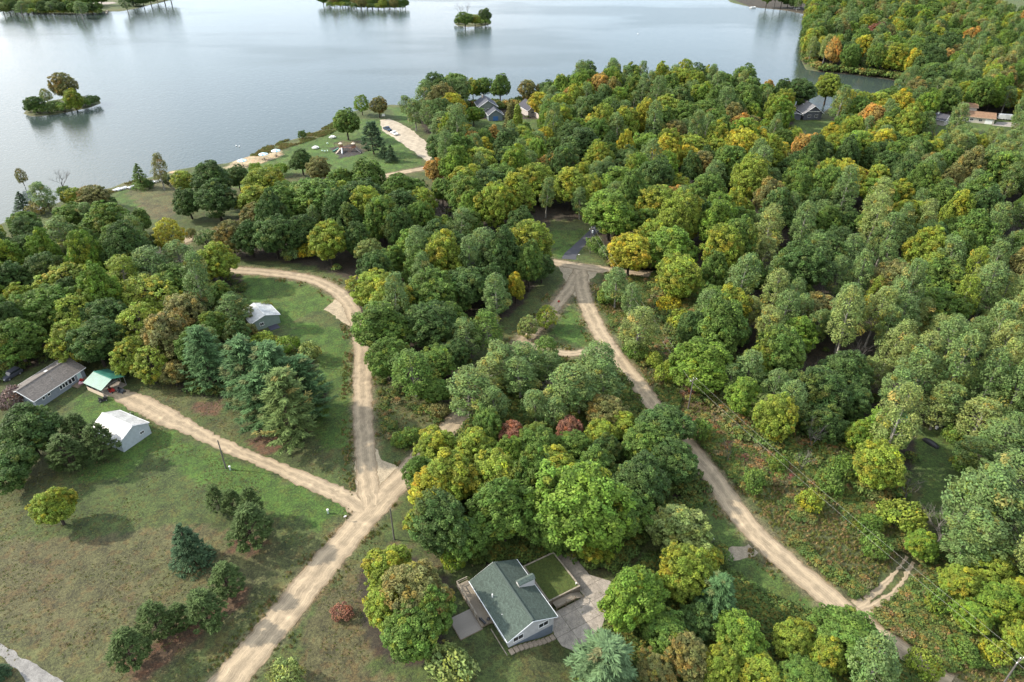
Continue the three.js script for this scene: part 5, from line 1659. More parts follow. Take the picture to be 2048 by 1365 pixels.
[2,9,305,-452,13,3.7,2,6.1],
[2,8,19,-379,13,3.1,1,4.9],
[2,8,-29,-361,10,3.0,0,1.6],
[2,8,73,-325,12,2.8,1,5.5],
[2,8,129,-338,10,2.9,1,0.9],
[2,8,39,-403,19,3.3,3,1.4],
[2,9,280,-397,16,3.2,1,2.6],
[2,8,189,-353,13,2.9,2,3.5],
[2,8,339,-545,19,4.3,1,1.6],
[2,8,304,-432,12,3.5,0,4.2],
[2,9,297,-486,14,3.9,3,2.6],
[2,8,16,-390,10,3.2,0,5.5],
[2,9,242,-555,22,4.3,0,6.0],
[2,8,369,-558,22,4.3,2,1.8],
[2,8,-46,-366,10,3.0,3,0.8],
[2,8,72,-409,19,3.3,0,1.7],
[2,9,227,-379,16,3.1,2,3.2],
[2,9,342,-567,22,4.3,1,0.2],
[2,8,272,-507,16,3.9,1,0.7],
[2,9,205,-487,20,3.8,3,0.2],
[2,8,204,-499,13,3.9,1,4.9],
[2,8,268,-581,22,4.4,1,4.1],
[2,8,235,-571,22,4.3,1,2.6],
[2,8,220,-402,18,3.1,0,1.1],
[2,8,62,-366,13,2.9,3,2.3],
[2,8,-22,-309,10,2.5,1,3.0],
[2,9,346,-514,14,3.9,3,1.0],
[2,8,239,-333,12,2.7,2,2.1],
[2,8,109,-315,10,2.5,1,4.6],
[2,8,262,-431,18,3.3,1,0.7],
[2,9,273,-428,15,3.3,3,5.3],
[2,9,277,-427,11,3.3,3,1.5],
[2,8,278,-392,17,3.0,0,0.1],
[2,8,131,-378,12,2.9,0,4.6],
[2,8,258,-555,15,4.1,3,2.7],
[2,8,199,-337,11,2.6,0,0.3],
[2,8,276,-578,18,4.2,3,1.4],
[2,9,399,-624,22,4.5,1,4.1],
[2,8,272,-473,17,3.5,3,5.9],
[2,9,312,-502,14,3.7,0,4.4],
[2,9,380,-628,20,4.5,0,2.6],
[2,8,296,-583,16,4.2,0,4.2],
[2,9,285,-454,17,3.3,0,0.4],
[2,9,251,-444,13,3.3,0,4.9],
[2,8,287,-530,21,3.8,3,4.1],
[2,8,350,-552,21,3.9,2,0.9],
[2,8,258,-437,13,3.2,0,2.2],
[2,8,53,-381,12,2.8,1,0.4],
[2,8,250,-515,20,3.6,2,5.9],
[2,8,348,-618,16,4.3,1,0.8],
[2,8,358,-576,17,4.0,2,2.5],
[2,8,278,-487,15,3.4,2,5.2],
[2,8,306,-622,20,4.2,1,0.1],
[2,8,276,-526,16,3.7,2,1.1],
[2,8,285,-468,13,3.3,1,4.6],
[2,8,352,-662,20,4.5,3,1.8],
[2,8,367,-613,22,4.2,0,0.5],
[2,8,257,-412,14,2.9,1,2.4],
[2,8,386,-610,22,4.1,1,2.5],
[2,8,120,-396,15,2.8,0,2.0],
[2,8,224,-407,11,2.9,0,2.2],
[2,8,327,-482,15,3.3,2,2.2],
[2,8,251,-570,22,3.8,1,2.2],
[2,8,259,-398,11,2.8,3,0.2],
[2,9,311,-570,13,3.9,0,5.2],
[2,8,273,-432,13,3.0,0,0.8],
[2,8,354,-532,19,3.6,0,1.6],
[2,9,305,-522,12,3.5,1,5.5],
[2,9,376,-677,22,4.5,0,3.3],
[2,8,283,-502,12,3.4,2,2.8],
[2,9,243,-426,11,2.9,0,5.7],
[2,8,259,-529,20,3.5,1,5.3],
[2,8,246,-413,13,2.9,1,3.2],
[2,8,353,-580,17,3.8,0,2.3],
[2,8,273,-545,16,3.6,0,6.0],
[2,8,346,-574,21,3.8,1,6.0],
[2,8,268,-520,16,3.5,1,1.7],
[2,9,291,-421,15,2.9,0,0.7],
[2,8,253,-491,12,3.3,1,1.9],
[2,9,331,-570,21,3.7,1,3.2],
[2,8,279,-450,13,3.0,2,3.4],
[2,8,294,-576,13,3.8,1,0.7],
[2,8,330,-715,19,4.6,0,3.8],
[2,8,374,-641,20,4.1,3,2.0],
[2,8,214,-536,20,3.5,2,5.5],
[2,8,263,-497,14,3.3,3,1.4],
[2,8,239,-474,16,3.1,1,1.7],
[2,8,218,-515,12,3.4,0,2.4],
[2,9,360,-726,21,4.6,1,6.2],
[2,8,228,-564,18,3.6,2,1.6],
[2,9,260,-511,14,3.3,1,4.8],
[2,8,390,-689,22,4.3,1,1.5],
[2,8,250,-450,14,2.9,0,1.3],
[2,9,282,-594,14,3.8,3,0.6],
[2,8,225,-468,12,3.0,0,5.1],
[2,8,275,-612,19,3.8,1,5.8],
[2,9,293,-609,22,3.8,0,1.5],
[2,8,371,-542,18,3.4,3,1.5],
[2,8,338,-491,12,3.2,2,4.1],
[2,8,282,-639,22,4.0,1,0.3],
[2,9,299,-441,10,2.8,2,3.6],
[2,8,318,-577,13,3.6,0,2.5],
[2,8,269,-607,16,3.8,0,5.4],
[2,8,406,-622,20,3.8,1,5.8],
[2,8,311,-627,17,3.8,0,2.4],
[2,8,361,-592,20,3.6,2,5.3],
[2,9,308,-552,19,3.4,3,1.1],
[2,9,361,-672,19,4.1,1,0.7],
[2,8,226,-497,16,3.1,0,3.2],
[2,8,342,-664,22,4.0,0,2.9],
[2,9,312,-471,11,3.0,1,2.4],
[2,8,319,-640,18,3.9,0,0.1],
[2,8,336,-624,15,3.8,0,3.8],
[2,8,247,-509,13,3.1,0,0.8],
[2,8,289,-694,22,4.2,2,0.8],
[2,9,359,-710,22,4.2,0,3.1],
[2,9,279,-572,17,3.5,1,2.1],
[2,8,318,-471,10,2.9,1,2.0],
[2,8,324,-736,19,4.3,3,5.0],
[2,8,407,-743,19,4.4,2,4.1],
[2,9,199,-496,17,3.0,1,3.2],
[2,8,221,-566,18,3.4,3,0.9],
[2,8,256,-568,17,3.4,1,4.1],
[2,8,315,-491,10,3.0,2,4.6],
[2,8,230,-520,14,3.1,2,5.4],
[2,8,246,-523,16,3.1,1,1.1],
[2,8,326,-551,13,3.3,3,3.4],
[2,8,259,-759,22,4.4,1,5.0],
[2,8,395,-585,16,3.4,1,5.7],
[2,9,335,-652,21,3.8,3,5.9],
[2,8,302,-477,10,2.9,0,2.9],
[2,9,327,-636,20,3.7,0,5.1],
[2,8,299,-577,12,3.4,2,1.3],
[2,8,302,-589,15,3.4,0,4.4],
[2,8,406,-645,15,3.7,2,4.8],
[2,8,348,-548,16,3.1,2,5.5],
[2,8,299,-667,19,3.8,1,1.6],
[2,8,258,-516,17,3.0,1,5.3],
[2,8,266,-652,17,3.7,0,3.8],
[2,8,270,-592,14,3.4,2,3.4],
[2,8,332,-550,15,3.1,1,0.8],
[2,8,315,-508,12,2.9,0,2.2],
[2,9,389,-706,18,3.9,1,4.7],
[2,8,387,-575,17,3.2,0,2.0],
[2,9,348,-611,14,3.4,0,0.3],
[2,8,329,-681,17,3.7,3,2.3],
[2,8,281,-747,16,4.1,1,4.5],
[2,8,247,-539,14,3.0,1,1.4],
[2,9,376,-721,20,3.9,0,4.3],
[2,9,386,-717,17,3.9,0,2.3],
[2,8,290,-708,15,3.9,0,1.3],
[2,8,413,-622,19,3.4,1,0.6],
[2,8,331,-700,22,3.8,0,4.8],
[2,8,260,-605,14,3.3,0,4.4],
[2,9,391,-578,17,3.2,2,5.2],
[2,8,404,-698,15,3.8,0,0.8],
[2,8,323,-650,17,3.5,1,3.8],
[2,9,366,-756,22,4.0,0,0.8],
[2,8,264,-613,14,3.3,1,5.3],
[2,8,325,-598,12,3.2,1,4.4],
[2,8,352,-740,13,3.9,2,4.1],
[2,8,400,-741,14,3.9,2,4.1],
[2,8,353,-654,13,3.5,3,1.7],
[2,8,344,-701,14,3.7,1,1.0],
[2,8,274,-707,16,3.7,2,6.2],
[2,8,410,-660,12,3.5,0,0.3],
[2,9,245,-543,12,2.9,2,3.6],
[2,9,264,-608,19,3.2,0,3.9],
[2,8,366,-672,19,3.5,3,0.6],
[2,8,273,-646,18,3.4,0,3.0],
[2,8,324,-590,13,3.1,1,3.0],
[2,8,330,-624,16,3.2,3,5.8],
[2,8,343,-752,20,3.8,0,0.6],
[2,8,294,-647,12,3.3,1,2.3],
[2,8,298,-753,15,3.8,0,4.1],
[2,9,355,-593,10,3.0,0,3.1],
[2,9,329,-746,18,3.7,3,3.2],
[2,8,410,-644,18,3.2,0,0.1],
[2,8,342,-613,13,3.1,1,0.6],
[2,8,296,-734,14,3.6,0,4.7],
[2,9,267,-688,14,3.4,0,2.3],
[2,8,306,-692,11,3.4,0,1.2],
[2,9,343,-745,20,3.6,0,5.3],
[2,8,376,-622,11,3.1,2,1.0],
[2,8,378,-746,15,3.6,3,2.5],
[2,8,331,-730,21,3.5,3,2.6],
[2,9,322,-586,12,2.9,1,4.8],
[2,8,402,-748,17,3.6,2,5.4],
[2,8,365,-572,15,2.8,0,3.4],
[2,8,339,-669,16,3.2,2,0.5],
[2,8,364,-618,16,3.0,0,1.0],
[2,9,276,-624,12,3.0,3,3.0],
[2,8,343,-629,14,3.0,2,4.7],
[2,8,407,-750,14,3.5,0,5.8],
[2,8,337,-742,19,3.5,0,0.7],
[2,8,339,-598,11,2.9,1,4.0],
[2,8,345,-588,9,2.8,0,0.8],
[2,8,306,-652,16,3.1,1,0.0],
[2,8,332,-634,13,3.0,1,4.6],
[2,9,408,-716,14,3.3,1,3.5],
[2,8,359,-758,12,3.5,1,2.2],
[2,8,418,-704,18,3.2,1,2.5],
[2,9,276,-641,11,3.0,2,1.3],
[2,9,287,-640,11,3.0,2,5.2],
[2,8,379,-689,17,3.1,0,3.5],
[2,8,354,-757,18,3.4,1,1.2],
[2,8,294,-640,13,2.9,1,5.2],
[2,8,372,-617,10,2.8,1,3.1],
[2,8,278,-646,15,3.0,0,0.2],
[2,9,342,-621,10,2.9,2,4.8],
[2,9,324,-730,14,3.3,0,3.2],
[2,8,380,-620,11,2.8,0,5.3],
[2,8,290,-738,14,3.3,0,5.1],
[2,8,300,-706,12,3.1,0,5.6],
[2,9,254,-650,14,2.9,2,1.2],
[2,8,288,-717,12,3.2,0,5.3],
[2,8,420,-689,15,3.0,3,1.1],
[2,9,346,-730,15,3.2,1,5.2],
[2,9,338,-697,13,3.0,1,1.8],
[2,9,366,-642,11,2.8,3,2.8],
[2,8,401,-759,14,3.2,2,0.7],
[2,8,314,-666,12,2.8,2,3.9],
[2,8,372,-695,16,2.9,1,3.7],
[2,8,398,-755,16,3.1,2,0.5],
[2,8,339,-704,9,2.9,0,0.7],
[2,8,273,-736,12,3.0,3,2.1],
[2,9,312,-754,16,3.0,0,4.9],
[2,8,332,-741,15,3.0,1,3.5],
[2,9,396,-718,14,2.9,0,0.4],
[2,9,326,-726,16,2.8,1,0.7],
[2,8,364,-745,14,2.9,0,2.6],
[2,8,83,-66,18,3.9,3,3.9],
[2,9,87,-76,15,3.4,0,5.1],
[2,8,107,-106,17,4.0,2,4.5],
[2,8,113,-118,21,3.9,0,3.0],
[2,9,98,-91,19,3.3,3,1.8],
[2,8,126,-130,16,3.8,1,1.3],
[2,8,92,-84,10,2.8,1,4.0],
[2,8,135,-146,14,3.6,3,0.9],
[2,8,139,-160,14,3.7,1,1.9],
[2,8,111,-111,14,2.9,2,5.6],
[2,3,121,-124,12,3.1,0,3.5],
[2,8,102,-100,14,2.5,1,5.5],
[2,8,170,-202,14,4.1,1,1.1],
[2,8,161,-183,17,3.4,0,5.1],
[2,9,118,-120,14,2.5,1,2.3],
[2,8,149,-165,13,3.0,3,4.1],
[2,8,190,-245,19,4.0,1,1.2],
[2,8,171,-211,16,3.4,0,1.8],
[2,8,178,-216,14,3.4,3,5.1],
[2,9,138,-153,9,2.7,3,2.5],
[2,9,142,-164,10,2.8,0,3.3],
[2,8,222,-278,21,4.0,2,5.7],
[2,8,186,-229,14,3.4,2,4.7],
[2,8,223,-285,15,4.0,1,3.6],
[2,8,174,-218,16,3.1,2,3.8],
[2,8,231,-296,16,4.0,1,3.9],
[2,8,155,-178,14,2.6,0,0.7],
[2,8,203,-250,18,3.3,3,0.0],
[2,9,209,-256,15,3.4,1,2.8],
[2,8,198,-252,14,3.3,0,0.5],
[2,8,248,-330,17,4.0,1,1.1],
[2,9,214,-277,18,3.4,3,1.2],
[2,8,244,-309,16,3.7,2,5.5],
[2,8,217,-288,16,3.5,0,2.3],
[2,9,263,-336,16,3.9,2,2.1],
[2,9,266,-368,18,4.2,0,0.3],
[2,9,234,-300,20,3.5,0,1.7],
[2,9,204,-263,12,3.1,2,3.0],
[2,8,225,-296,13,3.4,1,2.0],
[2,8,312,-416,22,4.4,0,2.4],
[2,8,247,-323,12,3.6,0,5.1],
[2,8,252,-322,19,3.5,3,5.9],
[2,9,273,-371,16,3.9,0,1.8],
[2,8,215,-282,15,3.1,1,0.2],
[2,8,242,-318,16,3.4,0,3.8],
[2,9,198,-248,11,2.8,1,5.5],
[2,8,275,-361,16,3.7,0,1.7],
[2,8,270,-376,21,3.8,0,1.0],
[2,8,214,-263,9,2.8,1,6.1],
[2,9,257,-328,19,3.2,0,0.0],
[2,8,206,-267,14,2.7,3,3.8],
[2,8,272,-366,17,3.5,3,0.2],
[2,8,340,-471,16,4.2,1,2.7],
[2,8,212,-267,9,2.6,2,1.1],
[2,8,277,-377,18,3.4,3,0.6],
[2,8,222,-290,13,2.7,3,4.8],
[2,8,241,-313,12,2.8,2,4.8],
[2,8,373,-499,15,4.2,2,5.2],
[2,9,366,-522,19,4.3,0,5.5],
[2,8,388,-562,22,4.5,1,1.9],
[2,8,255,-336,10,2.9,1,3.3],
[2,8,348,-485,18,3.9,1,2.8],
[2,8,248,-316,11,2.7,1,3.7],
[2,8,324,-429,18,3.4,0,0.7],
[2,8,300,-411,13,3.2,1,5.7],
[2,9,378,-552,19,4.2,3,2.9],
[2,9,370,-535,17,4.0,0,3.4],
[2,8,314,-411,14,3.0,2,5.8],
[2,8,318,-419,10,3.0,1,5.5],
[2,8,398,-580,21,4.0,0,5.9],
[2,9,411,-578,16,4.0,0,4.2],
[2,8,369,-505,12,3.4,1,3.8],
[2,8,355,-489,14,3.2,1,2.0],
[2,9,366,-502,19,3.3,3,0.2],
[2,9,355,-509,16,3.2,0,5.4],
[2,8,406,-599,19,3.6,1,5.8],
[2,9,354,-471,17,2.9,2,6.1],
[2,9,354,-476,13,2.9,3,3.4],
[2,8,374,-530,17,3.1,3,5.6],
[2,8,420,-619,19,3.6,1,3.9],
[2,8,367,-531,16,3.0,3,5.5],
[2,8,394,-554,17,3.1,1,3.6],
[2,8,376,-545,12,2.9,0,2.5],
[2,8,388,-557,11,2.9,2,6.0],
[3,10,342,-459,11,3.4,1,2.0],
[3,10,375,-511,10,3.7,1,3.5],
[3,10,398,-569,9,3.9,5,5.4],
[3,10,416,-568,13,3.5,7,0.1]]};
const inside = (x, z, P) => { let c = false; for (let i = 0, j = P.length - 1; i < P.length; j = i++) if ((P[i][1] > z) !== (P[j][1] > z) && x < (P[j][0] - P[i][0]) * (z - P[i][1]) / (P[j][1] - P[i][1]) + P[i][0]) c = !c; return c; };
const segd = (x, z, a, b) => { const dx = b[0] - a[0], dz = b[1] - a[1], t = clamp(((x - a[0]) * dx + (z - a[1]) * dz) / (dx * dx + dz * dz + 1e-9)); return Math.hypot(x - a[0] - t * dx, z - a[1] - t * dz); };
const lineDist = (x, z, c) => { let d = 1e9; for (let i = 0; i + 1 < c.length; i++) d = Math.min(d, segd(x, z, c[i], c[i + 1])); return d; };
const ringDist = (x, z, P) => Math.min(lineDist(x, z, P), segd(x, z, P[P.length - 1], P[0]));
const HOUSE = { x: 0.04, z: -71.52, a: 60.2 * Math.PI / 180 };
const toHouse = (x, z) => { const c = Math.cos(HOUSE.a), s = Math.sin(HOUSE.a), dx = x - HOUSE.x, dz = z - HOUSE.z; return [dx * c + dz * s, -dx * s + dz * c]; };
function shoreSd(x, z) {                                               // metres from the water's edge, land positive
  let d = ringDist(x, z, S.lake) * (inside(x, z, S.lake) ? -1 : 1);
  for (const q of S.islands) { const e = ringDist(x, z, q) * (inside(x, z, q) ? 1 : -1); d = Math.max(d, e); }
  return d;
}
function rise(x, z) {                                                  // the bank that the house is dug into
  const [u, v] = toHouse(x, z);
  if (Math.abs(u) > 26 || v < -4 || v > 26) return 0;
  return 2 * sstep(-3.6, 4, v) * (1 - sstep(9, 24, v)) * sstep(-24, -9, u) * (1 - sstep(9, 22, u));
}
function splinePts(c, step = 1) {
  const curve = new THREE.CatmullRomCurve3(c.map(([x, z]) => new THREE.Vector3(x, 0, z)), false, 'centripetal');
  const n = Math.max(2, Math.round(curve.getLength() / step)); return curve.getSpacedPoints(n);
}
const allRoads = Object.values(S.roads).map((r) => ({ c: splinePts(r.c, 3).map((p) => [p.x, p.z]), w: r.w }));
const roadEdge = (x, z) => { let d = 1e9; for (const r of allRoads) d = Math.min(d, lineDist(x, z, r.c) - r.w / 2); return d; };

// ---------------------------------------------------------------- surface textures (grain only)
function grainTexture(n, fn, srgb = true) {
  const d = new Uint8Array(n * n * 4);
  for (let j = 0; j < n; j++) for (let i = 0; i < n; i++) { const c = fn(i / n, j / n), o = (j * n + i) * 4; for (let k = 0; k < 3; k++) d[o + k] = 255 * clamp(Array.isArray(c) ? c[k] : c); d[o + 3] = 255; }
  const t = new THREE.DataTexture(d, n, n); t.wrapS = t.wrapT = THREE.RepeatWrapping; t.magFilter = THREE.LinearFilter; t.minFilter = THREE.LinearMipmapLinearFilter; t.needsUpdate = true;
  if (srgb) t.colorSpace = THREE.SRGBColorSpace; return t;
}
const rep = (t, u, v = u) => { const c = t.clone(); c.repeat.set(u, v); c.needsUpdate = true; return c; };
const turfTex = grainTexture(1024, (u, v) => {
  const a = fbm(u * 12, v * 12, 3, 1, 12), b = fbm(u * 96, v * 96, 3, 5, 96), c = vnoise(u * 420, v * 420, 9, 420), s = fbm(u * 30 + b * 0.6, v * 190, 2, 14, 0);
  const l = 0.52 + 0.3 * (a - 0.5) + 0.5 * (b - 0.5) + 0.42 * (c - 0.5) + 0.1 * (s - 0.5), dry = sstep(0.5, 0.72, fbm(u * 24 + 3, v * 24, 3, 21, 24));
  return [l * mix(1, 1.12, dry) + 0.26, l * mix(1.02, 0.98, dry) + 0.26, l * mix(0.98, 0.9, dry) + 0.24];
});
const turfBump = grainTexture(512, (u, v) => 0.5 * fbm(u * 64, v * 64, 3, 31, 64) + 0.5 * vnoise(u * 256, v * 256, 33, 256), false);
const stoneTex = grainTexture(512, (u, v) => { const b = fbm(u * 40, v * 40, 3, 51, 40), c = vnoise(u * 200, v * 200, 55, 200), a = fbm(u * 6, v * 6, 3, 57, 6); const l = 0.78 + 0.22 * (b - 0.5) + 0.2 * (c - 0.5) + 0.22 * (a - 0.5); return [l, l * 0.985, l * 0.96]; });
const streakTex = grainTexture(512, (u, v) => { const l = 0.72 + 0.3 * (fbm(u * 8, v * 150, 3, 61, 0) - 0.5) + 0.2 * (vnoise(u * 120, v * 256, 63, 0) - 0.5) + 0.25 * (fbm(u * 5, v * 5, 3, 67, 5) - 0.5); return [l, l * 0.985, l * 0.95]; });
// a graded gravel road: v runs across it; wheels have pressed paler lanes, loose stone and dirt lie between and beside them
const roadTex = grainTexture(1024, (u, v) => {
  const wob = 0.03 * (fbm(u * 6, 0.5, 2, 71, 6) - 0.5), p = v + wob;
  const lane = Math.exp(-(((p - 0.29) / 0.085) ** 2)) + Math.exp(-(((p - 0.71) / 0.085) ** 2));
  const st = fbm(u * 12, v * 60, 3, 73, 12), f = vnoise(u * 500, v * 170, 75, 500), m = fbm(u * 20, v * 5, 3, 77, 20);
  const edge = Math.max(sstep(0.12, 0.0, p), sstep(0.88, 1.0, p));
  const l = 0.69 + 0.085 * lane + 0.2 * (st - 0.5) + 0.16 * (f - 0.5) + 0.2 * (m - 0.5) - 0.1 * edge;
  return [l * 1.02, l * (0.975 - 0.02 * edge), l * (0.93 - 0.05 * edge)];
});
const barkTex = grainTexture(256, (u, v) => 0.55 + 0.5 * (fbm(u * 30, v * 5, 3, 81, 0) - 0.5) + 0.2 * (vnoise(u * 90, v * 40, 83, 0) - 0.5));

// ---------------------------------------------------------------- ground
function lines(a, b, step) { const out = [a]; while (out[out.length - 1] < b) out.push(out[out.length - 1] + step(out[out.length - 1])); return out; }
{
  const xs = lines(-2600, 2600, (x) => { const t = Math.abs(x); return t < 118 ? 1 : t < 260 ? 1.7 : t < 460 ? 3 : t < 700 ? 30 : 200; });
  const zs = lines(-2600, 400, (z) => { const t = -z; return t < 30 ? 30 : t < 190 ? 1 : t < 330 ? 1.6 : t < 480 ? 2.6 : t < 860 ? 4.5 : 60; });
  const nx = xs.length, nz = zs.length, pos = new Float32Array(nx * nz * 3), col = new Float32Array(nx * nz * 3), uv = new Float32Array(nx * nz * 2);
  const boxes = {};
  for (const [k, list] of Object.entries(S.zones)) boxes[k] = list.map((P) => ({ P, b: [Math.min(...P.map((p) => p[0])) - 3, Math.max(...P.map((p) => p[0])) + 3, Math.min(...P.map((p) => p[1])) - 3, Math.max(...P.map((p) => p[1])) + 3] }));
  const inZone = (k, x, z) => boxes[k].some(({ P, b }) => x > b[0] && x < b[1] && z > b[2] && z < b[3] && inside(x, z, P));
  const base = { lawn: [0.08, 0.113, 0.028], green: [0.075, 0.148, 0.02], dry: [0.122, 0.112, 0.05], scrub: [0.11, 0.122, 0.042], forest: [0.052, 0.041, 0.026], corridor: [0.17, 0.125, 0.065], sand: [0.5, 0.4, 0.27], yard: [0.085, 0.14, 0.026], mulch: [0.055, 0.05, 0.052], needle: [0.135, 0.08, 0.045], reed: [0.12, 0.125, 0.048], bed: [0.2, 0.17, 0.11], dirt: [0.24, 0.185, 0.12] };
  for (let j = 0; j < nz; j++) for (let i = 0; i < nx; i++) {
    const x = xs[i], z = zs[j], o = j * nx + i, near = Math.abs(x) < 470 && z > -870 && z < -28;
    const sd = shoreSd(x, z);
    const y = sd < 2.2 ? Math.max(-3, -0.35 + (sd < 0 ? sd * 0.22 : sd * 0.16)) : rise(x, z);
    let c = base.lawn;
    if (near) {
      const wx = x + 2.6 * (fbm(x * 0.35, z * 0.35, 2, 101) - 0.5) + 1.2 * (vnoise(x * 1.3, z * 1.3, 103) - 0.5), wz = z + 2.6 * (fbm(x * 0.35 + 50, z * 0.35, 2, 105) - 0.5) + 1.2 * (vnoise(x * 1.3 + 9, z * 1.3, 107) - 0.5);
      let k = 'lawn';
      for (const q of ['green', 'dry', 'forest', 'scrub', 'corridor', 'needle', 'reed', 'yard']) if (inZone(q, wx, wz)) k = q;
      for (const q of ['sand', 'mulch']) if (inZone(q, x, z)) k = q;
      c = base[k].slice();
      const big = fbm(x * 0.05, z * 0.05, 4, 111), mid = fbm(x * 0.22, z * 0.22, 3, 117), fine = hash2(i, j, 7);
      if (k === 'lawn' || k === 'green' || k === 'dry') { const t = sstep(0.42, 0.66, big * 0.65 + mid * 0.35); for (let n = 0; n < 3; n++) c[n] = mix(c[n], (k === 'dry' ? [0.115, 0.13, 0.045] : k === 'green' ? [0.105, 0.145, 0.03] : [0.125, 0.118, 0.048])[n], t * 0.55); }
      if (k === 'scrub' || k === 'reed' || k === 'corridor') { const t = sstep(0.4, 0.65, mid); for (let n = 0; n < 3; n++) c[n] = mix(c[n], [0.075, 0.11, 0.03][n], t * 0.8); }
      const m = 0.84 + 0.2 * fine + 0.22 * (mid - 0.5);
      for (let n = 0; n < 3; n++) c[n] *= m;
      if (sd < 0.6) { const t = sstep(0.6, -0.6, sd); for (let n = 0; n < 3; n++) c[n] = mix(c[n], base.bed[n], t); }
      if (k !== 'forest' && z > -330) { const e = roadEdge(x, z); if (e < 1.6) { const t = sstep(1.5, 0, e + 1.1 * (vnoise(x * 0.9, z * 0.9, 131) - 0.4)); for (let n = 0; n < 3; n++) c[n] = mix(c[n], base.dirt[n], 0.75 * t); } }
    }
    pos.set([x, y, z], o * 3); col.set(c, o * 3); uv.set([x / 26, z / 26], o * 2);
  }
  const idx = new Uint32Array((nx - 1) * (nz - 1) * 6); let q = 0;
  for (let j = 0; j + 1 < nz; j++) for (let i = 0; i + 1 < nx; i++) { const a = j * nx + i, b = a + 1, c2 = a + nx, d = c2 + 1; idx.set([a, c2, b, b, c2, d], q); q += 6; }
  const g = new THREE.BufferGeometry(); g.setAttribute('position', new THREE.BufferAttribute(pos, 3)); g.setAttribute('color', new THREE.BufferAttribute(col, 3)); g.setAttribute('uv', new THREE.BufferAttribute(uv, 2)); g.setIndex(new THREE.BufferAttribute(idx, 1)); g.computeVertexNormals();
  structure('ground', g, new THREE.MeshStandardMaterial({ color: C(1.05, 1.05, 1.05), vertexColors: true, map: turfTex, bumpMap: rep(turfBump, 5), bumpScale: 0.09, roughness: 0.95 }), 'mown lawns, rough grass and woodland floor round the gravel roads');
  console.log('ground', nx, nz);
}
// ---------------------------------------------------------------- lake
{
  const ripple = grainTexture(512, (u, v) => 0.45 * fbm(u * 22, v * 22, 3, 201, 22) + 0.4 * vnoise(u * 72, v * 72, 207, 72) + 0.15 * vnoise(u * 170, v * 170, 209, 170), false);
  const g = new THREE.PlaneGeometry(3000, 2200, 1, 1); g.rotateX(-Math.PI / 2); g.translate(0, -0.35, -1300);
  const u = g.attributes.uv; for (let i = 0; i < u.count; i++) u.setXY(i, g.attributes.position.getX(i) / 34, g.attributes.position.getZ(i) / 34);
  const wind = rep(grainTexture(256, (u, v) => 0.06 + 0.15 * sstep(0.42, 0.7, fbm(u * 5, v * 5, 4, 221, 5)), false), 0.045, 0.1);
  structure('lake_water', g, new THREE.MeshPhysicalMaterial({ color: C(0.036, 0.052, 0.046), roughness: 1, roughnessMap: wind, ior: 1.42, bumpMap: ripple, bumpScale: 0.085 }), 'calm pale lake with soft reflections of trees and sky');
}
// ---------------------------------------------------------------- roads and drives
const gravelMat = new THREE.MeshStandardMaterial({ color: C(0.53, 0.465, 0.335), map: roadTex, bumpMap: stoneTex, bumpScale: 0.02, roughness: 0.95 });
function ribbon(c, w, y, seed, step = 0.6, rough = 0.3) {
  const pts = splinePts(c, step), n = pts.length, across = 8, pos = [], uv = [], idx = []; let run = 0;
  for (let i = 0; i < n; i++) {
    const a = pts[Math.max(0, i - 1)], b = pts[Math.min(n - 1, i + 1)], dx = b.x - a.x, dz = b.z - a.z, l = Math.hypot(dx, dz), ox = -dz / l, oz = dx / l;
    if (i) run += Math.hypot(pts[i].x - pts[i - 1].x, pts[i].z - pts[i - 1].z);
    const t = i / (n - 1), ww = Array.isArray(w) ? w[Math.min(w.length - 1, Math.floor(t * (w.length - 1)))] * (1 - (t * (w.length - 1)) % 1) + w[Math.min(w.length - 1, Math.floor(t * (w.length - 1)) + 1)] * ((t * (w.length - 1)) % 1) : w;
    const jl = rough * (fbm(run * 0.5, seed, 3, 301) - 0.5) * 2 + rough * 1.1 * (hash2(i, seed, 5) - 0.5), jr = rough * (fbm(run * 0.5, seed + 40, 3, 303) - 0.5) * 2 + rough * 1.1 * (hash2(i, seed, 6) - 0.5);
    for (let k = 0; k <= across; k++) {
      const s = k / across, off = mix(-ww / 2 + jl, ww / 2 + jr, s), x = pts[i].x + ox * off, z = pts[i].z + oz * off;
      pos.push(x, y + rise(x, z) + 0.02 * Math.sin(s * Math.PI), z); uv.push(run / 22, s);
    }
    if (i) for (let k = 0; k < across; k++) { const p = (i - 1) * (across + 1) + k, q = p + across + 1; idx.push(p, p + 1, q, p + 1, q + 1, q); }
  }
  const g = new THREE.BufferGeometry(); g.setAttribute('position', new THREE.Float32BufferAttribute(pos, 3)); g.setAttribute('uv', new THREE.Float32BufferAttribute(uv, 2)); g.setIndex(idx); g.computeVertexNormals();
  if (g.attributes.normal.getY(4) < 0) { const a = g.index.array; for (let i = 0; i < a.length; i += 3) { const t = a[i]; a[i] = a[i + 1]; a[i + 1] = t; } g.computeVertexNormals(); }
  return g;
}
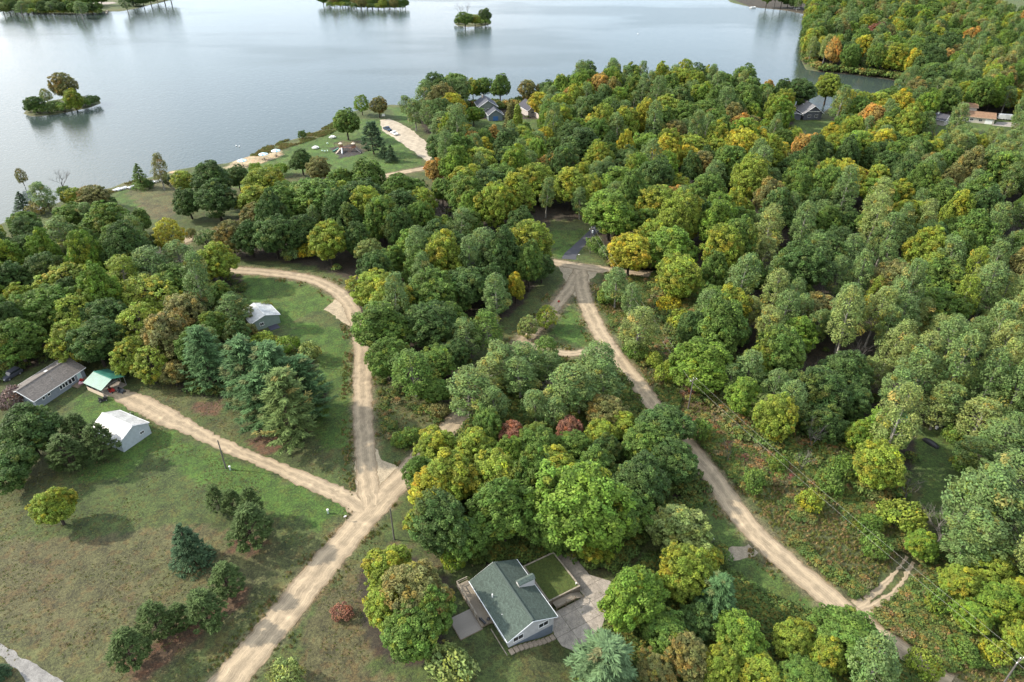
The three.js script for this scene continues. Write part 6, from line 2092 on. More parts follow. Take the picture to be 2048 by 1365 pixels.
function sheet(P, y, tile = 6, rough = 0.35, seed = 1) {
  const ring = []; for (let i = 0; i < P.length; i++) { const a = P[i], b = P[(i + 1) % P.length], n = Math.max(1, Math.round(Math.hypot(b[0] - a[0], b[1] - a[1]) / 0.8)); for (let k = 0; k < n; k++) { const t = k / n; const px = mix(a[0], b[0], t), pz = mix(a[1], b[1], t); ring.push([px + rough * 2.4 * (fbm(px * 0.5, pz * 0.5, 3, seed + 330) - 0.5), pz + rough * 2.4 * (fbm(px * 0.5 + 70, pz * 0.5, 3, seed + 340) - 0.5)]); } }
  const g = new THREE.ShapeGeometry(new THREE.Shape(ring.map(([x, z]) => new THREE.Vector2(x, -z)))); g.rotateX(-Math.PI / 2); g.translate(0, y, 0);
  const p = g.attributes.position; for (let i = 0; i < p.count; i++) g.attributes.uv.setXY(i, p.getX(i) / tile, p.getZ(i) / tile);
  return g;
}
{
  const names = { main: 'wide gravel road running from the foot of the lawn past the wooded house plot', west: 'gravel road curving round the western lawn', east: 'gravel road along the power line clearing', north: 'gravel cross road under the dark trees', link: 'short gravel link closing the grass triangle', shore: 'pale lake road behind the beach park' };
  let y = 0.03;
  for (const [k, r] of Object.entries(S.roads)) { structure('gravel_road', ribbon(r.c, r.ww ?? r.w, y, k.length * 7 + 3), gravelMat, names[k]); y += 0.006; }
  const open = new THREE.MeshStandardMaterial({ color: C(0.49, 0.415, 0.29), map: stoneTex, bumpMap: stoneTex, bumpScale: 0.02, roughness: 0.95 });
  structure('road_junction', sheet(S.drives.fork, 0.012, 7, 0.5, 11), open, 'broad worn gravel where the western road and the driveway join the main road');
  structure('road_junction', sheet(S.drives.cross, 0.014, 7, 0.5, 12), open, 'broad worn gravel where three roads meet below the asphalt driveway');
  structure('bare_earth', sheet(S.drives.bend, 0.016, 7, 0.8, 13), open, 'pale bare earth on the inside of the western bend');
  structure('farm_driveway', ribbon(S.drives.farm.c, S.drives.farm.w, 0.026, 91, 0.7, 0.45), gravelMat, 'pale gravel driveway leading to the green carport');
  structure('dirt_track', ribbon(S.drives.trackA.c, S.drives.trackA.w, 0.024, 17, 0.5, 0.28), gravelMat, 'wheel rut of the sandy track through the rough meadow');
  structure('dirt_track', ribbon(S.drives.trackB.c, S.drives.trackB.w, 0.02, 19, 0.5, 0.28), gravelMat, 'second wheel rut of the sandy track through the rough meadow');
  structure('asphalt_driveway', ribbon(S.drives.asphalt.c, S.drives.asphalt.w, 0.026, 23, 0.7, 0.1), mat(0.05, 0.052, 0.06, 0.9, { bumpMap: stoneTex, bumpScale: 0.01 }), 'dark asphalt driveway leading into the trees');
  const lot = new THREE.MeshStandardMaterial({ color: C(0.55, 0.49, 0.39), map: stoneTex, roughness: 0.95 });
  structure('gravel_car_park', sheet(S.drives.parking, 0.03, 9, 0.6, 3), lot, 'pale gravel car park by the lake');
  structure('gravel_pad', sheet(S.drives.gravelpad, 0.022, 4, 0.9, 5), mat(0.36, 0.31, 0.23, 0.95, { map: stoneTex }), 'grey gravel apron beside the eastern road');
  structure('grey_gravel_drive', sheet(S.drives.greydrive, 0.024, 5, 0.5, 6), mat(0.3, 0.3, 0.29, 0.95, { map: stoneTex }), 'light grey gravel drive at the corner of the wide lawn');
}
// ---------------------------------------------------------------- plants: prototypes
class Leaves {
  constructor(seed) { this.p = []; this.c = []; this.i = []; this.r = rng(seed); }
  leaf(x, y, z, nx, ny, nz, len, wid, tr, tg, tb, ax, ay, az) {        // a small folded blade: four corners, two faces
    const r = this.r; let l = Math.hypot(nx, ny, nz) || 1; nx /= l; ny /= l; nz /= l;
    let tx = ax ?? r() - 0.5, ty = ay ?? r() - 0.5, tz = az ?? r() - 0.5; const d = tx * nx + ty * ny + tz * nz; tx -= d * nx; ty -= d * ny; tz -= d * nz; l = Math.hypot(tx, ty, tz) || 1; tx /= l; ty /= l; tz /= l;
    const bx = ny * tz - nz * ty, by = nz * tx - nx * tz, bz = nx * ty - ny * tx, a = len / 2, b = wid / 2, f = wid * 0.18 * (r() - 0.3), s = this.p.length / 3, k = (r() - 0.5) * a;
    this.p.push(x - tx * a, y - ty * a, z - tz * a, x + bx * b + tx * k + nx * f, y + by * b + ty * k + ny * f, z + bz * b + tz * k + nz * f, x + tx * a, y + ty * a, z + tz * a, x - bx * b + nx * f, y - by * b + ny * f, z - bz * b + nz * f);
    this.c.push(tr, tg, tb, tr, tg, tb, tr, tg, tb, tr, tg, tb); this.i.push(s, s + 1, s + 2, s, s + 2, s + 3);
  }
  puff(cx, cy, cz, pr, n, size, dir, tint, squash = 0.8) {             // leaves over the outer side of one bough
    const r = this.r;
    for (let k = 0; k < n; k++) {
      let x = r() * 2 - 1, y = r() * 2 - 1, z = r() * 2 - 1; const l = Math.hypot(x, y, z) || 1; x /= l; y /= l; z /= l;
      if (x * dir[0] + y * dir[1] + z * dir[2] < -0.35) { x = -x; y = -y; z = -z; }
      const q = pr * (0.5 + 0.68 * Math.sqrt(r())), v = 0.64 + 0.72 * r(), w = 0.94 + 0.12 * r(), s = size * (0.65 + 0.75 * r());
      this.leaf(cx + x * q, cy + y * q * squash, cz + z * q, x * 0.6 + (r() - 0.5) * 1.4, y * 0.6 + 0.35 + (r() - 0.5) * 1.3, z * 0.6 + (r() - 0.5) * 1.4, s * 1.25, s * 0.8, tint[0] * v * w, tint[1] * v, tint[2] * v);
    }
  }
  build() { const g = new THREE.BufferGeometry(); g.setAttribute('position', new THREE.Float32BufferAttribute(this.p, 3)); g.setAttribute('color', new THREE.Float32BufferAttribute(this.c, 3)); g.setIndex(this.i); return g; }
}
function limb(out, a, b, r0, r1, sides = 5, bend = 0, r = Math.random) {  // a tapered, slightly bent limb
  const n = bend ? 3 : 1, pos = [], idx = [], uv = []; const A = new THREE.Vector3(...a), B = new THREE.Vector3(...b), D = B.clone().sub(A), len = D.length(); D.normalize();
  const U = new THREE.Vector3(0.31, 0.2, 0.93).cross(D).normalize(), V = D.clone().cross(U), off = U.clone().multiplyScalar((r() - 0.5) * bend * len).addScaledVector(V, (r() - 0.5) * bend * len);
  for (let k = 0; k <= n; k++) { const t = k / n, rr = mix(r0, r1, t), P = A.clone().lerp(B, t).addScaledVector(off, Math.sin(t * Math.PI)); for (let s = 0; s <= sides; s++) { const q = s / sides * Math.PI * 2, c = Math.cos(q) * rr, d = Math.sin(q) * rr; pos.push(P.x + U.x * c + V.x * d, P.y + U.y * c + V.y * d, P.z + U.z * c + V.z * d); uv.push(s / sides, t * len / 2); } }
  for (let k = 0; k < n; k++) for (let s = 0; s < sides; s++) { const p = k * (sides + 1) + s, q = p + sides + 1; idx.push(p, p + 1, q, p + 1, q + 1, q); }
  const g = new THREE.BufferGeometry(); g.setAttribute('position', new THREE.Float32BufferAttribute(pos, 3)); g.setAttribute('uv', new THREE.Float32BufferAttribute(uv, 2)); g.setIndex(idx); g.computeVertexNormals(); out.push(g);
}
const turned = (r, k, s) => r() < k ? [mix(1.15, 1.6, r()) * s, mix(0.95, 1.1, r()) * s, mix(0.6, 0.95, r()) * s] : [s * mix(0.9, 1.12, r()), s, s * mix(0.85, 1.15, r())];
// broad-crowned tree: radius 5, height 15, foliage down to about 2 m; small sprays on boughs of unequal reach
function broadleaf(seed, { mott = 0.05, patch = 0, sprays = 330, per = 52, size = 0.285, open = 0, oval = 0, droop = 0 } = {}) {
  const L = new Leaves(seed), r = L.r, wood = [], cy = 8.4, R = 5, RY = 6.5, boughs = [], patches = [];
  const nb = 13 + Math.floor(r() * 6);
  for (let k = 0; k < nb; k++) { const y = 1 - 1.75 * (k + 0.3 + 0.6 * r()) / nb, a = k * 2.39996 + r() * 1.2, q = Math.sqrt(Math.max(0, 1 - y * y)); boughs.push([Math.cos(a) * q, y, Math.sin(a) * q, 0.74 + 0.32 * r(), 0.82 + 0.36 * r()]); }
  for (let k = 0; k < 3; k++) { const b = boughs[Math.floor(r() * nb)]; patches.push(b); }
  limb(wood, [0, -0.3, 0], [0.2 * (r() - 0.5), 6.5, 0.2 * (r() - 0.5)], 0.36, 0.2, 7, 0.03, r); limb(wood, [0, 6.4, 0], [0.5 * (r() - 0.5), 12.5, 0.5 * (r() - 0.5)], 0.2, 0.05, 5, 0.05, r);
  for (const [x, y, z, f] of boughs) limb(wood, [0, clamp(cy + y * RY * 0.3 - 2.5, 2.6, 9.5), 0], [x * R * f * 0.85, cy + y * RY * f * 0.85, z * R * f * 0.85], 0.12, 0.03, 4, 0.14, r);
  for (let k = 0; k < sprays; k++) {
    const y = 1 - 1.93 * (k + r()) / sprays, a = k * 2.39996 + r() * 0.8, q = Math.sqrt(Math.max(0, 1 - y * y)), dx = Math.cos(a) * q, dz = Math.sin(a) * q;
    let best = -2, reach = 0.75, tone = 1, bi = null; for (const b of boughs) { const d = dx * b[0] + y * b[1] + dz * b[2]; if (d > best) { best = d; reach = b[3]; tone = b[4]; bi = b; } }
    const f = reach * mix(0.72, 1.0, sstep(0.74, 0.98, best)) * (0.7 + 0.34 * Math.pow(r(), 0.6)), nar = oval ? mix(1, 0.7, sstep(-0.1, 1, y)) : 1, x = dx * R * f * nar, z = dz * R * f * nar, yy = cy + y * RY * f * (y < -0.5 ? 0.9 : 1) - droop * q * f * 0.8, pr = 0.34 + 0.42 * r();
    const inPatch = patch && patches.includes(bi), tint = turned(r, inPatch ? patch : mott, tone * (0.78 + 0.44 * r()));
    L.puff(x, yy, z, pr, Math.round(per * (0.7 + 0.6 * r()) * (0.5 + 2.1 * pr * pr)), size, [dx * 0.8, y * 0.6 + 0.5, dz * 0.8], tint, 1.05);
  }
  if (!open) for (let k = 0; k < 520; k++) { const a = r() * 6.28, y = r() * 1.7 - 0.85, q = Math.sqrt(Math.max(0, 1 - Math.min(1, y * y))) * Math.sqrt(r()) * 0.6; L.leaf(Math.cos(a) * q * R, cy + y * RY * 0.64, Math.sin(a) * q * R, r() - 0.5, 0.6, r() - 0.5, 1.0, 0.75, 0.85, 0.85, 0.85); }
  return { crown: L.build(), wood: merge(wood) };
}
// slender aspen: radius 2.8, height 15, pale stem, fine leaves in small sprays
function aspen(seed, { mott = 0.05, sprays = 84, per = 72, size = 0.25 } = {}) {
  const L = new Leaves(seed), r = L.r, wood = []; const lean = [(r() - 0.5) * 2.2, (r() - 0.5) * 2.2];
  limb(wood, [0, -0.3, 0], [lean[0] * 0.4, 8, lean[1] * 0.4], 0.25, 0.17, 6, 0.02, r); limb(wood, [lean[0] * 0.4, 7.9, lean[1] * 0.4], [lean[0], 14.3, lean[1]], 0.17, 0.04, 5, 0.03, r);
  for (let k = 0; k < sprays; k++) {
    const t = (k + r()) / sprays, y = mix(4.6, 14.9, t), prof = Math.pow(Math.sin(Math.PI * Math.pow(mix(0.12, 1, t), 0.9) * 0.97), 0.7), a = k * 2.39996 + r(), q = prof * (0.45 + 0.58 * r()) * 2.7, x = lean[0] * t + Math.cos(a) * q, z = lean[1] * t + Math.sin(a) * q, pr = 0.5 + 0.55 * r();
    L.puff(x, y, z, pr, Math.round(per * (0.6 + 0.7 * r())), size, [Math.cos(a) * 0.8, 0.5, Math.sin(a) * 0.8], turned(r, mott, 0.8 + 0.42 * r()), 0.95);
    if (k % 3 === 0) limb(wood, [lean[0] * t * 0.8, y - 1.5, lean[1] * t * 0.8], [x, y, z], 0.05, 0.015, 3, 0.1, r);
  }
  return { crown: L.build(), wood: merge(wood) };
}
// white pine: radius 4, height 15, whorls of upswept plumes
function whitePine(seed) {
  const L = new Leaves(seed), r = L.r, wood = []; limb(wood, [0, -0.3, 0], [0, 14.6, 0], 0.32, 0.04, 6, 0, r);
  for (let k = 0; k < 19; k++) {
    const t = k / 18, y = mix(1.6, 14.4, t), reach = 4.3 * Math.pow(1 - t, 0.52) * (0.8 + 0.25 * r()) + 0.35, arms = 6 + Math.floor(r() * 2), a0 = r() * 6.28;
    for (let m = 0; m < arms; m++) {
      const a = a0 + m / arms * 6.28 + (r() - 0.5) * 0.4, len = reach * (0.72 + 0.36 * r()), up = 0.12 + 0.35 * t + 0.1 * r();
      limb(wood, [0, y - 0.2, 0], [Math.cos(a) * len * 0.9, y + len * up * 0.7, Math.sin(a) * len * 0.9], 0.06, 0.015, 3, 0.06, r);
      const tint = 0.78 + 0.45 * r(), old = r() < 0.04 ? 1.6 : 1;
      for (let s = 0; s < 5; s++) { const f = 0.3 + 0.72 * (s + r()) / 5, bx = Math.cos(a) * len * f, bz = Math.sin(a) * len * f, by = y + len * up * f * f; for (let q = 0; q < 15; q++) { const e = r() * 6.28, u = r(), dx = Math.cos(a) * 0.9 + Math.cos(e) * 0.8, dy = 0.75 + (r() - 0.5) * 0.9, dz = Math.sin(a) * 0.9 + Math.sin(e) * 0.8, w = tint * (0.75 + 0.5 * r()); L.leaf(bx + Math.cos(e) * 0.5 * u, by + 0.3 * (r() - 0.2), bz + Math.sin(e) * 0.5 * u, r() - 0.5, 0.5 + r(), r() - 0.5, 0.62 + 0.3 * r(), 0.17, w * old, w, w, dx, dy, dz); } }
    }
  }
  return { crown: L.build(), wood: merge(wood) };
}
// spruce: radius 2.6, height 8, dense drooping tiers
function spruceTree(seed) {
  const L = new Leaves(seed), r = L.r, wood = []; limb(wood, [0, -0.2, 0], [0, 7.8, 0], 0.2, 0.03, 6, 0, r);
  for (let k = 0; k < 26; k++) {
    const t = k / 25, y = mix(0.55, 7.7, t), reach = 2.65 * Math.pow(1 - t, 0.8) + 0.18, arms = Math.max(5, Math.round(10 * (1 - t * 0.5)));
    for (let m = 0; m < arms; m++) {
      const a = r() * 6.28, len = reach * (0.75 + 0.35 * r()), tint = 0.75 + 0.5 * r();
      for (let s = 0; s < 4; s++) { const f = 0.35 + 0.68 * (s + r()) / 4; for (let q = 0; q < 7; q++) { const e = (r() - 0.5) * 0.9, w = tint * (0.75 + 0.5 * r()); L.leaf(Math.cos(a + e * 0.4) * len * f, y - len * f * 0.22 + 0.16 * r(), Math.sin(a + e * 0.4) * len * f, (r() - 0.5) * 0.8, 1, (r() - 0.5) * 0.8, 0.46, 0.17, w, w, w, Math.cos(a + e), -0.15 + 0.5 * r(), Math.sin(a + e)); } }
    }
  }
  return { crown: L.build(), wood: merge(wood) };
}
// red pine: radius 3, height 9, an open crown of needle tufts on a bare lower stem
function redPine(seed) {
  const L = new Leaves(seed), r = L.r, wood = []; limb(wood, [0, -0.2, 0], [0.2, 8.6, 0.1], 0.2, 0.04, 6, 0.02, r);
  for (let k = 0; k < 150; k++) {
    const t = (k + r()) / 150, y = mix(1.3, 9, t), prof = Math.min(1, 0.45 + t * 2.6) * Math.pow(1 - t * 0.97, 0.62), a = k * 2.39996 + r(), q = prof * (0.35 + 0.68 * Math.sqrt(r())) * 3.2, x = Math.cos(a) * q, z = Math.sin(a) * q, tint = 0.72 + 0.55 * r();
    for (let s = 0; s < 42; s++) { const e = r() * 6.28, d = [Math.cos(a) * 0.5 + Math.cos(e) * 0.8, 0.45 + (r() - 0.4), Math.sin(a) * 0.5 + Math.sin(e) * 0.8], w = tint * (0.75 + 0.5 * r()), u = 0.5 * r(); L.leaf(x + d[0] * u, y + d[1] * u, z + d[2] * u, r() - 0.5, 0.5 + r(), r() - 0.5, 0.5, 0.2, w, w, w, ...d); }
    if (k % 2 === 0) limb(wood, [0.1, Math.max(0.9, y - 0.7), 0], [x, y, z], 0.05, 0.015, 3, 0.1, r);
  }
  return { crown: L.build(), wood: merge(wood) };
}
function cedarTree(seed) {
  const L = new Leaves(seed), r = L.r, wood = []; limb(wood, [0, -0.2, 0], [0, 7.6, 0], 0.16, 0.03, 5, 0, r);
  for (let k = 0; k < 90; k++) { const t = (k + r()) / 90, y = mix(0.4, 7.9, t), a = k * 2.39996, q = 1.55 * Math.pow(1 - t, 0.55) * (0.6 + 0.4 * r()); L.puff(Math.cos(a) * q, y, Math.sin(a) * q, 0.42, 34, 0.28, [Math.cos(a), 0.3, Math.sin(a)], turned(r, 0.1, 0.8 + 0.4 * r()), 1.3); }
  return { crown: L.build(), wood: merge(wood) };
}
// leafless tree: radius 3.5, height 13
function bareTree(seed) {
  const r = rng(seed), wood = [], twigs = [];
  const grow = (p, d, len, rad, depth) => {
    const e = [p[0] + d[0] * len, p[1] + d[1] * len, p[2] + d[2] * len]; limb(depth > 3 ? wood : twigs, p, e, rad, rad * 0.62, depth > 3 ? 5 : 3, 0.07, r);
    if (!depth) return; const n = depth > 3 ? 3 : 2 + (r() < 0.6 ? 1 : 0);
    for (let k = 0; k < n; k++) { const a = r() * 6.28, s = 0.34 + 0.3 * r(); let q = [d[0] + Math.cos(a) * s, d[1] + 0.18 + (r() - 0.5) * 0.25, d[2] + Math.sin(a) * s]; const l = Math.hypot(...q); q = q.map((v) => v / l); const f = k ? 0.45 + 0.5 * r() : 1; grow([mix(p[0], e[0], f), mix(p[1], e[1], f), mix(p[2], e[2], f)], q, len * (0.66 + 0.16 * r()), rad * 0.6, depth - 1); }
  };
  grow([0, -0.3, 0], [(r() - 0.5) * 0.1, 1, (r() - 0.5) * 0.1], 4.6, 0.17, 5);
  return { crown: merge(twigs), wood: merge(wood) };
}
// shrub: radius 1.6, height 2.3, several stems
function shrubPlant(seed, mott = 0.12) {
  const L = new Leaves(seed), r = L.r, wood = [];
  for (let k = 0; k < 7; k++) { const a = r() * 6.28; limb(wood, [Math.cos(a) * 0.15, -0.15, Math.sin(a) * 0.15], [Math.cos(a) * 0.9, 1.5, Math.sin(a) * 0.9], 0.04, 0.015, 4, 0.1, r); }
  for (let k = 0; k < 34; k++) { const y = 1 - 1.45 * (k + 0.5) / 34, a = k * 2.39996 + r(), q = Math.sqrt(1 - y * y), f = 0.62 + 0.42 * r(); L.puff(Math.cos(a) * q * 1.35 * f, 1.12 + y * 0.95 * f, Math.sin(a) * q * 1.35 * f, 0.3 + 0.28 * r(), 60, 0.17, [Math.cos(a) * q, y, Math.sin(a) * q], turned(r, mott, 0.78 + 0.44 * r())); }
  return { crown: L.build(), wood: merge(wood) };
}
const proto = {
  maple: [1, 2, 3, 4, 5, 6, 7, 8].map((s) => broadleaf(s * 77, { mott: s > 4 ? 0.12 : 0.04, patch: s > 4 ? 0.75 : 0.12, oval: s % 2, sprays: 310 + (s % 3) * 30 })),
  willow: [1, 2].map((s) => broadleaf(s * 91, { mott: 0.12, patch: 0.3, sprays: 250, per: 36, size: 0.3, open: 1, droop: 1.2 })),
  aspen: [1, 2, 3, 4].map((s) => aspen(s * 53, { mott: s > 2 ? 0.18 : 0.04 })),
  pine: [1, 2, 3].map((s) => whitePine(s * 31)), spruce: [1, 2].map((s) => spruceTree(s * 29)), redpine: [1, 2, 3].map((s) => redPine(s * 37)), cedar: [cedarTree(41)],
  bare: [1, 2, 3].map((s) => bareTree(s * 43)), shrub: [1, 2, 3].map((s) => shrubPlant(s * 47, s === 3 ? 0.35 : 0.1)),
};
const SIZE = { maple: [5, 15], willow: [5, 15], aspen: [2.8, 15], pine: [4, 15], spruce: [2.6, 8], redpine: [3, 9], cedar: [1.6, 8], bare: [3.5, 13], shrub: [1.6, 2.3] };
const leafRGB = { dg: [0.064, 0.118, 0.026], g: [0.099, 0.172, 0.028], bg: [0.134, 0.225, 0.026], yg: [0.182, 0.246, 0.029], y: [0.290, 0.299, 0.028], o: [0.325, 0.232, 0.060], r: [0.209, 0.099, 0.058], ru: [0.162, 0.168, 0.052], gg: [0.128, 0.200, 0.058], pg: [0.186, 0.238, 0.065], pine: [0.062, 0.122, 0.042], pblue: [0.092, 0.15, 0.064], pyel: [0.116, 0.168, 0.049], spruce: [0.039, 0.074, 0.032], rpine: [0.051, 0.081, 0.022], bare: [0.139, 0.104, 0.087] };
const leafMat = {};
const leaf = (c) => leafMat[c] ??= new THREE.MeshPhysicalMaterial({ name: 'leaf_' + c, color: C(...leafRGB[c]), vertexColors: true, roughness: 0.75, specularIntensity: 0.35, transmission: c === 'spruce' || c === 'rpine' || c.startsWith('p') && c !== 'pg' ? 0 : 0.32, thickness: 0, side: THREE.DoubleSide });
const barkMat = { dark: mat(0.13, 0.1, 0.075, 0.95, { map: barkTex }), pale: mat(0.75, 0.71, 0.62, 0.9, { map: barkTex }), grey: mat(0.34, 0.31, 0.28, 0.95, { map: barkTex }), pine: mat(0.15, 0.095, 0.065, 0.95, { map: barkTex }) };
const barkOf = { maple: 'dark', willow: 'dark', aspen: 'pale', pine: 'pine', spruce: 'pine', redpine: 'pine', cedar: 'pine', bare: 'grey', shrub: 'dark' };
const KIND = ['maple', 'willow', 'aspen', 'pine', 'spruce', 'redpine', 'cedar', 'bare', 'shrub'];
const HUE = ['dg', 'g', 'bg', 'yg', 'y', 'o', 'r', 'ru', 'gg', 'pg', 'pine', 'pblue', 'pyel', 'spruce', 'rpine', 'bare'];
const hueWord = { dg: 'dark green', g: 'mid green', bg: 'bright green', yg: 'yellow green', y: 'golden yellow', o: 'orange', r: 'red brown', ru: 'rust and olive', gg: 'grey green', pg: 'pale olive', pine: 'blue green', pblue: 'pale blue green', pyel: 'yellowing', spruce: 'dark green', rpine: 'dark olive', bare: 'leafless grey' };
const kindWord = { maple: ['maple_tree', 'maple', 'maple trees'], oak: ['oak_tree', 'oak', 'oak trees'], willow: ['willow_tree', 'airy tree', 'airy trees'], aspen: ['aspen_tree', 'aspen', 'aspen trees'], pine: ['white_pine', 'white pine', 'white pine trees'], spruce: ['spruce_tree', 'spruce', 'spruce trees'], redpine: ['red_pine', 'pine', 'pine trees'], cedar: ['cedar_tree', 'cedar', 'cedar trees'], bare: ['bare_tree', 'tree', 'leafless trees'], shrub: ['shrub', 'bush', 'bushes'] };
const PLACE = ['on the small round island', 'on the larger wooded island', 'on the shore across the lake', 'on the low spit across the lake', 'on the point across the bay', 'by the mown shore field', 'in the wood above the carport', 'beside the farm driveway', 'on the wide lawn', 'in the wood between western roads', 'in the grove behind the house', 'around the green-roofed house', 'on the plot by the eastern road', 'by the power line clearing', 'in the eastern wood', 'in the wood behind the beach', 'in the wood round the lake houses', 'in the wood north of the fork'];
const oakHue = { dg: 1, g: 1, ru: 1 };
const planted = S.trees.map(([k, c, x, z, h, rad, v, turn, place, label]) => ({ kind: KIND[k], hue: HUE[c], x, z, h, rad, v, turn, place: PLACE[place], label, sort: KIND[k] === 'maple' && oakHue[HUE[c]] ? 'oak' : KIND[k] }));
for (const t of planted) {
  let best = null, bd = 15; for (const o of planted) { if (o === t || (o.sort === t.sort && o.hue === t.hue)) continue; const d = Math.hypot(o.x - t.x, o.z - t.z); if (d < bd) { bd = d; best = o; } }
  const [name, word, many] = kindWord[t.sort], size = t.kind !== 'shrub' ? (t.h > 15.5 ? 'tall ' : t.h < 9 ? 'small ' : '') : '', shape = t.rad > 5.4 ? 'broad ' : t.rad < 2.7 && t.kind !== 'shrub' ? 'narrow ' : '';
  let label = t.label ?? size + shape + hueWord[t.hue].replace('rust and olive', 'rusty') + ' ' + word + (best ? ' by ' + hueWord[best.hue].replace('rust and olive', 'rusty') + ' ' + kindWord[best.sort][1] : '') + ' ' + t.place;
  if (label.split(' ').length > 16) label = label.slice((size + shape).length);
  const P = proto[t.kind][t.v % proto[t.kind].length], [pr, ph] = SIZE[t.kind];
  const o = thing(name, label, t.kind === 'shrub' ? 'bush' : 'tree', [t.x, rise(t.x, t.z), t.z], t.turn, many + ' ' + t.place); const e = 0.86 + 0.28 * hash2(Math.round(t.x * 10), Math.round(t.z * 10), 3); o.scale.set(t.rad / pr * e, t.h / ph, t.rad / pr / e); o.rotation.set(t.kind === 'shrub' ? 0 : 0.12 * (hash2(Math.round(t.x * 10), 1, 5) - 0.5), t.turn, t.kind === 'shrub' ? 0 : 0.12 * (hash2(Math.round(t.z * 10), 2, 6) - 0.5));
  part('trunk', P.wood, barkMat[barkOf[t.kind]], o);
  if (t.kind === 'bare') part('branches', P.crown, barkMat.grey, o); else part('crown', P.crown, leaf(t.hue), o);
}
// the rest of the wood, behind and between the trees that can be told apart
{
  const wood = new THREE.Group(); wood.name = 'far_woodland'; scene.add(wood);
  tag(wood, 'mass of mixed woodland behind and between the single trees', 'woodland', null, 'stuff');
  const sets = {}; for (const t of S.mass) (sets[KIND[t[0]] + '|' + HUE[t[1]] + '|' + t[6] % proto[KIND[t[0]]].length] ??= []).push(t);
  const m4 = new THREE.Matrix4(), q = new THREE.Quaternion(), up = new THREE.Vector3(0, 1, 0);
  for (const [key, list] of Object.entries(sets)) {
    const [kind, col, v] = key.split('|'), P = proto[kind][+v], [pr, ph] = SIZE[kind];
    for (const [n, geo, m] of [['tree_crowns', P.crown, kind === 'bare' ? barkMat.grey : leaf(col)], ['tree_trunks', P.wood, barkMat[barkOf[kind]]]]) {
      const im = lit(new THREE.InstancedMesh(geo, m, list.length)); im.name = n; wood.add(im); im.userData.kind = 'stuff';
      list.forEach((t, i) => im.setMatrixAt(i, m4.compose(new THREE.Vector3(t[2], rise(t[2], t[3]), t[3]), q.setFromAxisAngle(up, t[7]), new THREE.Vector3(t[5] / pr, t[4] / ph, t[5] / pr))));
    }
  }
}
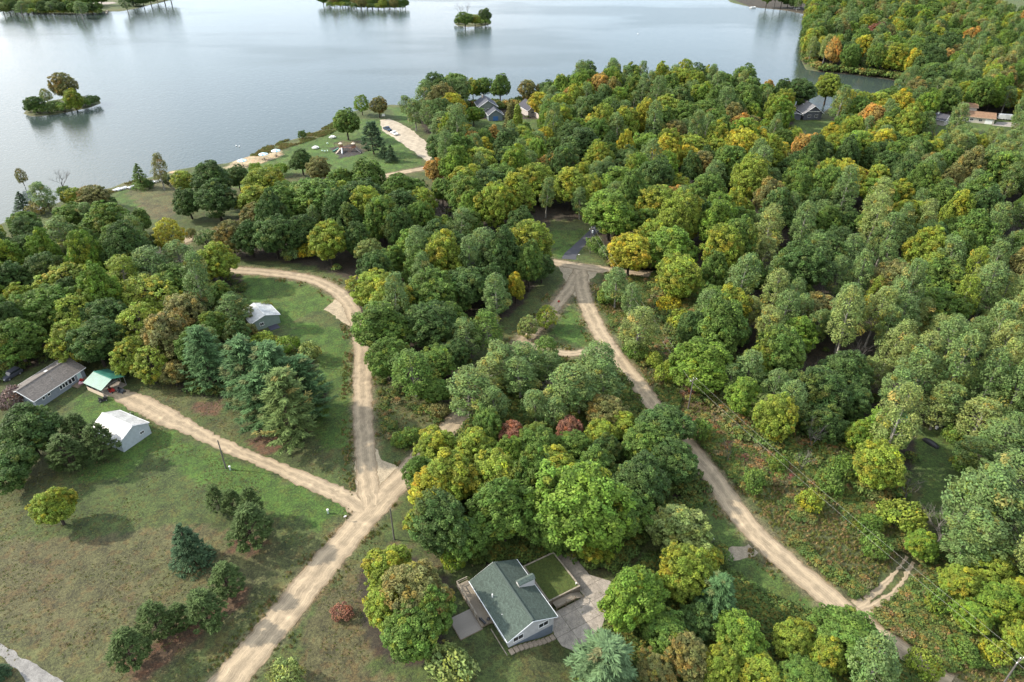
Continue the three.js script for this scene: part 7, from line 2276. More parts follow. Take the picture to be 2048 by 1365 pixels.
// undergrowth, weeds and reeds: nobody could count them
{
  const L = new Leaves(611), r = L.r; for (let k = 0; k < 9; k++) { const a = k * 2.4, q = 0.55 * Math.sqrt(r()); L.puff(Math.cos(a) * q, 0.35 + 0.4 * r(), Math.sin(a) * q, 0.26 + 0.15 * r(), 20, 0.2, [Math.cos(a) * 0.5, 0.8, Math.sin(a) * 0.5], turned(r, 0.25, 0.8 + 0.4 * r())); }
  const bush = L.build();
  const T = new Leaves(613); for (let k = 0; k < 26; k++) { const a = T.r() * 6.28, q = 0.22 * T.r(), w = 0.7 + 0.6 * T.r(); T.leaf(Math.cos(a) * q * 1.6, 0.24, Math.sin(a) * q * 1.6, Math.cos(a), 0.2, Math.sin(a), 0.5 + 0.35 * T.r(), 0.07, w * 1.1, w, w, Math.cos(a) * 0.5, 1, Math.sin(a) * 0.5); }
  const tuft = T.build();
  const scatter = (name, label, category, geo, m, count, seed, accept, scale, tint) => {
    const rr = rng(seed), spots = []; let guard = 0;
    while (spots.length < count && guard++ < count * 40) { const s = accept(rr); if (s) spots.push(s); }
    const im = lit(new THREE.InstancedMesh(geo, m, spots.length)), m4 = new THREE.Matrix4(), q = new THREE.Quaternion(), up = new THREE.Vector3(0, 1, 0), c = new THREE.Color(); im.name = name;
    spots.forEach(([x, z], i) => { const s = scale(rr); im.setMatrixAt(i, m4.compose(new THREE.Vector3(x, rise(x, z) - 0.03, z), q.setFromAxisAngle(up, rr() * 6.28), new THREE.Vector3(s[0], s[1], s[0]))); const t = tint(rr, x, z); im.setColorAt(i, c.setRGB(...t)); });
    scene.add(im); return tag(im, label, category, null, 'stuff');
  };
  const pickIn = (polys, margin) => { const bs = polys.map((P) => [Math.min(...P.map((p) => p[0])), Math.max(...P.map((p) => p[0])), Math.min(...P.map((p) => p[1])), Math.max(...P.map((p) => p[1]))]); return (rr) => { const k = Math.floor(rr() * polys.length), b = bs[k], x = mix(Math.max(b[0], -260), Math.min(b[1], 380), rr()), z = mix(Math.max(b[2], -660), Math.min(b[3], -40), rr()); return inside(x, z, polys[k]) && shoreSd(x, z) > 1 && roadEdge(x, z) > margin && !S.zones.yard.some((Y) => inside(x, z, Y)) ? [x, z] : null; }; };
  const white = new THREE.MeshPhysicalMaterial({ color: C(1, 1, 1), vertexColors: true, roughness: 0.85, specularIntensity: 0.3, transmission: 0.2, thickness: 0, side: THREE.DoubleSide });
  const greens = (rr) => { const k = rr(), v = 0.75 + 0.5 * rr(); const c = k < 0.5 ? [0.085, 0.13, 0.03] : k < 0.8 ? [0.13, 0.15, 0.042] : k < 0.93 ? [0.15, 0.13, 0.055] : [0.06, 0.1, 0.025]; return c.map((u) => u * v); };
  const inCorr = (x, z) => inside(x, z, S.zones.corridor[0]);
  scatter('meadow_brush', 'tangled brown and green brush of the power line clearing', 'brush', bush, white, 5200, 71, (rr) => { const p = pickScrub(rr); return p && true && vnoise(p[0] * 0.2, p[1] * 0.2, 401) > 0.34 ? p : null; }, (rr) => { const s = 0.5 + 1.0 * rr() * rr(); return [s * 1.3, s]; }, (rr, x, z) => { const c = greens(rr); return inCorr(x, z) && rr() < 0.45 ? [0.15, 0.125, 0.06].map((u) => u * (0.75 + 0.5 * rr())) : c; });
  scatter('forest_undergrowth', 'low undergrowth along the edges of the woods', 'undergrowth', bush, white, 7500, 73, pickIn(S.zones.forest.slice(0, 4), 0.8), (rr) => { const s = 0.8 + 1.1 * rr(); return [s * 1.3, s * 1.1]; }, (rr) => { const v = 0.7 + 0.6 * rr(); return [0.075 * v, 0.115 * v, 0.026 * v]; });
  scatter('edge_thicket', 'dense thicket along the wood beside the power line clearing', 'thicket', bush, white, 1500, 75, (rr) => { const x = mix(20, 120, rr()), z = mix(-215, -60, rr()); return inside(x, z, S.zones.forest[1]) && roadEdge(x, z) > 1 && !S.zones.yard.some((Y) => inside(x, z, Y)) && ringDist(x, z, S.zones.scrub[0]) < 12 ? [x, z] : null; }, (rr) => { const s = 1.1 + 1.5 * rr(); return [s * 1.25, s * 1.1]; }, greens);
  const anyWood = pickIn([S.zones.forest[1]], 0.8);
  scatter('shore_thicket', 'leafy thicket hanging over the water along the wooded shore', 'thicket', bush, white, 2600, 77, (rr) => { const p = anyWood(rr); if (!p) return null; const d = shoreSd(p[0], p[1]); return d < 7 ? p : null; }, (rr) => { const s = 1.6 + 2.2 * rr(); return [s * 1.2, s * 1.3]; }, (rr) => { const v = 0.7 + 0.6 * rr(), k = rr(); return k < 0.75 ? [0.085 * v, 0.135 * v, 0.03 * v] : [0.17 * v, 0.16 * v, 0.045 * v]; });
  scatter('lawn_tufts', 'scattered tufts and straw in the mown lawns', 'grass', tuft, white, 8000, 87, (rr) => { const x = mix(-112, 20, rr()), z = mix(-150, -52, rr()); return roadEdge(x, z) > 0.4 && !inside(x, z, S.drives.fork) && lineDist(x, z, S.drives.farm.c) > 3 && !S.zones.forest.some((P) => inside(x, z, P)) && fbm(x * 0.15, z * 0.15, 3, 405) > 0.42 + 0.2 * rr() ? [x, z] : null; }, (rr) => { const s = 0.22 + 0.3 * rr(); return [s * 1.5, s * 0.55]; }, (rr) => { const v = 0.75 + 0.5 * rr(); return rr() < 0.55 ? [0.13 * v, 0.165 * v, 0.045 * v] : [0.2 * v, 0.18 * v, 0.085 * v]; });
  scatter('rough_grass', 'long rough grass along the verges and in the clearing', 'grass', tuft, white, 12000, 79, (rr) => { if (rr() < 0.7) return pickScrub(rr, 0.1); const x = mix(-75, 75, rr()), z = mix(-190, -48, rr()), e = roadEdge(x, z); return e > 0.3 && e < 2.6 && !inside(x, z, S.drives.fork) && !inside(x, z, S.drives.cross) && !inside(x, z, S.drives.bend) && vnoise(x * 0.3, z * 0.3, 403) > 0.55 ? [x, z] : null; }, (rr) => { const s = 0.5 + 0.7 * rr(); return [s, s * 0.8]; }, (rr) => { const v = 0.7 + 0.6 * rr(), k = rr(); return k < 0.6 ? [0.12 * v, 0.15 * v, 0.035 * v] : [0.22 * v, 0.18 * v, 0.08 * v]; });
  scatter('shore_reeds', 'brown and green reeds along the lake shore', 'reeds', tuft, white, 5000, 83, (rr) => { const P = S.zones.reed[rr() < 0.7 ? 0 : 1], x = mix(-190, -70, rr()), z = mix(-390, -230, rr()); return inside(x, z, P) && shoreSd(x, z) > -0.5 && vnoise(x * 0.25, z * 0.25, 407) > 0.28 ? [x, z] : null; }, (rr) => { const s = 0.7 + 1.0 * rr() * rr(); return [s * 1.4, s]; }, (rr, x, z) => { const v = 0.7 + 0.6 * rr(), k = rr() * 0.5 + 0.5 * vnoise(x * 0.3, z * 0.3, 409); return k < 0.5 ? [0.12 * v, 0.16 * v, 0.045 * v] : [0.17 * v, 0.16 * v, 0.06 * v]; });
  function pickScrub(rr, m = 0.5) { const P = S.zones.scrub[rr() < 0.85 ? 0 : 1], x = mix(-45, 85, rr()), z = mix(-205, -48, rr()); return inside(x, z, P) && roadEdge(x, z) > m && !inside(x, z, S.drives.fork) && !inside(x, z, S.drives.cross) && lineDist(x, z, S.drives.trackA.c) > 1 && lineDist(x, z, S.drives.trackB.c) > 1 ? [x, z] : null; }
}
// ---------------------------------------------------------------- buildings
const box = (w, h, d, x = 0, y = 0, z = 0, turn = 0) => { const g = new THREE.BoxGeometry(w, h, d); if (turn) g.rotateY(turn); g.translate(x, y, z); return g; };
const cyl = (r0, r1, h, x = 0, y = 0, z = 0, n = 12) => { const g = new THREE.CylinderGeometry(r0, r1, h, n); g.translate(x, y, z); return g; };
const bar = (a, b, r, n = 6) => { const A = new THREE.Vector3(...a), B = new THREE.Vector3(...b), g = new THREE.CylinderGeometry(r, r, A.distanceTo(B), n); g.applyQuaternion(new THREE.Quaternion().setFromUnitVectors(new THREE.Vector3(0, 1, 0), B.clone().sub(A).normalize())); g.translate((a[0] + b[0]) / 2, (a[1] + b[1]) / 2, (a[2] + b[2]) / 2); return g; };
function metres(g) {                                                    // uv in metres, by the way each face points
  const h = g.index ? g.toNonIndexed() : g; h.computeVertexNormals(); const p = h.attributes.position, n = h.attributes.normal, uv = new Float32Array(p.count * 2);
  for (let i = 0; i < p.count; i++) { const a = Math.abs(n.getX(i)), b = Math.abs(n.getY(i)), c = Math.abs(n.getZ(i)); if (b > a && b > c) { uv[2 * i] = p.getX(i); uv[2 * i + 1] = p.getZ(i); } else if (a > c) { uv[2 * i] = p.getZ(i); uv[2 * i + 1] = p.getY(i); } else { uv[2 * i] = p.getX(i); uv[2 * i + 1] = p.getY(i); } }
  h.setAttribute('uv', new THREE.BufferAttribute(uv, 2)); return h;
}
const shingleTex = grainTexture(512, (u, v) => { const row = Math.floor(v * 32), n = 18, off = row % 2 ? 0.5 : 0, c = hash2(Math.floor((u * n + off)) % n, row, 501), f = (v * 32) % 1; const l = 0.74 + 0.16 * (c - 0.5) + 0.16 * (fbm(u * 60, v * 60, 2, 503, 60) - 0.5) + 0.07 * (fbm(u * 5, v * 5, 3, 505, 5) - 0.5) + 0.1 * (fbm(u * 22, v * 3, 3, 507, 0) - 0.5) - (f < 0.18 ? 0.14 : 0); return l; });
const sidingTex = grainTexture(256, (u, v) => 0.84 + 0.07 * (fbm(u * 6, v * 40, 3, 511, 0) - 0.5) + 0.1 * (fbm(u * 4, v * 4, 3, 513, 4) - 0.5), true);
const sidingBump = grainTexture(256, (u, v) => (v * 8) % 1, false);
const shingle = (r, g, b) => mat(r, g, b, 0.92, { map: rep(shingleTex, 0.22), bumpMap: rep(stoneTex, 0.4), bumpScale: 0.01 });
const siding = (r, g, b) => mat(r, g, b, 0.7, { map: rep(sidingTex, 0.5), bumpMap: rep(sidingBump, 0.62), bumpScale: 0.02 });
const metal = (r, g, b, rough = 0.42) => mat(r, g, b, rough, { map: rep(stoneTex, 0.15), bumpMap: rep(grainTexture(64, (u) => (Math.abs(u - 0.5) < 0.06 ? 1 : 0), false), 1.6, 1.6), bumpScale: 0.03 });
const M = {
  white: mat(0.72, 0.73, 0.72, 0.6), trim: mat(0.6, 0.62, 0.62, 0.55), glass: new THREE.MeshPhysicalMaterial({ color: C(0.02, 0.025, 0.03), roughness: 0.06, ior: 1.5 }), black: mat(0.02, 0.02, 0.022, 0.5), rubber: mat(0.025, 0.025, 0.026, 0.85), steel: mat(0.4, 0.41, 0.42, 0.4, { metalness: 0.6 }),
  wood: mat(0.36, 0.29, 0.21, 0.85, { map: rep(streakTex, 0.4) }), greyWood: mat(0.42, 0.37, 0.3, 0.9, { map: rep(streakTex, 0.4) }), rail: mat(0.46, 0.42, 0.35, 0.85, { map: rep(streakTex, 0.5) }), concrete: mat(0.42, 0.385, 0.34, 0.9, { map: rep(stoneTex, 0.22), bumpMap: rep(stoneTex, 0.6), bumpScale: 0.006 }), paver: mat(0.4, 0.34, 0.27, 0.9, { map: rep(stoneTex, 0.5) }),
  red: mat(0.35, 0.03, 0.025, 0.5), blue: mat(0.04, 0.12, 0.3, 0.45), green: mat(0.02, 0.16, 0.1, 0.45), tan: mat(0.55, 0.45, 0.34, 0.7), brown: mat(0.16, 0.08, 0.05, 0.7), grass: new THREE.MeshStandardMaterial({ color: C(0.085, 0.125, 0.024), map: rep(turfTex, 0.3), bumpMap: rep(turfBump, 0.3), bumpScale: 0.06, roughness: 0.95 }),
};
function gableWall(W, base, he, hr, t, x) { const s = new THREE.Shape([[-W / 2, base], [W / 2, base], [W / 2, he], [0, hr], [-W / 2, he]].map(([a, b]) => new THREE.Vector2(a, b))); const g = new THREE.ExtrudeGeometry(s, { depth: t, bevelEnabled: false }); g.rotateY(Math.PI / 2); g.translate(x - t / 2, 0, 0); return metres(g); }
function slope(L, W, he, hr, over, t, side, ends = over) {
  const k = (hr - he) / (W / 2), run = W / 2 + over, s = new THREE.Shape([[0, hr], [run, hr - k * run], [run, hr - k * run + t], [0, hr + t]].map(([a, b]) => new THREE.Vector2(a * side, b)));
  const g = new THREE.ExtrudeGeometry(s, { depth: L + 2 * ends, bevelEnabled: false }); g.rotateY(Math.PI / 2); g.translate(-L / 2 - ends, 0, 0); const m = g.attributes.position; for (let i = 0; i < m.count; i++) m.setZ(i, -m.getZ(i)); return flip(g);
}
function flip(g) { const h = g.index ? g.toNonIndexed() : g, p = h.attributes.position; for (let i = 0; i < p.count; i += 3) { const a = [p.getX(i), p.getY(i), p.getZ(i)]; p.setXYZ(i, p.getX(i + 1), p.getY(i + 1), p.getZ(i + 1)); p.setXYZ(i + 1, ...a); } return metres(h); }
// walls, two roof slopes, ridge cap and verge boards under g; X runs along the ridge
function gabled(g, { L, W, he, hr, base = -0.3, over = 0.45, wall, roof, trim = M.trim, cx = 0, cz = 0, open = [] }) {
  const sh = (q) => (q.translate(cx, 0, cz), q), t = 0.18;
  if (!open.includes('z+')) part('wall', sh(metres(box(L, he - base, t, 0, (he + base) / 2, W / 2 - t / 2))), wall, g);
  if (!open.includes('z-')) part('wall', sh(metres(box(L, he - base, t, 0, (he + base) / 2, -W / 2 + t / 2))), wall, g);
  for (const s of [-1, 1]) if (!open.includes(s > 0 ? 'x+' : 'x-')) part('wall', sh(gableWall(W - 2 * t - 0.01, base, he - 0.02, hr - 0.06, t, s * (L / 2 - t / 2))), wall, g);
  for (const s of [-1, 1]) part('roof_slope', sh(slope(L, W, he, hr, over, 0.14, s)), roof, g);
  part('ridge_cap', sh(box(L + 2 * over + 0.02, 0.08, 0.34, 0, hr + 0.15, 0)), roof, g);
  const k = (hr - he) / (W / 2), run = W / 2 + over;
  for (const sx of [-1, 1]) for (const sz of [-1, 1]) part('verge_board', sh(bar([sx * (L / 2 + over + 0.03), hr + 0.02, 0], [sx * (L / 2 + over + 0.03), hr - k * run + 0.02, sz * run], 0.085, 4)), trim, g);
  for (const sz of [-1, 1]) part('gutter', sh(box(L + 2 * over, 0.12, 0.1, 0, hr - k * run + 0.04, sz * (run + 0.06))), trim, g);
}
function windowOn(g, side, along, y, w, h, half, frameMat = M.white, bars = 1) {   // side x+, x-, z+, z-; half = distance of that wall from the middle
  const o = new THREE.Group(); o.name = 'window'; g.add(o);
  const turn = { 'z+': 0, 'z-': Math.PI, 'x+': Math.PI / 2, 'x-': -Math.PI / 2 }[side]; o.rotation.y = turn;
  o.position.set(side[0] === 'x' ? (side === 'x+' ? half : -half) : along, y, side[0] === 'z' ? (side === 'z+' ? half : -half) : along);
  const f = 0.08, list = [box(w + 2 * f, f, 0.08, 0, h / 2 + f / 2, 0.03), box(w + 2 * f, f, 0.1, 0, -h / 2 - f / 2, 0.04), box(f, h, 0.08, -w / 2 - f / 2, 0, 0.03), box(f, h, 0.08, w / 2 + f / 2, 0, 0.03)];
  for (let k = 1; k <= bars; k++) list.push(box(0.05, h, 0.06, -w / 2 + w * k / (bars + 1), 0, 0.03));
  part('frame', list, frameMat, o); part('pane', box(w, h, 0.03, 0, 0, 0.01), M.glass, o); return o;
}
function doorOn(g, side, along, y0, w, h, half, m) {
  const o = new THREE.Group(); o.name = 'door'; g.add(o); o.rotation.y = { 'z+': 0, 'z-': Math.PI, 'x+': Math.PI / 2, 'x-': -Math.PI / 2 }[side];
  o.position.set(side[0] === 'x' ? (side === 'x+' ? half : -half) : along, y0, side[0] === 'z' ? (side === 'z+' ? half : -half) : along);
  part('door_leaf', box(w, h, 0.05, 0, h / 2, 0.02), m, o); part('door_frame', [box(0.1, h + 0.1, 0.08, -w / 2 - 0.05, h / 2, 0.02), box(0.1, h + 0.1, 0.08, w / 2 + 0.05, h / 2, 0.02), box(w + 0.2, 0.1, 0.08, 0, h + 0.06, 0.021)], M.white, o); part('handle', cyl(0.035, 0.035, 0.08, w * 0.38, h * 0.48, 0.08, 8), M.steel, o); return o;
}
const rad = (d) => d * Math.PI / 180;
// the green-roofed house, dug into the bank
{
  const g = thing('green_roofed_house', 'pale sided house with a green shingle roof and a blue lower storey', 'house', [HOUSE.x, 0, HOUSE.z], -HOUSE.a);
  const wallW = siding(0.64, 0.64, 0.64), wallB = siding(0.19, 0.235, 0.29), roof = shingle(0.088, 0.128, 0.102), L = 11.9, W = 8.1, he = 4.3, t = 0.18;
  const k = 2 / 4.5, hr = 6.3 - 0.02, eh = he + k * 0.45;
  for (const s of [-1, 1]) { part('wall', metres(box(L, eh - 2.2, t, 0, (eh + 2.2) / 2, s * (W / 2 - t / 2))), wallW, g); part('basement_wall', metres(box(L - 0.1, 2.5, t, 0, 0.95, s * (W / 2 - 0.05 - t / 2))), wallB, g); }
  for (const s of [-1, 1]) { part('wall', gableWall(W - 2 * t - 0.01, 2.2, eh - 0.03, hr - 0.1, t, s * (L / 2 - t / 2)), wallW, g); part('basement_wall', metres(box(t, 2.5, W - 0.5, s * (L / 2 - 0.05 - t / 2), 0.95, 0)), wallB, g); }
  for (const s of [-1, 1]) part('roof_slope', slope(L, 8.1, eh, hr, 0.45, 0.12, s, 0.45), roof, g);
  part('ridge_vent', box(L + 0.7, 0.13, 0.36, 0, hr + 0.15, 0), shingle(0.11, 0.15, 0.125), g);
  for (const sx of [-1, 1]) for (const sz of [-1, 1]) part('verge_board', bar([sx * (L / 2 + 0.47), hr + 0.02, 0], [sx * (L / 2 + 0.47), hr - k * 4.5, sz * 4.5], 0.08, 4), M.trim, g);
  for (const sz of [-1, 1]) part('gutter', box(L + 0.9, 0.12, 0.1, 0, hr - k * 4.5 + 0.05, sz * 4.56), M.trim, g);
  windowOn(g, 'x+', 2.35, 3.4, 1.7, 0.95, L / 2, M.white, 1); windowOn(g, 'x+', -2.2, 3.55, 1.7, 0.95, L / 2, M.white, 1);
  windowOn(g, 'z-', -1, 3.3, 1.4, 1, W / 2); windowOn(g, 'z-', 3.6, 3.3, 1.4, 1, W / 2); windowOn(g, 'z+', 2.5, 3.3, 1.2, 1, W / 2); doorOn(g, 'z+', -3, 2.45, 1.8, 1.75, W / 2, M.glass);
  part('downpipe', bar([L / 2 - 0.25, 4.2, -4.2], [L / 2 - 0.25, 0, -4.2], 0.05), M.trim, g);
  // chimney chase with its own little green roof on the eastern slope
  const ch = part('chimney', [box(1.05, 2.5, 2.9, -0.85, 4.95, -2.95)], siding(0.66, 0.66, 0.66), g);
  part('chimney_roof', [slope(2.9, 1.05, 6.2, 6.55, 0.1, 0.08, 1).rotateY(Math.PI / 2).translate(-0.85, 0, -2.95), slope(2.9, 1.05, 6.2, 6.55, 0.1, 0.08, -1).rotateY(Math.PI / 2).translate(-0.85, 0, -2.95)], shingle(0.13, 0.18, 0.15), ch);
  part('flue_pipe', cyl(0.1, 0.1, 1.1, -1.3, 5.3, 2.9), M.white, g); part('flue_pipe', cyl(0.06, 0.06, 0.6, 2.2, 4.85, 3.1), M.trim, g); part('roof_vent', box(0.3, 0.16, 0.3, 3.2, 4.9, 3.2), shingle(0.1, 0.15, 0.13), g);
  const P = (u, v) => { const c = Math.cos(HOUSE.a), s = Math.sin(HOUSE.a); return [HOUSE.x + u * c - v * s, HOUSE.z + u * s + v * c]; };
  // raised garden over a timber-edged retaining wall
  const [gx, gz] = P(-2.5, -9.1), gd = thing('raised_garden', 'walled square of grass with a pale timber edge beside the green-roofed house', 'garden', [gx, 0, gz], -HOUSE.a);
  part('grass_top', metres(box(7.9, 0.3, 5.9, 0, 1.22, 0)), M.grass, gd);
  for (const s of [-1, 1]) { part('retaining_wall', metres(box(8.2, 1.5, 0.16, 0, 0.6, s * 3.03)), M.greyWood, gd); part('coping', metres(box(8.36, 0.1, 0.26, 0, 1.44, s * 3.03)), M.rail, gd); part('retaining_wall', metres(box(0.16, 1.5, 5.88, s * 4.02, 0.6, 0)), M.greyWood, gd); part('coping', metres(box(0.26, 0.1, 5.78, s * 4.05, 1.44, 0)), M.rail, gd); }
  tag(part('garden_lamp', [cyl(0.05, 0.05, 0.3, 0, 0, 0), cyl(0.13, 0.09, 0.14, 0, 0.2, 0)], M.white, scene), 'small white lamp on the corner of the raised garden', 'garden lamp').position.set(...(([x, z]) => [x, 1.52, z])(P(1.0, -11.8))); scene.children[scene.children.length - 1].castShadow = true;
  // timber steps and landing below the raised garden
  const [rx, rz] = P(2.35, -9.3), st = thing('timber_steps', 'weathered timber landing and steps below the raised garden', 'steps', [rx, 0, rz], -HOUSE.a);
  part('landing', Array.from({ length: 24 }, (_, i) => box(1.2, 0.05, 0.135, 0, 1.0, 2.6 - i * 0.15)), M.greyWood, st);
  for (let i = 0; i < 6; i++) part('tread', box(1.2, 0.05, 0.3, 0, 0.86 - i * 0.16, -1.15 - i * 0.3), M.greyWood, st);
  for (const s of [-1, 1]) { part('stringer', box(0.06, 0.2, 3.8, s * 0.66, 0.88, 0.85), M.wood, st); part('handrail', bar([s * 0.66, 1.6, 2.7], [s * 0.66, 1.6, -1.0], 0.045), M.rail, st); part('handrail', bar([s * 0.66, 1.6, -1.0], [s * 0.66, 0.75, -2.8], 0.045), M.rail, st); for (const z of [2.6, 0.8, -1.0]) part('post', box(0.09, 1.7, 0.09, s * 0.66, 0.8, z), M.wood, st); part('post', box(0.09, 0.85, 0.09, s * 0.66, 0.37, -2.8), M.wood, st); }
  // upper deck with railings, lower deck
  const [dx, dz] = P(-3.5, 5.05), dk = thing('wooden_deck', 'long wooden deck with railings along the wall of the green-roofed house', 'deck', [dx, 0, dz], -HOUSE.a);
  part('decking', Array.from({ length: 15 }, (_, i) => box(9.0, 0.05, 0.125, 0, 2.6, -0.98 + i * 0.14)), M.greyWood, dk); part('deck_frame', [box(9, 0.2, 0.06, 0, 2.46, 1.05), box(0.06, 0.2, 2.0, -4.5, 2.46, 0), box(0.06, 0.2, 2.0, 4.5, 2.46, 0)], M.wood, dk);
  for (let i = 0; i <= 6; i++) part('railing_post', box(0.1, 1.35, 0.1, -4.45 + i * 1.2, 3.0, 1.0), M.wood, dk);
  part('top_rail', box(7.4, 0.06, 0.14, -0.8, 3.6, 1.0), M.rail, dk); part('mid_rail', box(7.3, 0.05, 0.06, -0.8, 3.15, 1.0), M.rail, dk); part('top_rail', box(0.14, 0.06, 1.9, -4.45, 3.6, 0), M.rail, dk); part('mid_rail', box(0.06, 0.05, 1.9, -4.45, 3.15, 0), M.rail, dk);
  for (const [x, z] of [[-4.4, 0.95], [-1.5, 0.95], [1.5, 0.95], [4.4, 0.95], [-4.4, -0.9], [4.4, -0.9]]) part('support_post', box(0.14, 2.5, 0.14, x, 1.2, z), M.wood, dk);
  const [lx, lz] = P(-1.0, 7.9), ld = thing('lower_deck', 'square grey plank deck below the long wooden deck', 'deck', [lx, 0, lz], -HOUSE.a);
  part('decking', Array.from({ length: 26 }, (_, i) => box(4.2, 0.05, 0.135, 0, 2.18, -1.9 + i * 0.15)), mat(0.46, 0.43, 0.39, 0.9, { map: rep(streakTex, 0.4) }), ld); part('deck_frame', [box(4.2, 0.3, 0.06, 0, 2.0, 1.98), box(0.06, 0.3, 3.9, -2.1, 2.0, 0), box(0.06, 0.3, 3.9, 2.1, 2.0, 0)], M.wood, ld);
  const [bx, bz] = P(0.4, 5.6), be = thing('deck_bench', 'dark bench at the end of the long wooden deck', 'bench', [bx, 2.62, bz], -HOUSE.a + 0.2);
  part('seat', box(1.3, 0.05, 0.42, 0, 0.42, 0), M.black, be); part('backrest', box(1.3, 0.42, 0.05, 0, 0.72, 0.22), M.black, be); for (const x of [-0.58, 0.58]) for (const z of [-0.17, 0.17]) part('leg', box(0.06, 0.42, 0.06, x, 0.21, z), M.black, be);
  const [kx, kz] = P(0.75, 4.75), gr = thing('barbecue_grill', 'small black barbecue beside the wall on the long wooden deck', 'grill', [kx, 2.62, kz], 0.4);
  part('bowl', new THREE.SphereGeometry(0.3, 12, 8).scale(1, 0.8, 1).translate(0, 0.75, 0), M.black, gr); for (let i = 0; i < 3; i++) part('leg', bar([0.15 * Math.cos(i * 2.1), 0.6, 0.15 * Math.sin(i * 2.1)], [0.32 * Math.cos(i * 2.1), 0, 0.32 * Math.sin(i * 2.1)], 0.02), M.black, gr);
  // stepping slabs down the gable wall
  for (let i = 0; i < 10; i++) { const v = 3.95 - i * 0.83, [px, pz] = P(6.72, v), s = tag(part('stepping_slab', metres(box(0.98, 0.16, 0.68, 0, 0, 0)), M.paver, scene), i === 0 ? 'topmost stepping slab at the bank end of the gable wall' : i === 9 ? 'lowest stepping slab at the concrete drive end of the gable wall' : 'paving slab in the stepped row along the gable wall', 'paving slab', 'stepping slabs below the gable wall'); s.name = numbered('stepping_slab'); s.position.set(px, 2 * sstep(-3.6, 4, v) + 0.1, pz); s.rotation.y = -HOUSE.a; }
  const [ex, ez] = P(4.3, 4.85); const ed = tag(part('timber_edging', metres(box(5.2, 0.16, 0.12, 0, 0, 0)), M.rail, scene), 'pale timber edging along the planting bed by the house wall', 'edging'); ed.position.set(ex, 2.05, ez); ed.rotation.y = -HOUSE.a;
  // cast concrete slabs of the drive: the outline cut by a grid of joints
  const outline = [[-9.5, -12.9], [-6.6, -12.4], [-6.6, -12.35], [1.7, -12.35], [2.9, -12.4], [2.95, -6.6], [1.6, -6.45], [1.6, -4.3], [5.9, -4.25], [6.6, -3.95], [8.6, -4.0], [11.2, -5.8], [10.2, -10], [7, -14], [2.6, -18], [-0.4, -15.6], [-6.2, -15.9], [-9.6, -15.0]];
  const clip = (poly, axis, lim, sign) => { const out = []; for (let i = 0; i < poly.length; i++) { const a = poly[i], b = poly[(i + 1) % poly.length], da = sign * (a[axis] - lim), db = sign * (b[axis] - lim); if (da >= 0) out.push(a); if ((da >= 0) !== (db >= 0)) { const t = da / (da - db); out.push([mix(a[0], b[0], t), mix(a[1], b[1], t)]); } } return out; };
  const drive = thing('concrete_drive', 'pale concrete drive of large cast slabs beside the green-roofed house', 'driveway', [HOUSE.x, 0, HOUSE.z], -HOUSE.a);
  const tones = [0, 1, 2].map((i) => mat(0.42 + 0.03 * i, 0.385 + 0.028 * i, 0.335 + 0.026 * i, 0.9, { map: rep(stoneTex, 0.22), bumpMap: rep(stoneTex, 0.6), bumpScale: 0.006 }));
  for (let i = 0; i < 8; i++) for (let j = 0; j < 6; j++) {
    const u0 = -10 + i * 2.85, v0 = -18.5 + j * 2.9; let q = outline; for (const [ax, lim, sg] of [[0, u0 + 0.025, 1], [0, u0 + 2.825, -1], [1, v0 + 0.025, 1], [1, v0 + 2.875, -1]]) q = clip(q, ax, lim, sg);
    if (q.length < 3) continue; let A = 0; q.forEach((a, k) => { const b = q[(k + 1) % q.length]; A += a[0] * b[1] - b[0] * a[1]; }); if (Math.abs(A) < 0.8) continue;
    const e = new THREE.ExtrudeGeometry(new THREE.Shape(q.map(([u, v]) => new THREE.Vector2(u, -v))), { depth: 0.12, bevelEnabled: false }); e.rotateX(-Math.PI / 2); e.translate(0, -0.06 + 0.006 * hash2(i, j, 3), 0); part('slab', metres(e), tones[Math.floor(hash2(i, j, 8) * 3)], drive);
  }
  const pad = thing('concrete_pad', 'small grey concrete pad of two slabs at the edge of the lawn', 'concrete pad', [33.6, 0, -84.4], rad(-40)); part('slab', metres(box(1.6, 0.14, 3.2, -0.82, 0.03, 0)), tones[1], pad); part('slab', metres(box(1.6, 0.14, 3.2, 0.82, 0.035, 0)), tones[2], pad);
}
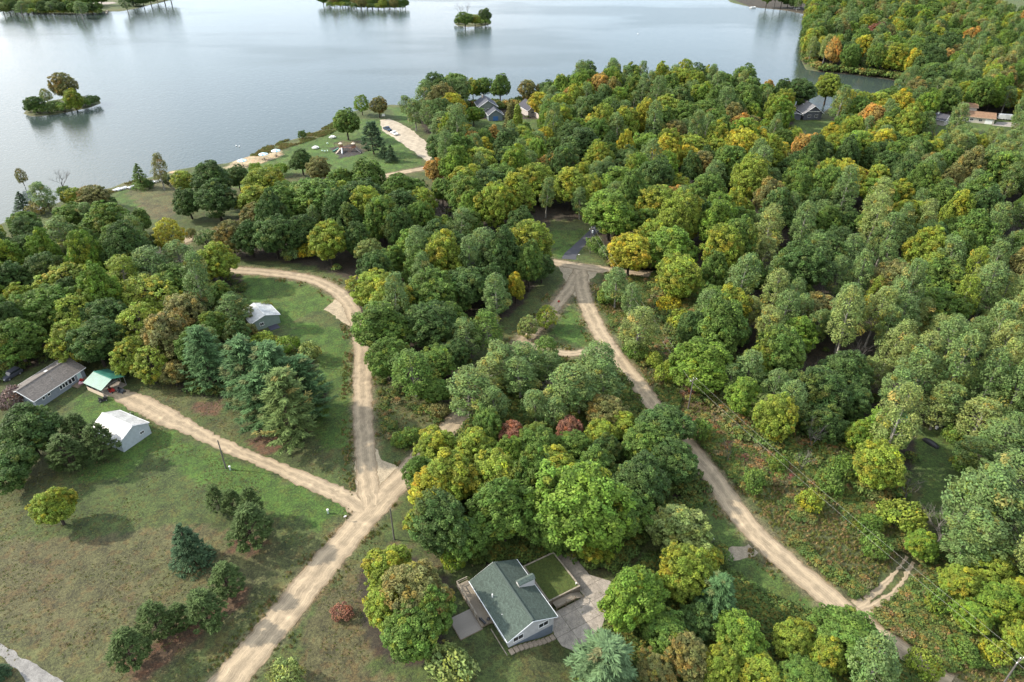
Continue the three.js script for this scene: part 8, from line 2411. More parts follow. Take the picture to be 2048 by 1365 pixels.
// the long grey-roofed house on the western lawn
{
  const g = thing('grey_roofed_house', 'long low house with a weathered grey shingle roof beside the green carport', 'house', [-109.6, 0, -133.0], -rad(109.8)), w = siding(0.3, 0.35, 0.4);
  gabled(g, { L: 13.4, W: 8.2, he: 2.7, hr: 4.35, wall: w, roof: shingle(0.24, 0.215, 0.19), over: 0.4 });
  const half = 4.1; for (const x of [-0.4, 0.35, 1.1]) windowOn(g, 'z-', -x - 0.4, 1.6, 0.6, 1.0, half, M.white, 0);
  for (const x of [-2.5, -3.4]) windowOn(g, 'z-', x, 1.55, 0.75, 1.15, half, M.white, 0); doorOn(g, 'z-', -5.1, 0.1, 0.95, 2.05, half, mat(0.45, 0.62, 0.62, 0.5)); windowOn(g, 'z-', 3.2, 1.8, 0.6, 0.6, half, M.white, 0); windowOn(g, 'z-', 4.6, 1.8, 0.6, 0.6, half, M.white, 0);
  part('skylight', box(0.7, 0.08, 0.5, -1.2, 4.3, 0.75), M.white, g); part('flue_pipe', cyl(0.07, 0.07, 0.7, 0.2, 3.7, -2.6), M.steel, g); part('flue_pipe', cyl(0.05, 0.05, 0.5, -4.2, 4.5, 0.4), M.trim, g);
  part('porch_deck', Array.from({ length: 9 }, (_, i) => box(4.2, 0.06, 0.19, -4.4, 0.3, -4.25 - i * 0.2)), M.wood, g); part('porch_frame', [box(4.2, 0.26, 0.05, -4.4, 0.14, -6.0), box(0.05, 0.26, 1.8, -6.5, 0.14, -5.1)], M.wood, g);
}
// green carport
{
  const g = thing('green_carport', 'open carport with a green metal roof at the end of the driveway', 'carport', [-96.4, 0, -133.8], -rad(28.3)), roof = metal(0.06, 0.24, 0.19, 0.4);
  for (const s of [-1, 1]) part('roof_slope', slope(6.4, 6, 2.3, 3.5, 0.25, 0.06, s, 0.1), roof, g); part('ridge_cap', box(6.6, 0.06, 0.3, 0, 3.58, 0), roof, g);
  for (const x of [-3, -1, 1, 3]) for (const z of [-2.85, 2.85]) part('post', box(0.1, 2.4, 0.1, x, 1.15, z), M.steel, g);
  for (const x of [-3, 0, 3]) part('truss', [bar([x, 2.35, -2.85], [x, 3.45, 0], 0.05, 4), bar([x, 2.35, 2.85], [x, 3.45, 0], 0.05, 4), bar([x, 2.4, -2.85], [x, 2.4, 2.85], 0.04, 4)], M.steel, g);
  part('back_wall', metres(box(0.06, 2.3, 5.7, -3.05, 1.15, 0)), mat(0.1, 0.14, 0.13, 0.7), g); part('side_wall', metres(box(6, 1.0, 0.06, 0, 0.5, 2.92)), M.tan, g); part('floor_slab', box(6.6, 0.12, 5.7, 0, 0.02, 0), M.concrete, g);
}
// white metal barn
{
  const g = thing('white_metal_barn', 'white metal barn with a bright gabled roof on the western lawn', 'barn', [-84.3, 0, -116.1], -rad(27)), w = siding(0.58, 0.66, 0.7);
  gabled(g, { L: 9.2, W: 6.9, he: 2.9, hr: 4.6, wall: w, roof: metal(0.72, 0.74, 0.74, 0.45), over: 0.15, trim: M.white });
  windowOn(g, 'x+', -1.5, 1.7, 0.9, 0.55, 4.6, M.white, 1); doorOn(g, 'z-', 2.6, 0, 1, 2.1, 3.45, M.white); part('roller_door', metres(box(0.06, 2.5, 3.2, -4.62, 1.25, 0)), M.white, g);
}
// shed with a pale metal roof inside the loop of the western road
{
  const g = thing('white_roofed_shed', 'shed with a pale metal roof half hidden by trees above the western lawn', 'shed', [-68.6, 0, -163.8], -rad(52)), w = siding(0.25, 0.34, 0.3);
  gabled(g, { L: 7.6, W: 7.6, he: 2.7, hr: 3.9, wall: w, roof: metal(0.66, 0.7, 0.71, 0.45), over: 0.25, trim: M.white }); part('dark_tarpaulin', box(2.6, 0.12, 2.6, 4.9, 0.06, -1.4), mat(0.04, 0.04, 0.06, 0.6), g); windowOn(g, 'x+', 1.2, 1.5, 1.0, 0.8, 3.8);
}
// houses among the trees by the lake
{
  const a = thing('green_grey_lake_house', 'tall green-grey lake house with a dark roof and a lower garage wing', 'house', [-13.5, 0, -372], -rad(78)), w = siding(0.2, 0.24, 0.2), rf = shingle(0.12, 0.13, 0.16);
  gabled(a, { L: 11, W: 9.4, he: 5.4, hr: 8.4, wall: w, roof: rf, trim: M.white, over: 0.5 }); windowOn(a, 'x+', 2.2, 3.9, 1.3, 0.9, 5.5); windowOn(a, 'x+', -0.2, 3.9, 1.3, 0.9, 5.5);
  gabled(a, { L: 7, W: 7.2, he: 3.1, hr: 5.6, wall: siding(0.17, 0.22, 0.24), roof: rf, trim: M.white, over: 0.5, cx: 9.2, cz: -2.6 }); part('garage_door', box(0.08, 2.2, 2.6, 12.75, 1.1, -2.6), M.blue, a); part('chimney', box(0.7, 1.6, 0.7, -4, 8.3, 1.2), M.tan, a);
  const b = thing('dark_roofed_lake_house', 'dark roofed lake house behind the bronze cedars', 'house', [9.5, 0, -374], -rad(66)), w2 = siding(0.5, 0.46, 0.42);
  gabled(b, { L: 12, W: 8, he: 3.4, hr: 6, wall: w2, roof: shingle(0.09, 0.09, 0.11), trim: M.white }); windowOn(b, 'x+', 1.5, 2, 1.4, 1, 6); gabled(b, { L: 6, W: 6, he: 2.8, hr: 4.2, wall: siding(0.6, 0.52, 0.46), roof: shingle(0.12, 0.12, 0.13), trim: M.white, cx: 8.4, cz: -2.5 });
  const c = thing('grey_gabled_lake_house', 'grey roofed lake house with a white trimmed gable in front of the inlet', 'house', [153, 0, -368], -rad(86));
  gabled(c, { L: 12.5, W: 9.4, he: 3.6, hr: 7, wall: siding(0.12, 0.13, 0.16), roof: shingle(0.26, 0.26, 0.27), trim: M.white, over: 0.7 }); part('gable_beam', box(0.16, 0.22, 7, 6.45, 4.2, 0), M.white, c); windowOn(c, 'x+', 1.8, 1.9, 1.4, 1.2, 6.25); windowOn(c, 'x+', -1.8, 1.9, 1.4, 1.2, 6.25); part('skylight', box(0.7, 0.1, 0.7, -2, 5.9, 2.2), M.white, c); gabled(c, { L: 7, W: 6, he: 2.6, hr: 3.6, wall: siding(0.15, 0.16, 0.2), roof: shingle(0.2, 0.2, 0.22), trim: M.white, cx: 2.5, cz: 9 });
  const d = thing('tan_roofed_house', 'split level white house with tan roofs among the eastern trees', 'house', [236, 0, -360], -rad(24)), tr = shingle(0.4, 0.24, 0.14), ww = siding(0.68, 0.63, 0.54);
  gabled(d, { L: 15, W: 8.4, he: 2.9, hr: 4.6, wall: ww, roof: tr, trim: M.tan }); gabled(d, { L: 7.5, W: 6.4, he: 5.9, hr: 7.1, wall: ww, roof: tr, trim: M.tan, cx: -4.4, cz: -5.6 }); for (const x of [-5, -2.4, 1.5]) windowOn(d, 'z+', x, 1.5, 1.4, 1.1, 4.2); part('garage_door', box(3.2, 2.2, 0.08, 5.2, 1.1, 4.24), M.white, d); windowOn(d, 'x+', -5.6, 4.6, 1.2, 1, -0.65);
  const e = thing('dark_roofed_cottage', 'small dark roofed cottage behind pale birch stems', 'house', [215, 0, -356], -rad(50)); gabled(e, { L: 8, W: 7, he: 2.7, hr: 4.7, wall: siding(0.62, 0.6, 0.55), roof: shingle(0.1, 0.1, 0.12), trim: M.white }); part('chimney', box(0.6, 1.3, 0.6, -1, 4.9, 0.5), M.white, e); windowOn(e, 'x+', 0, 1.5, 1.2, 1, 4);
  const f = thing('blue_house_across_the_lake', 'dark blue house with white posts above a boat ramp across the lake', 'house', [-447, 0, -822], -rad(8)); gabled(f, { L: 16, W: 10, he: 5.5, hr: 9, wall: siding(0.04, 0.08, 0.16), roof: shingle(0.1, 0.11, 0.13), trim: M.white }); for (let i = 0; i < 6; i++) part('porch_post', box(0.3, 4.6, 0.3, -7 + i * 2.8, 2.3, 6.6), M.white, f); part('porch_roof', box(15.4, 0.25, 2.6, 0, 4.7, 6.1), M.white, f);
  structure('boat_ramp', sheet([[-428, -796], [-414, -799], [-404, -790], [-410, -781], [-430, -780]], 0.05, 5, 0.3, 9), mat(0.42, 0.38, 0.34, 0.9, { map: stoneTex }), 'grey concrete boat ramp across the lake');
  const w4 = thing('box_trailer', 'long white box trailer beside the tan roofed house', 'trailer', [252, 0, -362], -rad(18)); part('body', metres(box(6.2, 2.2, 2.3, 0, 1.6, 0)), M.white, w4); for (const x of [-0.6, 0.6]) for (const z of [-1.05, 1.05]) part('wheel', cyl(0.36, 0.36, 0.22, 0, 0, 0).rotateX(Math.PI / 2).translate(x, 0.36, z), M.rubber, w4); part('drawbar', bar([3.1, 0.5, 0], [4.4, 0.45, 0], 0.06), M.steel, w4);
  structure('concrete_forecourt', sheet([[240, -352], [254, -346], [266, -348], [262, -356], [246, -358]], 0.03, 5, 0.3, 4), mat(0.5, 0.48, 0.45, 0.9, { map: stoneTex }), 'pale concrete forecourt beside the tan roofed house');
}
// ---------------------------------------------------------------- vehicles and yard things
function wheelPart(g, x, y, z, r, w) { const t = part('wheel', cyl(r, r, w, 0, 0, 0, 16).rotateX(Math.PI / 2).translate(x, y, z), M.rubber, g); part('rim', cyl(r * 0.58, r * 0.58, w + 0.03, 0, 0, 0, 12).rotateX(Math.PI / 2).translate(x, y, z), M.steel, t); return t; }
function carBody(g, profile, cabin, paint, w = 1.85) {
  const ex = (pts, ww, bev) => { const e = new THREE.ExtrudeGeometry(new THREE.Shape(pts.map(([a, b]) => new THREE.Vector2(a, b))), { depth: ww - 2 * bev, bevelEnabled: true, bevelSize: bev, bevelThickness: bev, bevelSegments: 2 }); e.translate(0, 0, -ww / 2 + bev); return e; };
  part('body', ex(profile, w, 0.07), paint, g); const c = part('cabin', ex(cabin, w - 0.3, 0.1), M.glass, g); const xs = cabin.map((p) => p[0]), top = Math.max(...cabin.map((p) => p[1])), flat = cabin.filter((p) => p[1] === top).map((p) => p[0]);
  part('cabin_roof', box(Math.max(...flat) - Math.min(...flat) + 0.2, 0.07, w - 0.24, (Math.max(...flat) + Math.min(...flat)) / 2, top + 0.11, 0), paint, c);
  const x0 = Math.min(...profile.map((p) => p[0])), x1 = Math.max(...profile.map((p) => p[0])); for (const x of [x0 + 0.95, x1 - 1.0]) for (const z of [-1, 1]) wheelPart(g, x, 0.36, z * (w / 2 - 0.12), 0.36, 0.24);
  for (const z of [-1, 1]) { part('headlight', box(0.06, 0.16, 0.36, x1 + 0.07, 0.78, z * (w / 2 - 0.32)), M.white, g); part('tail_light', box(0.06, 0.2, 0.22, x0 - 0.07, 0.85, z * (w / 2 - 0.26)), M.red, g); }
}
{
  const a = thing('pickup_truck', 'dark blue pickup truck standing behind the white car on the gravel car park', 'pickup', [-60.9, 0, -343.4], -rad(52)), navy = mat(0.02, 0.04, 0.075, 0.35);
  carBody(a, [[-2.7, 0.42], [2.7, 0.42], [2.75, 0.85], [2.6, 1.02], [1.1, 1.1], [-2.7, 1.1]], [[-0.8, 1.1], [1.15, 1.1], [0.55, 1.68], [-0.7, 1.68]], navy, 1.95); part('cargo_bed', box(1.6, 0.1, 1.6, -1.75, 1.16, 0), M.black, a);
  const b = thing('white_car', 'white car parked nose to tail with the dark pickup on the gravel car park', 'car', [-56.6, 0, -336.6], -rad(55)); carBody(b, [[-2.3, 0.4], [2.3, 0.4], [2.35, 0.72], [2.1, 0.88], [0.9, 0.98], [-2.0, 1.0], [-2.35, 0.9]], [[-1.6, 0.98], [1.0, 0.98], [0.3, 1.42], [-1.0, 1.42]], mat(0.75, 0.75, 0.74, 0.3), 1.85);
  const c = thing('dark_car', 'dark car parked behind the long grey-roofed house', 'car', [-121.5, 0, -138.0], -rad(112)); carBody(c, [[-2.3, 0.4], [2.3, 0.4], [2.35, 0.75], [2.1, 0.92], [0.95, 1.05], [-2.2, 1.1], [-2.35, 0.9]], [[-2.0, 1.05], [1.0, 1.05], [0.4, 1.6], [-1.8, 1.6]], mat(0.05, 0.055, 0.07, 0.35), 1.85);
}
function mower(name, label, category, x, z, turn, paint) {
  const g = thing(name, label, category, [x, 0, z], turn); part('hood', new THREE.BoxGeometry(0.8, 0.45, 0.6, 2, 2, 2).translate(0.5, 0.68, 0), paint, g); part('chassis', box(1.7, 0.16, 0.55, 0, 0.4, 0), M.black, g); part('mower_deck', cyl(0.55, 0.6, 0.18, 0, 0.22, 0, 14), paint, g); part('fender', box(0.6, 0.12, 1.0, -0.55, 0.68, 0), paint, g); part('seat', box(0.45, 0.12, 0.45, -0.5, 0.82, 0), M.black, g); part('backrest', box(0.1, 0.4, 0.45, -0.72, 1.05, 0), M.black, g); part('steering_wheel', new THREE.TorusGeometry(0.18, 0.025, 6, 14).rotateX(Math.PI / 2 - 0.5).translate(0.1, 1.05, 0), M.black, g); part('steering_column', bar([0.25, 0.7, 0], [0.1, 1.05, 0], 0.025), M.black, g);
  for (const s of [-1, 1]) { wheelPart(g, -0.6, 0.34, s * 0.45, 0.34, 0.26); wheelPart(g, 0.65, 0.22, s * 0.42, 0.22, 0.18); } return g;
}
mower('lawn_tractor', 'black lawn tractor standing on the grass between the carport and the barn', 'lawn tractor', -94.8, -128.6, rad(28), M.black);
mower('lawn_tractor', 'red lawn tractor parked under the green carport', 'lawn tractor', -94.4, -132.0, rad(-30), M.red);
mower('lawn_tractor', 'dark lawn tractor at the mouth of the green carport', 'lawn tractor', -92.0, -131.8, rad(-25), mat(0.06, 0.07, 0.08, 0.5));
{
  const g = thing('motorcycle', 'dark motorcycle leaning beside the white metal barn', 'motorcycle', [-86.0, 0, -122.6], rad(40)); for (const x of [-0.7, 0.7]) part('wheel', new THREE.TorusGeometry(0.3, 0.07, 8, 18).translate(x, 0.36, 0), M.rubber, g); part('frame', [bar([-0.7, 0.36, 0], [0.1, 0.75, 0], 0.04), bar([0.7, 0.36, 0], [0.45, 1.0, 0], 0.035)], M.steel, g); part('engine', box(0.5, 0.36, 0.32, 0, 0.46, 0), M.steel, g); part('fuel_tank', new THREE.SphereGeometry(0.22, 12, 8).scale(1.5, 0.8, 0.9).translate(0.15, 0.85, 0), M.black, g); part('seat', box(0.65, 0.12, 0.28, -0.4, 0.82, 0), M.black, g); part('handlebar', bar([0.42, 1.05, -0.36], [0.42, 1.05, 0.36], 0.02), M.steel, g); part('kickstand', bar([0, 0.3, 0], [-0.05, 0, 0.28], 0.015), M.steel, g);
  const t = thing('propane_tank', 'cream propane tank lying on legs behind the grey-roofed house', 'gas tank', [-106.5, 0, -144.6], -rad(42)); part('tank', new THREE.CapsuleGeometry(0.5, 2.1, 8, 18).rotateZ(Math.PI / 2).translate(0, 0.95, 0), mat(0.62, 0.58, 0.45, 0.5), t); part('valve_dome', cyl(0.18, 0.22, 0.24, 0, 1.52, 0), M.brown, t); for (const x of [-0.75, 0.75]) part('leg', box(0.12, 0.6, 0.7, x, 0.28, 0), M.steel, t);
  for (const [x, z, c, n, l] of [[-103.4, -135.8, M.red, 'toy_car', 'red toy car on the porch boards of the grey-roofed house'], [-102.9, -134.5, mat(0.6, 0.35, 0.4, 0.6), 'toy_car', 'pink toy car on the porch boards of the grey-roofed house']]) { const o = thing(n, l, 'toy car', [x, 0.34, z], rad(30)); part('body', box(0.9, 0.3, 0.5, 0, 0.3, 0), c, o); part('cabin', box(0.4, 0.3, 0.42, -0.1, 0.58, 0), c, o); for (const q of [-0.28, 0.28]) for (const s of [-0.24, 0.24]) part('wheel', cyl(0.12, 0.12, 0.08, 0, 0, 0, 10).rotateX(Math.PI / 2).translate(q, 0.12, s), M.rubber, o); }
  // clutter of the mown clearing
  const b = thing('covered_boat', 'black tarpaulin covered boat in the mown clearing', 'boat', [89.6, 0, -113.6], -rad(62)); part('tarpaulin', new THREE.SphereGeometry(1, 16, 8, 0, 6.28, 0, 1.57).scale(1.9, 0.9, 0.75), mat(0.012, 0.012, 0.014, 0.6), b); part('hull', box(3.2, 0.3, 1.1, 0, 0.14, 0), M.black, b);
  const p = thing('paddling_pool', 'turquoise paddling pool at the back of the mown clearing', 'pool', [88.4, 0, -122.6], 0.3); part('rim', new THREE.TorusGeometry(0.85, 0.16, 8, 22).rotateX(Math.PI / 2).translate(0, 0.3, 0), mat(0.03, 0.36, 0.3, 0.4), p); part('water_skin', cyl(0.84, 0.84, 0.16, 0, 0.18, 0, 22), mat(0.05, 0.42, 0.36, 0.2), p);
  for (let i = 0; i < 3; i++) { const o = tag(part('timber_plank', box(2.6 - 0.3 * i, 0.1, 0.22, 0, 0, 0), M.greyWood, scene), ['longest', 'middle', 'shortest'][i] + ' loose plank beside the turquoise paddling pool', 'plank'); o.name = numbered('timber_plank'); o.position.set(90.8 + 0.35 * i, 0.06 + 0.1 * i, -121.6 + 0.4 * i); o.rotation.y = -0.5 - 0.15 * i; }
  const k = thing('white_bucket', 'white bucket at the tree line of the mown clearing', 'bucket', [93.4, 0, -118.6]); part('bucket', cyl(0.34, 0.26, 0.5, 0, 0.25, 0), M.white, k); part('handle', new THREE.TorusGeometry(0.32, 0.015, 5, 14, Math.PI).translate(0, 0.5, 0), M.steel, k);
  for (const [x, z, len, a, l] of [[74.6, -67.4, 4.6, 0.9, 'longer pale fallen log in the rough meadow'], [75.6, -67.0, 3.8, 1.0, 'shorter pale fallen log in the rough meadow'], [79.5, -69.5, 4.2, -0.2, 'forked pale log by the yellow green bushes']]) { const list = []; limb(list, [0, 0.14, 0], [len, 0.16, 0], 0.15, 0.09, 8, 0.03, rng(5)); const o = tag(part('fallen_log', list, barkMat.pale, scene), l, 'log'); o.name = numbered('fallen_log'); o.position.set(x, 0, z); o.rotation.y = -a; }
}
// ---------------------------------------------------------------- poles, wires, boxes
function pole(x, z, h, label, arms, transformer) {
  const g = thing('utility_pole', label, 'utility pole', [x, 0, z], 0.5, 'utility poles'); part('pole', cyl(0.11, 0.16, h + 0.6, 0, h / 2 - 0.3, 0, 10), barkMat.grey, g);
  if (arms) { part('crossarm', box(2.0, 0.12, 0.1, 0, h - 0.4, 0.12), M.greyWood, g); for (const q of [-0.85, 0, 0.85]) part('insulator', cyl(0.05, 0.07, 0.2, q, h - 0.24 + (q ? 0 : 0.35), q ? 0.12 : 0, 8), M.white, g); }
  if (transformer) part('transformer', cyl(0.28, 0.28, 0.8, 0.36, h - 1.5, 0, 14), M.trim, g); return g;
}
{
  const top = (x, z, h) => new THREE.Vector3(x, h, z);
  const A = [25.4, -206.5, 9], B = [40.2, -125.5, 8.6], D = [71.5, -58.2, 9];
  pole(...A, 'wooden utility pole with a transformer beside the dark asphalt driveway', true, true); pole(...B, 'wooden utility pole in the reddish power line clearing', true, false); pole(...D, 'wooden utility pole in the rough meadow by the yellow bushes', true, false);
  pole(-58.6, -106, 7.6, 'lone thin yard pole beside the farm driveway', false, false); pole(-21.5, -87.4, 8, 'lone pole on the verge opposite the road junction', false, false); pole(76, -186, 10, 'utility pole rising from the aspens of the eastern wood', true, false);
  const wire = (a, b, sag, label) => { const m = a.clone().lerp(b, 0.5); m.y -= sag; const o = tag(part('power_line', new THREE.TubeGeometry(new THREE.QuadraticBezierCurve3(a, m, b), 30, 0.013, 4), mat(0.3, 0.29, 0.27, 0.6), scene), label, 'power line', 'power lines'); o.name = numbered('power_line'); };
  for (const [p, q, w] of [[A, B, 'between the driveway pole and the clearing pole'], [B, D, 'between the clearing pole and the meadow pole'], [D, [104, 10, 9], 'running on from the meadow pole']]) { wire(top(p[0] - 0.75, p[1] + 0.4, p[2] - 0.2), top(q[0] - 0.75, q[1] + 0.4, q[2] - 0.2), 1.6, 'upper power line ' + w); wire(top(p[0] + 0.75, p[1] - 0.4, p[2] - 0.25), top(q[0] + 0.75, q[1] - 0.4, q[2] - 0.25), 2.0, 'lower power line ' + w); }
  const cab = (x, z, label) => { const g = thing('cable_pedestal', label, 'utility box', [x, 0, z], 0.4); part('cabinet', box(0.3, 0.95, 0.3, 0, 0.45, 0), mat(0.4, 0.5, 0.42, 0.6), g); part('cap', box(0.36, 0.1, 0.36, 0, 0.97, 0), M.white, g); };
  cab(-35, -93.8, 'pale green utility box in the lawn near the road junction'); cab(-57.6, -105.6, 'small utility box at the foot of the thin yard pole'); cab(31.2, -90.4, 'pale utility box on the verge of the eastern road');
  const mail = (x, z, label, turn) => { const g = thing('mailbox', label, 'mailbox', [x, 0, z], turn); part('post', box(0.1, 1.1, 0.1, 0, 0.5, 0), M.greyWood, g); const b = part('box', [new THREE.CapsuleGeometry(0.13, 0.34, 4, 10).rotateZ(Math.PI / 2).translate(0, 1.2, 0)], M.white, g); part('flag', box(0.04, 0.18, 0.02, 0.1, 1.36, 0.14), M.red, b); };
  mail(-31.2, -91.9, 'white mailbox at the mouth of the farm driveway', 0.5); mail(36.3, -86.6, 'mailbox on the verge beside the grey gravel apron', -0.6); mail(21.5, -203.0, 'mailbox beside the mouth of the asphalt driveway', 0.3);
  const s = thing('road_sign', 'small red road sign on the tip of the grass triangle', 'sign', [13.2, 0, -171.5]); part('post', bar([0, 0, 0], [0, 2.1, 0], 0.035), M.steel, s); part('sign_plate', cyl(0.34, 0.34, 0.04, 0, 0, 0, 8).rotateX(Math.PI / 2).rotateZ(0.39).translate(0, 2.0, 0.05), M.red, s);
}
// ---------------------------------------------------------------- beach and playground
{
  const stripe = [mat(0.6, 0.66, 0.68, 0.8, { side: THREE.DoubleSide }), mat(0.22, 0.42, 0.5, 0.8, { side: THREE.DoubleSide })];
  [[-115, -291.5, 'striped beach umbrella at the tree end of the beach'], [-108.4, -300, 'striped beach umbrella in the middle of the beach'], [-104.3, -304.8, 'striped beach umbrella at the reed end of the beach']].forEach(([x, z, label], n) => {
    const g = thing('beach_umbrella', label, 'umbrella', [x, 0, z], n * 0.4, 'umbrellas on the beach'); part('pole', cyl(0.07, 0.07, 2.9, 0, 1.45, 0, 8), M.steel, g);
    for (let k = 0; k < 12; k++) { const a = k / 12 * 6.2832, b = (k + 1) / 12 * 6.2832, R1 = 2.0, q = new THREE.BufferGeometry(); q.setAttribute('position', new THREE.Float32BufferAttribute([0, 3.1, 0, R1 * Math.cos(b), 2.35, R1 * Math.sin(b), R1 * Math.cos(a), 2.35, R1 * Math.sin(a), R1 * Math.cos(a), 2.35, R1 * Math.sin(a), R1 * Math.cos(b), 2.35, R1 * Math.sin(b), R1 * Math.cos((a + b) / 2) * 1.01, 2.1, R1 * Math.sin((a + b) / 2) * 1.01], 3)); q.computeVertexNormals(); part('canopy_panel', q, stripe[k % 2], g); }
    const t = thing('beach_table', 'low table under the ' + label, 'table', [x, 0, z + 0.9], n); part('table_top', box(1.6, 0.06, 0.8, 0, 0.7, 0), M.wood, t); for (const sx of [-0.65, 0.65]) part('leg', box(0.08, 0.7, 0.6, sx, 0.35, 0), M.wood, t); for (const s of [-1, 1]) part('bench', box(1.6, 0.05, 0.25, 0, 0.43, s * 0.7), M.wood, t);
  });
  const rowboat = (x, z, turn, label) => { const g = thing('overturned_rowboat', label, 'rowboat', [x, 0, z], turn, 'white rowboats on the shore grass'); const h = new THREE.CapsuleGeometry(0.75, 1.7, 8, 16); h.rotateZ(Math.PI / 2); h.scale(1, 0.75, 1); part('hull', h.translate(0, 0.3, 0), M.white, g); part('keel', box(2.4, 0.08, 0.06, 0, 0.88, 0), M.trim, g); part('transom', box(0.06, 0.5, 1.2, -1.6, 0.3, 0), M.black, g); };
  for (const [x, y, l] of S.boats) rowboat(x, y, 1.1, l);
  for (const [x, z, l] of S.tables) { const g = thing('picnic_table', l, 'picnic table', [x, 0, z]); part('table_top', cyl(1.15, 1.15, 0.1, 0, 0.78, 0, 20), M.white, g); part('bench_ring', new THREE.TorusGeometry(1.5, 0.16, 6, 24).rotateX(Math.PI / 2).scale(1, 0.35, 1).translate(0, 0.45, 0), M.white, g); part('pedestal', cyl(0.12, 0.35, 0.8, 0, 0.4, 0), M.trim, g); part('centre_cap', cyl(0.06, 0.4, 0.7, 0, 1.15, 0), M.white, g); }
  const [px, pz] = S.play, pg = thing('play_structure', 'climbing frame with two tan roofed towers and several slides on dark mulch', 'playground', [px, 0, pz], rad(-12));
  for (const [tx, tz] of [[-2.6, 0.6], [3.0, -0.6]]) { for (const a of [-0.7, 0.7]) for (const b of [-0.7, 0.7]) part('tower_post', cyl(0.07, 0.07, 3.4, tx + a, 1.7, tz + b, 8), M.brown, pg); part('platform', box(1.7, 0.12, 1.7, tx, 1.5, tz), M.brown, pg); part('tower_roof', new THREE.ConeGeometry(1.1, 0.7, 4).rotateY(Math.PI / 4).translate(tx, 3.68, tz), M.tan, pg); for (const s of [-1, 1]) part('guard_panel', box(1.5, 0.7, 0.05, tx, 1.95, tz + s * 0.75), M.brown, pg); }
  part('bridge', [box(4.0, 0.1, 0.9, 0.2, 1.45, 0), bar([-1.8, 2.2, 0.45], [2.2, 2.2, 0.45], 0.04), bar([-1.8, 2.2, -0.45], [2.2, 2.2, -0.45], 0.04)], M.brown, pg);
  const slide = (a, b, w, m) => part('slide', [bar([a[0], a[1], a[2]], b, 0.32, 8), bar(b, [b[0] + (b[0] - a[0]) * 0.22, b[1], b[2] + (b[2] - a[2]) * 0.22], 0.3, 8)], m, pg);
  slide([-3.2, 1.5, 1.3], [-5.4, 0.25, 2.2], 0.6, M.green); slide([-2.4, 1.5, 1.4], [-3.0, 0.25, 4.4], 0.6, M.tan); slide([-1.9, 1.5, 1.3], [-0.6, 0.25, 4.2], 0.6, M.trim); slide([3.8, 1.5, -0.2], [7.0, 0.25, 1.6], 0.6, M.black);
  part('climbing_net', [bar([1.2, 0, 1.6], [2.6, 1.5, 0.2], 0.06), bar([2.0, 0, 2.2], [3.2, 1.5, 0.2], 0.06), bar([0.4, 0, 1.2], [1.8, 1.5, 0], 0.06)], M.brown, pg);
  [[-4.4, -2.6, 'black swing frame over the mulch beside the green slide'], [4.2, -4.6, 'black swing frame over the mulch beside the dark slide']].forEach(([x, z, l], n) => { const g = thing('swing_frame', l, 'swing', [px + x, 0, pz + z], rad(-10), 'swing frames on the playground'); for (const s of [-1, 1]) for (const k of [-0.9, 0.9]) part('leg', bar([s * 1.9, 0, k], [s * 1.7, 2.9, 0], 0.05), M.black, g); part('top_bar', bar([-1.8, 2.9, 0], [1.8, 2.9, 0], 0.06), M.black, g); for (const s of [-0.7, 0.7]) { const w = part('swing_seat', box(0.5, 0.05, 0.22, s, 0.6, 0), M.rubber, g); part('chain', [bar([s - 0.22, 2.9, 0], [s - 0.22, 0.6, 0], 0.012, 4), bar([s + 0.22, 2.9, 0], [s + 0.22, 0.6, 0], 0.012, 4)], M.steel, w); } });
  S.springers.forEach(([x, z], n) => { const g = thing('spring_rider', 'pale green spring rider on the lawn beside the mulch', 'spring rider', [x, 0, z], n, 'spring riders beside the mulch'); part('spring', cyl(0.12, 0.12, 0.4, 0, 0.2, 0, 8), M.steel, g); part('body', new THREE.SphereGeometry(0.35, 10, 8).scale(1.5, 0.8, 0.6).translate(0, 0.6, 0), mat(0.45, 0.6, 0.5, 0.5), g); part('handle', bar([0.2, 0.9, -0.25], [0.2, 0.9, 0.25], 0.03), M.steel, g); });
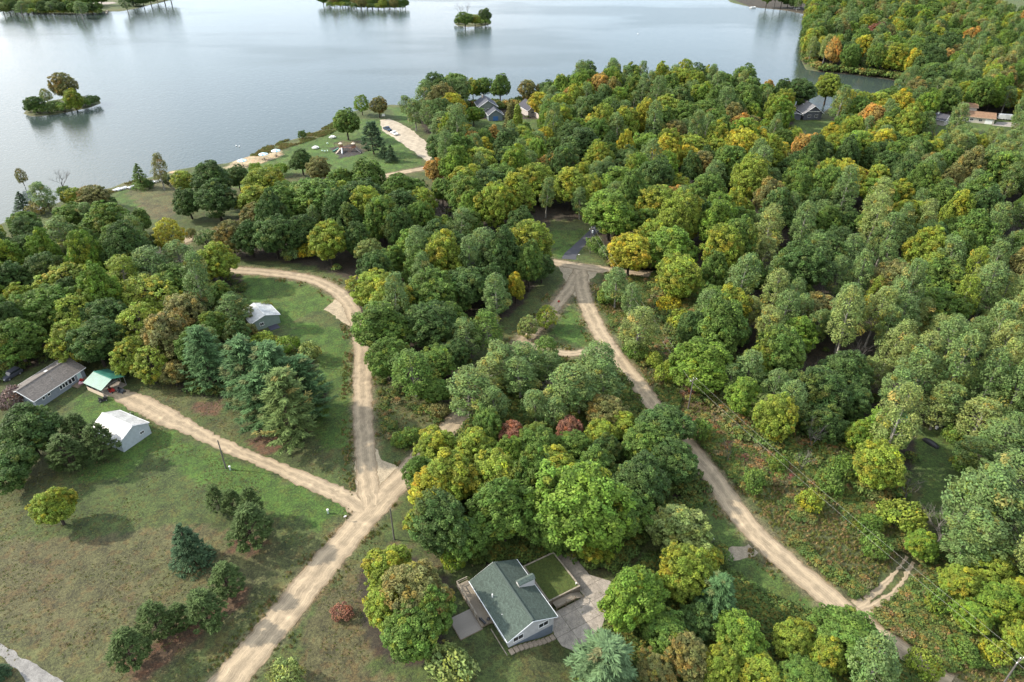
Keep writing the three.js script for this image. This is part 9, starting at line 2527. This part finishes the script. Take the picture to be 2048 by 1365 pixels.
  const nb = thing('notice_board', 'small white notice board under the olive brown tree by the car park', 'sign', [...(([x, z]) => [x, 0, z])(S.board)]); part('board', box(1.5, 1.1, 0.06, 0, 1.5, 0), M.white, nb); for (const s of [-1, 1]) part('post', box(0.1, 2, 0.1, s * 0.65, 1, -0.05), M.brown, nb);
  // boats and docks
  const pontoon = (x, z, turn, label, canopy) => { const g = thing('moored_boat', label, 'boat', [x, -0.35, z], turn); part('hull', box(6, 0.6, 2.4, 0, 0.35, 0), M.white, g); part('deck_rail', [box(5.4, 0.5, 0.06, 0, 0.9, 1.15), box(5.4, 0.5, 0.06, 0, 0.9, -1.15), box(0.06, 0.5, 2.3, 2.7, 0.9, 0)], M.white, g); if (canopy) { part('canopy', box(3, 0.1, 2.4, -0.8, 2.5, 0), canopy, g); for (const s of [-2.2, 0.6]) for (const q of [-1.1, 1.1]) part('canopy_pole', bar([s, 0.6, q], [s, 2.5, q], 0.03), M.steel, g); } part('outboard_motor', box(0.4, 0.9, 0.4, -3.2, 0.6, 0), M.black, g); };
  for (const [x, z, l, c] of S.moored) pontoon(x, z, 0.4, l, c ? (c === 2 ? mat(0.02, 0.2, 0.5, 0.5) : M.white) : null);
  for (const [x0, z0, x1, z1, l] of S.docks) { const len = Math.hypot(x1 - x0, z1 - z0), g = thing('wooden_dock', l, 'dock', [x0, 0, z0], -Math.atan2(z1 - z0, x1 - x0)); for (let k = 0; k < Math.round(len / 0.9); k++) part('plank', box(0.82, 0.06, 1.6, 0.45 + k * 0.9, 0.3, 0), M.greyWood, g); for (let k = 0; k <= 2; k++) for (const s of [-0.85, 0.85]) part('pile', cyl(0.09, 0.09, 2.4, 0.2 + k * (len - 0.4) / 2, -0.5, s, 8), M.wood, g); }
  for (const [x, z, l] of S.buoys) { const g = thing('mooring_buoy', l, 'buoy', [x, -0.35, z]); part('float', new THREE.SphereGeometry(0.32, 12, 8).translate(0, 0.2, 0), M.white, g); part('ring', new THREE.TorusGeometry(0.12, 0.03, 6, 12).translate(0, 0.6, 0), M.steel, g); }
}
renderer.render(scene, camera);
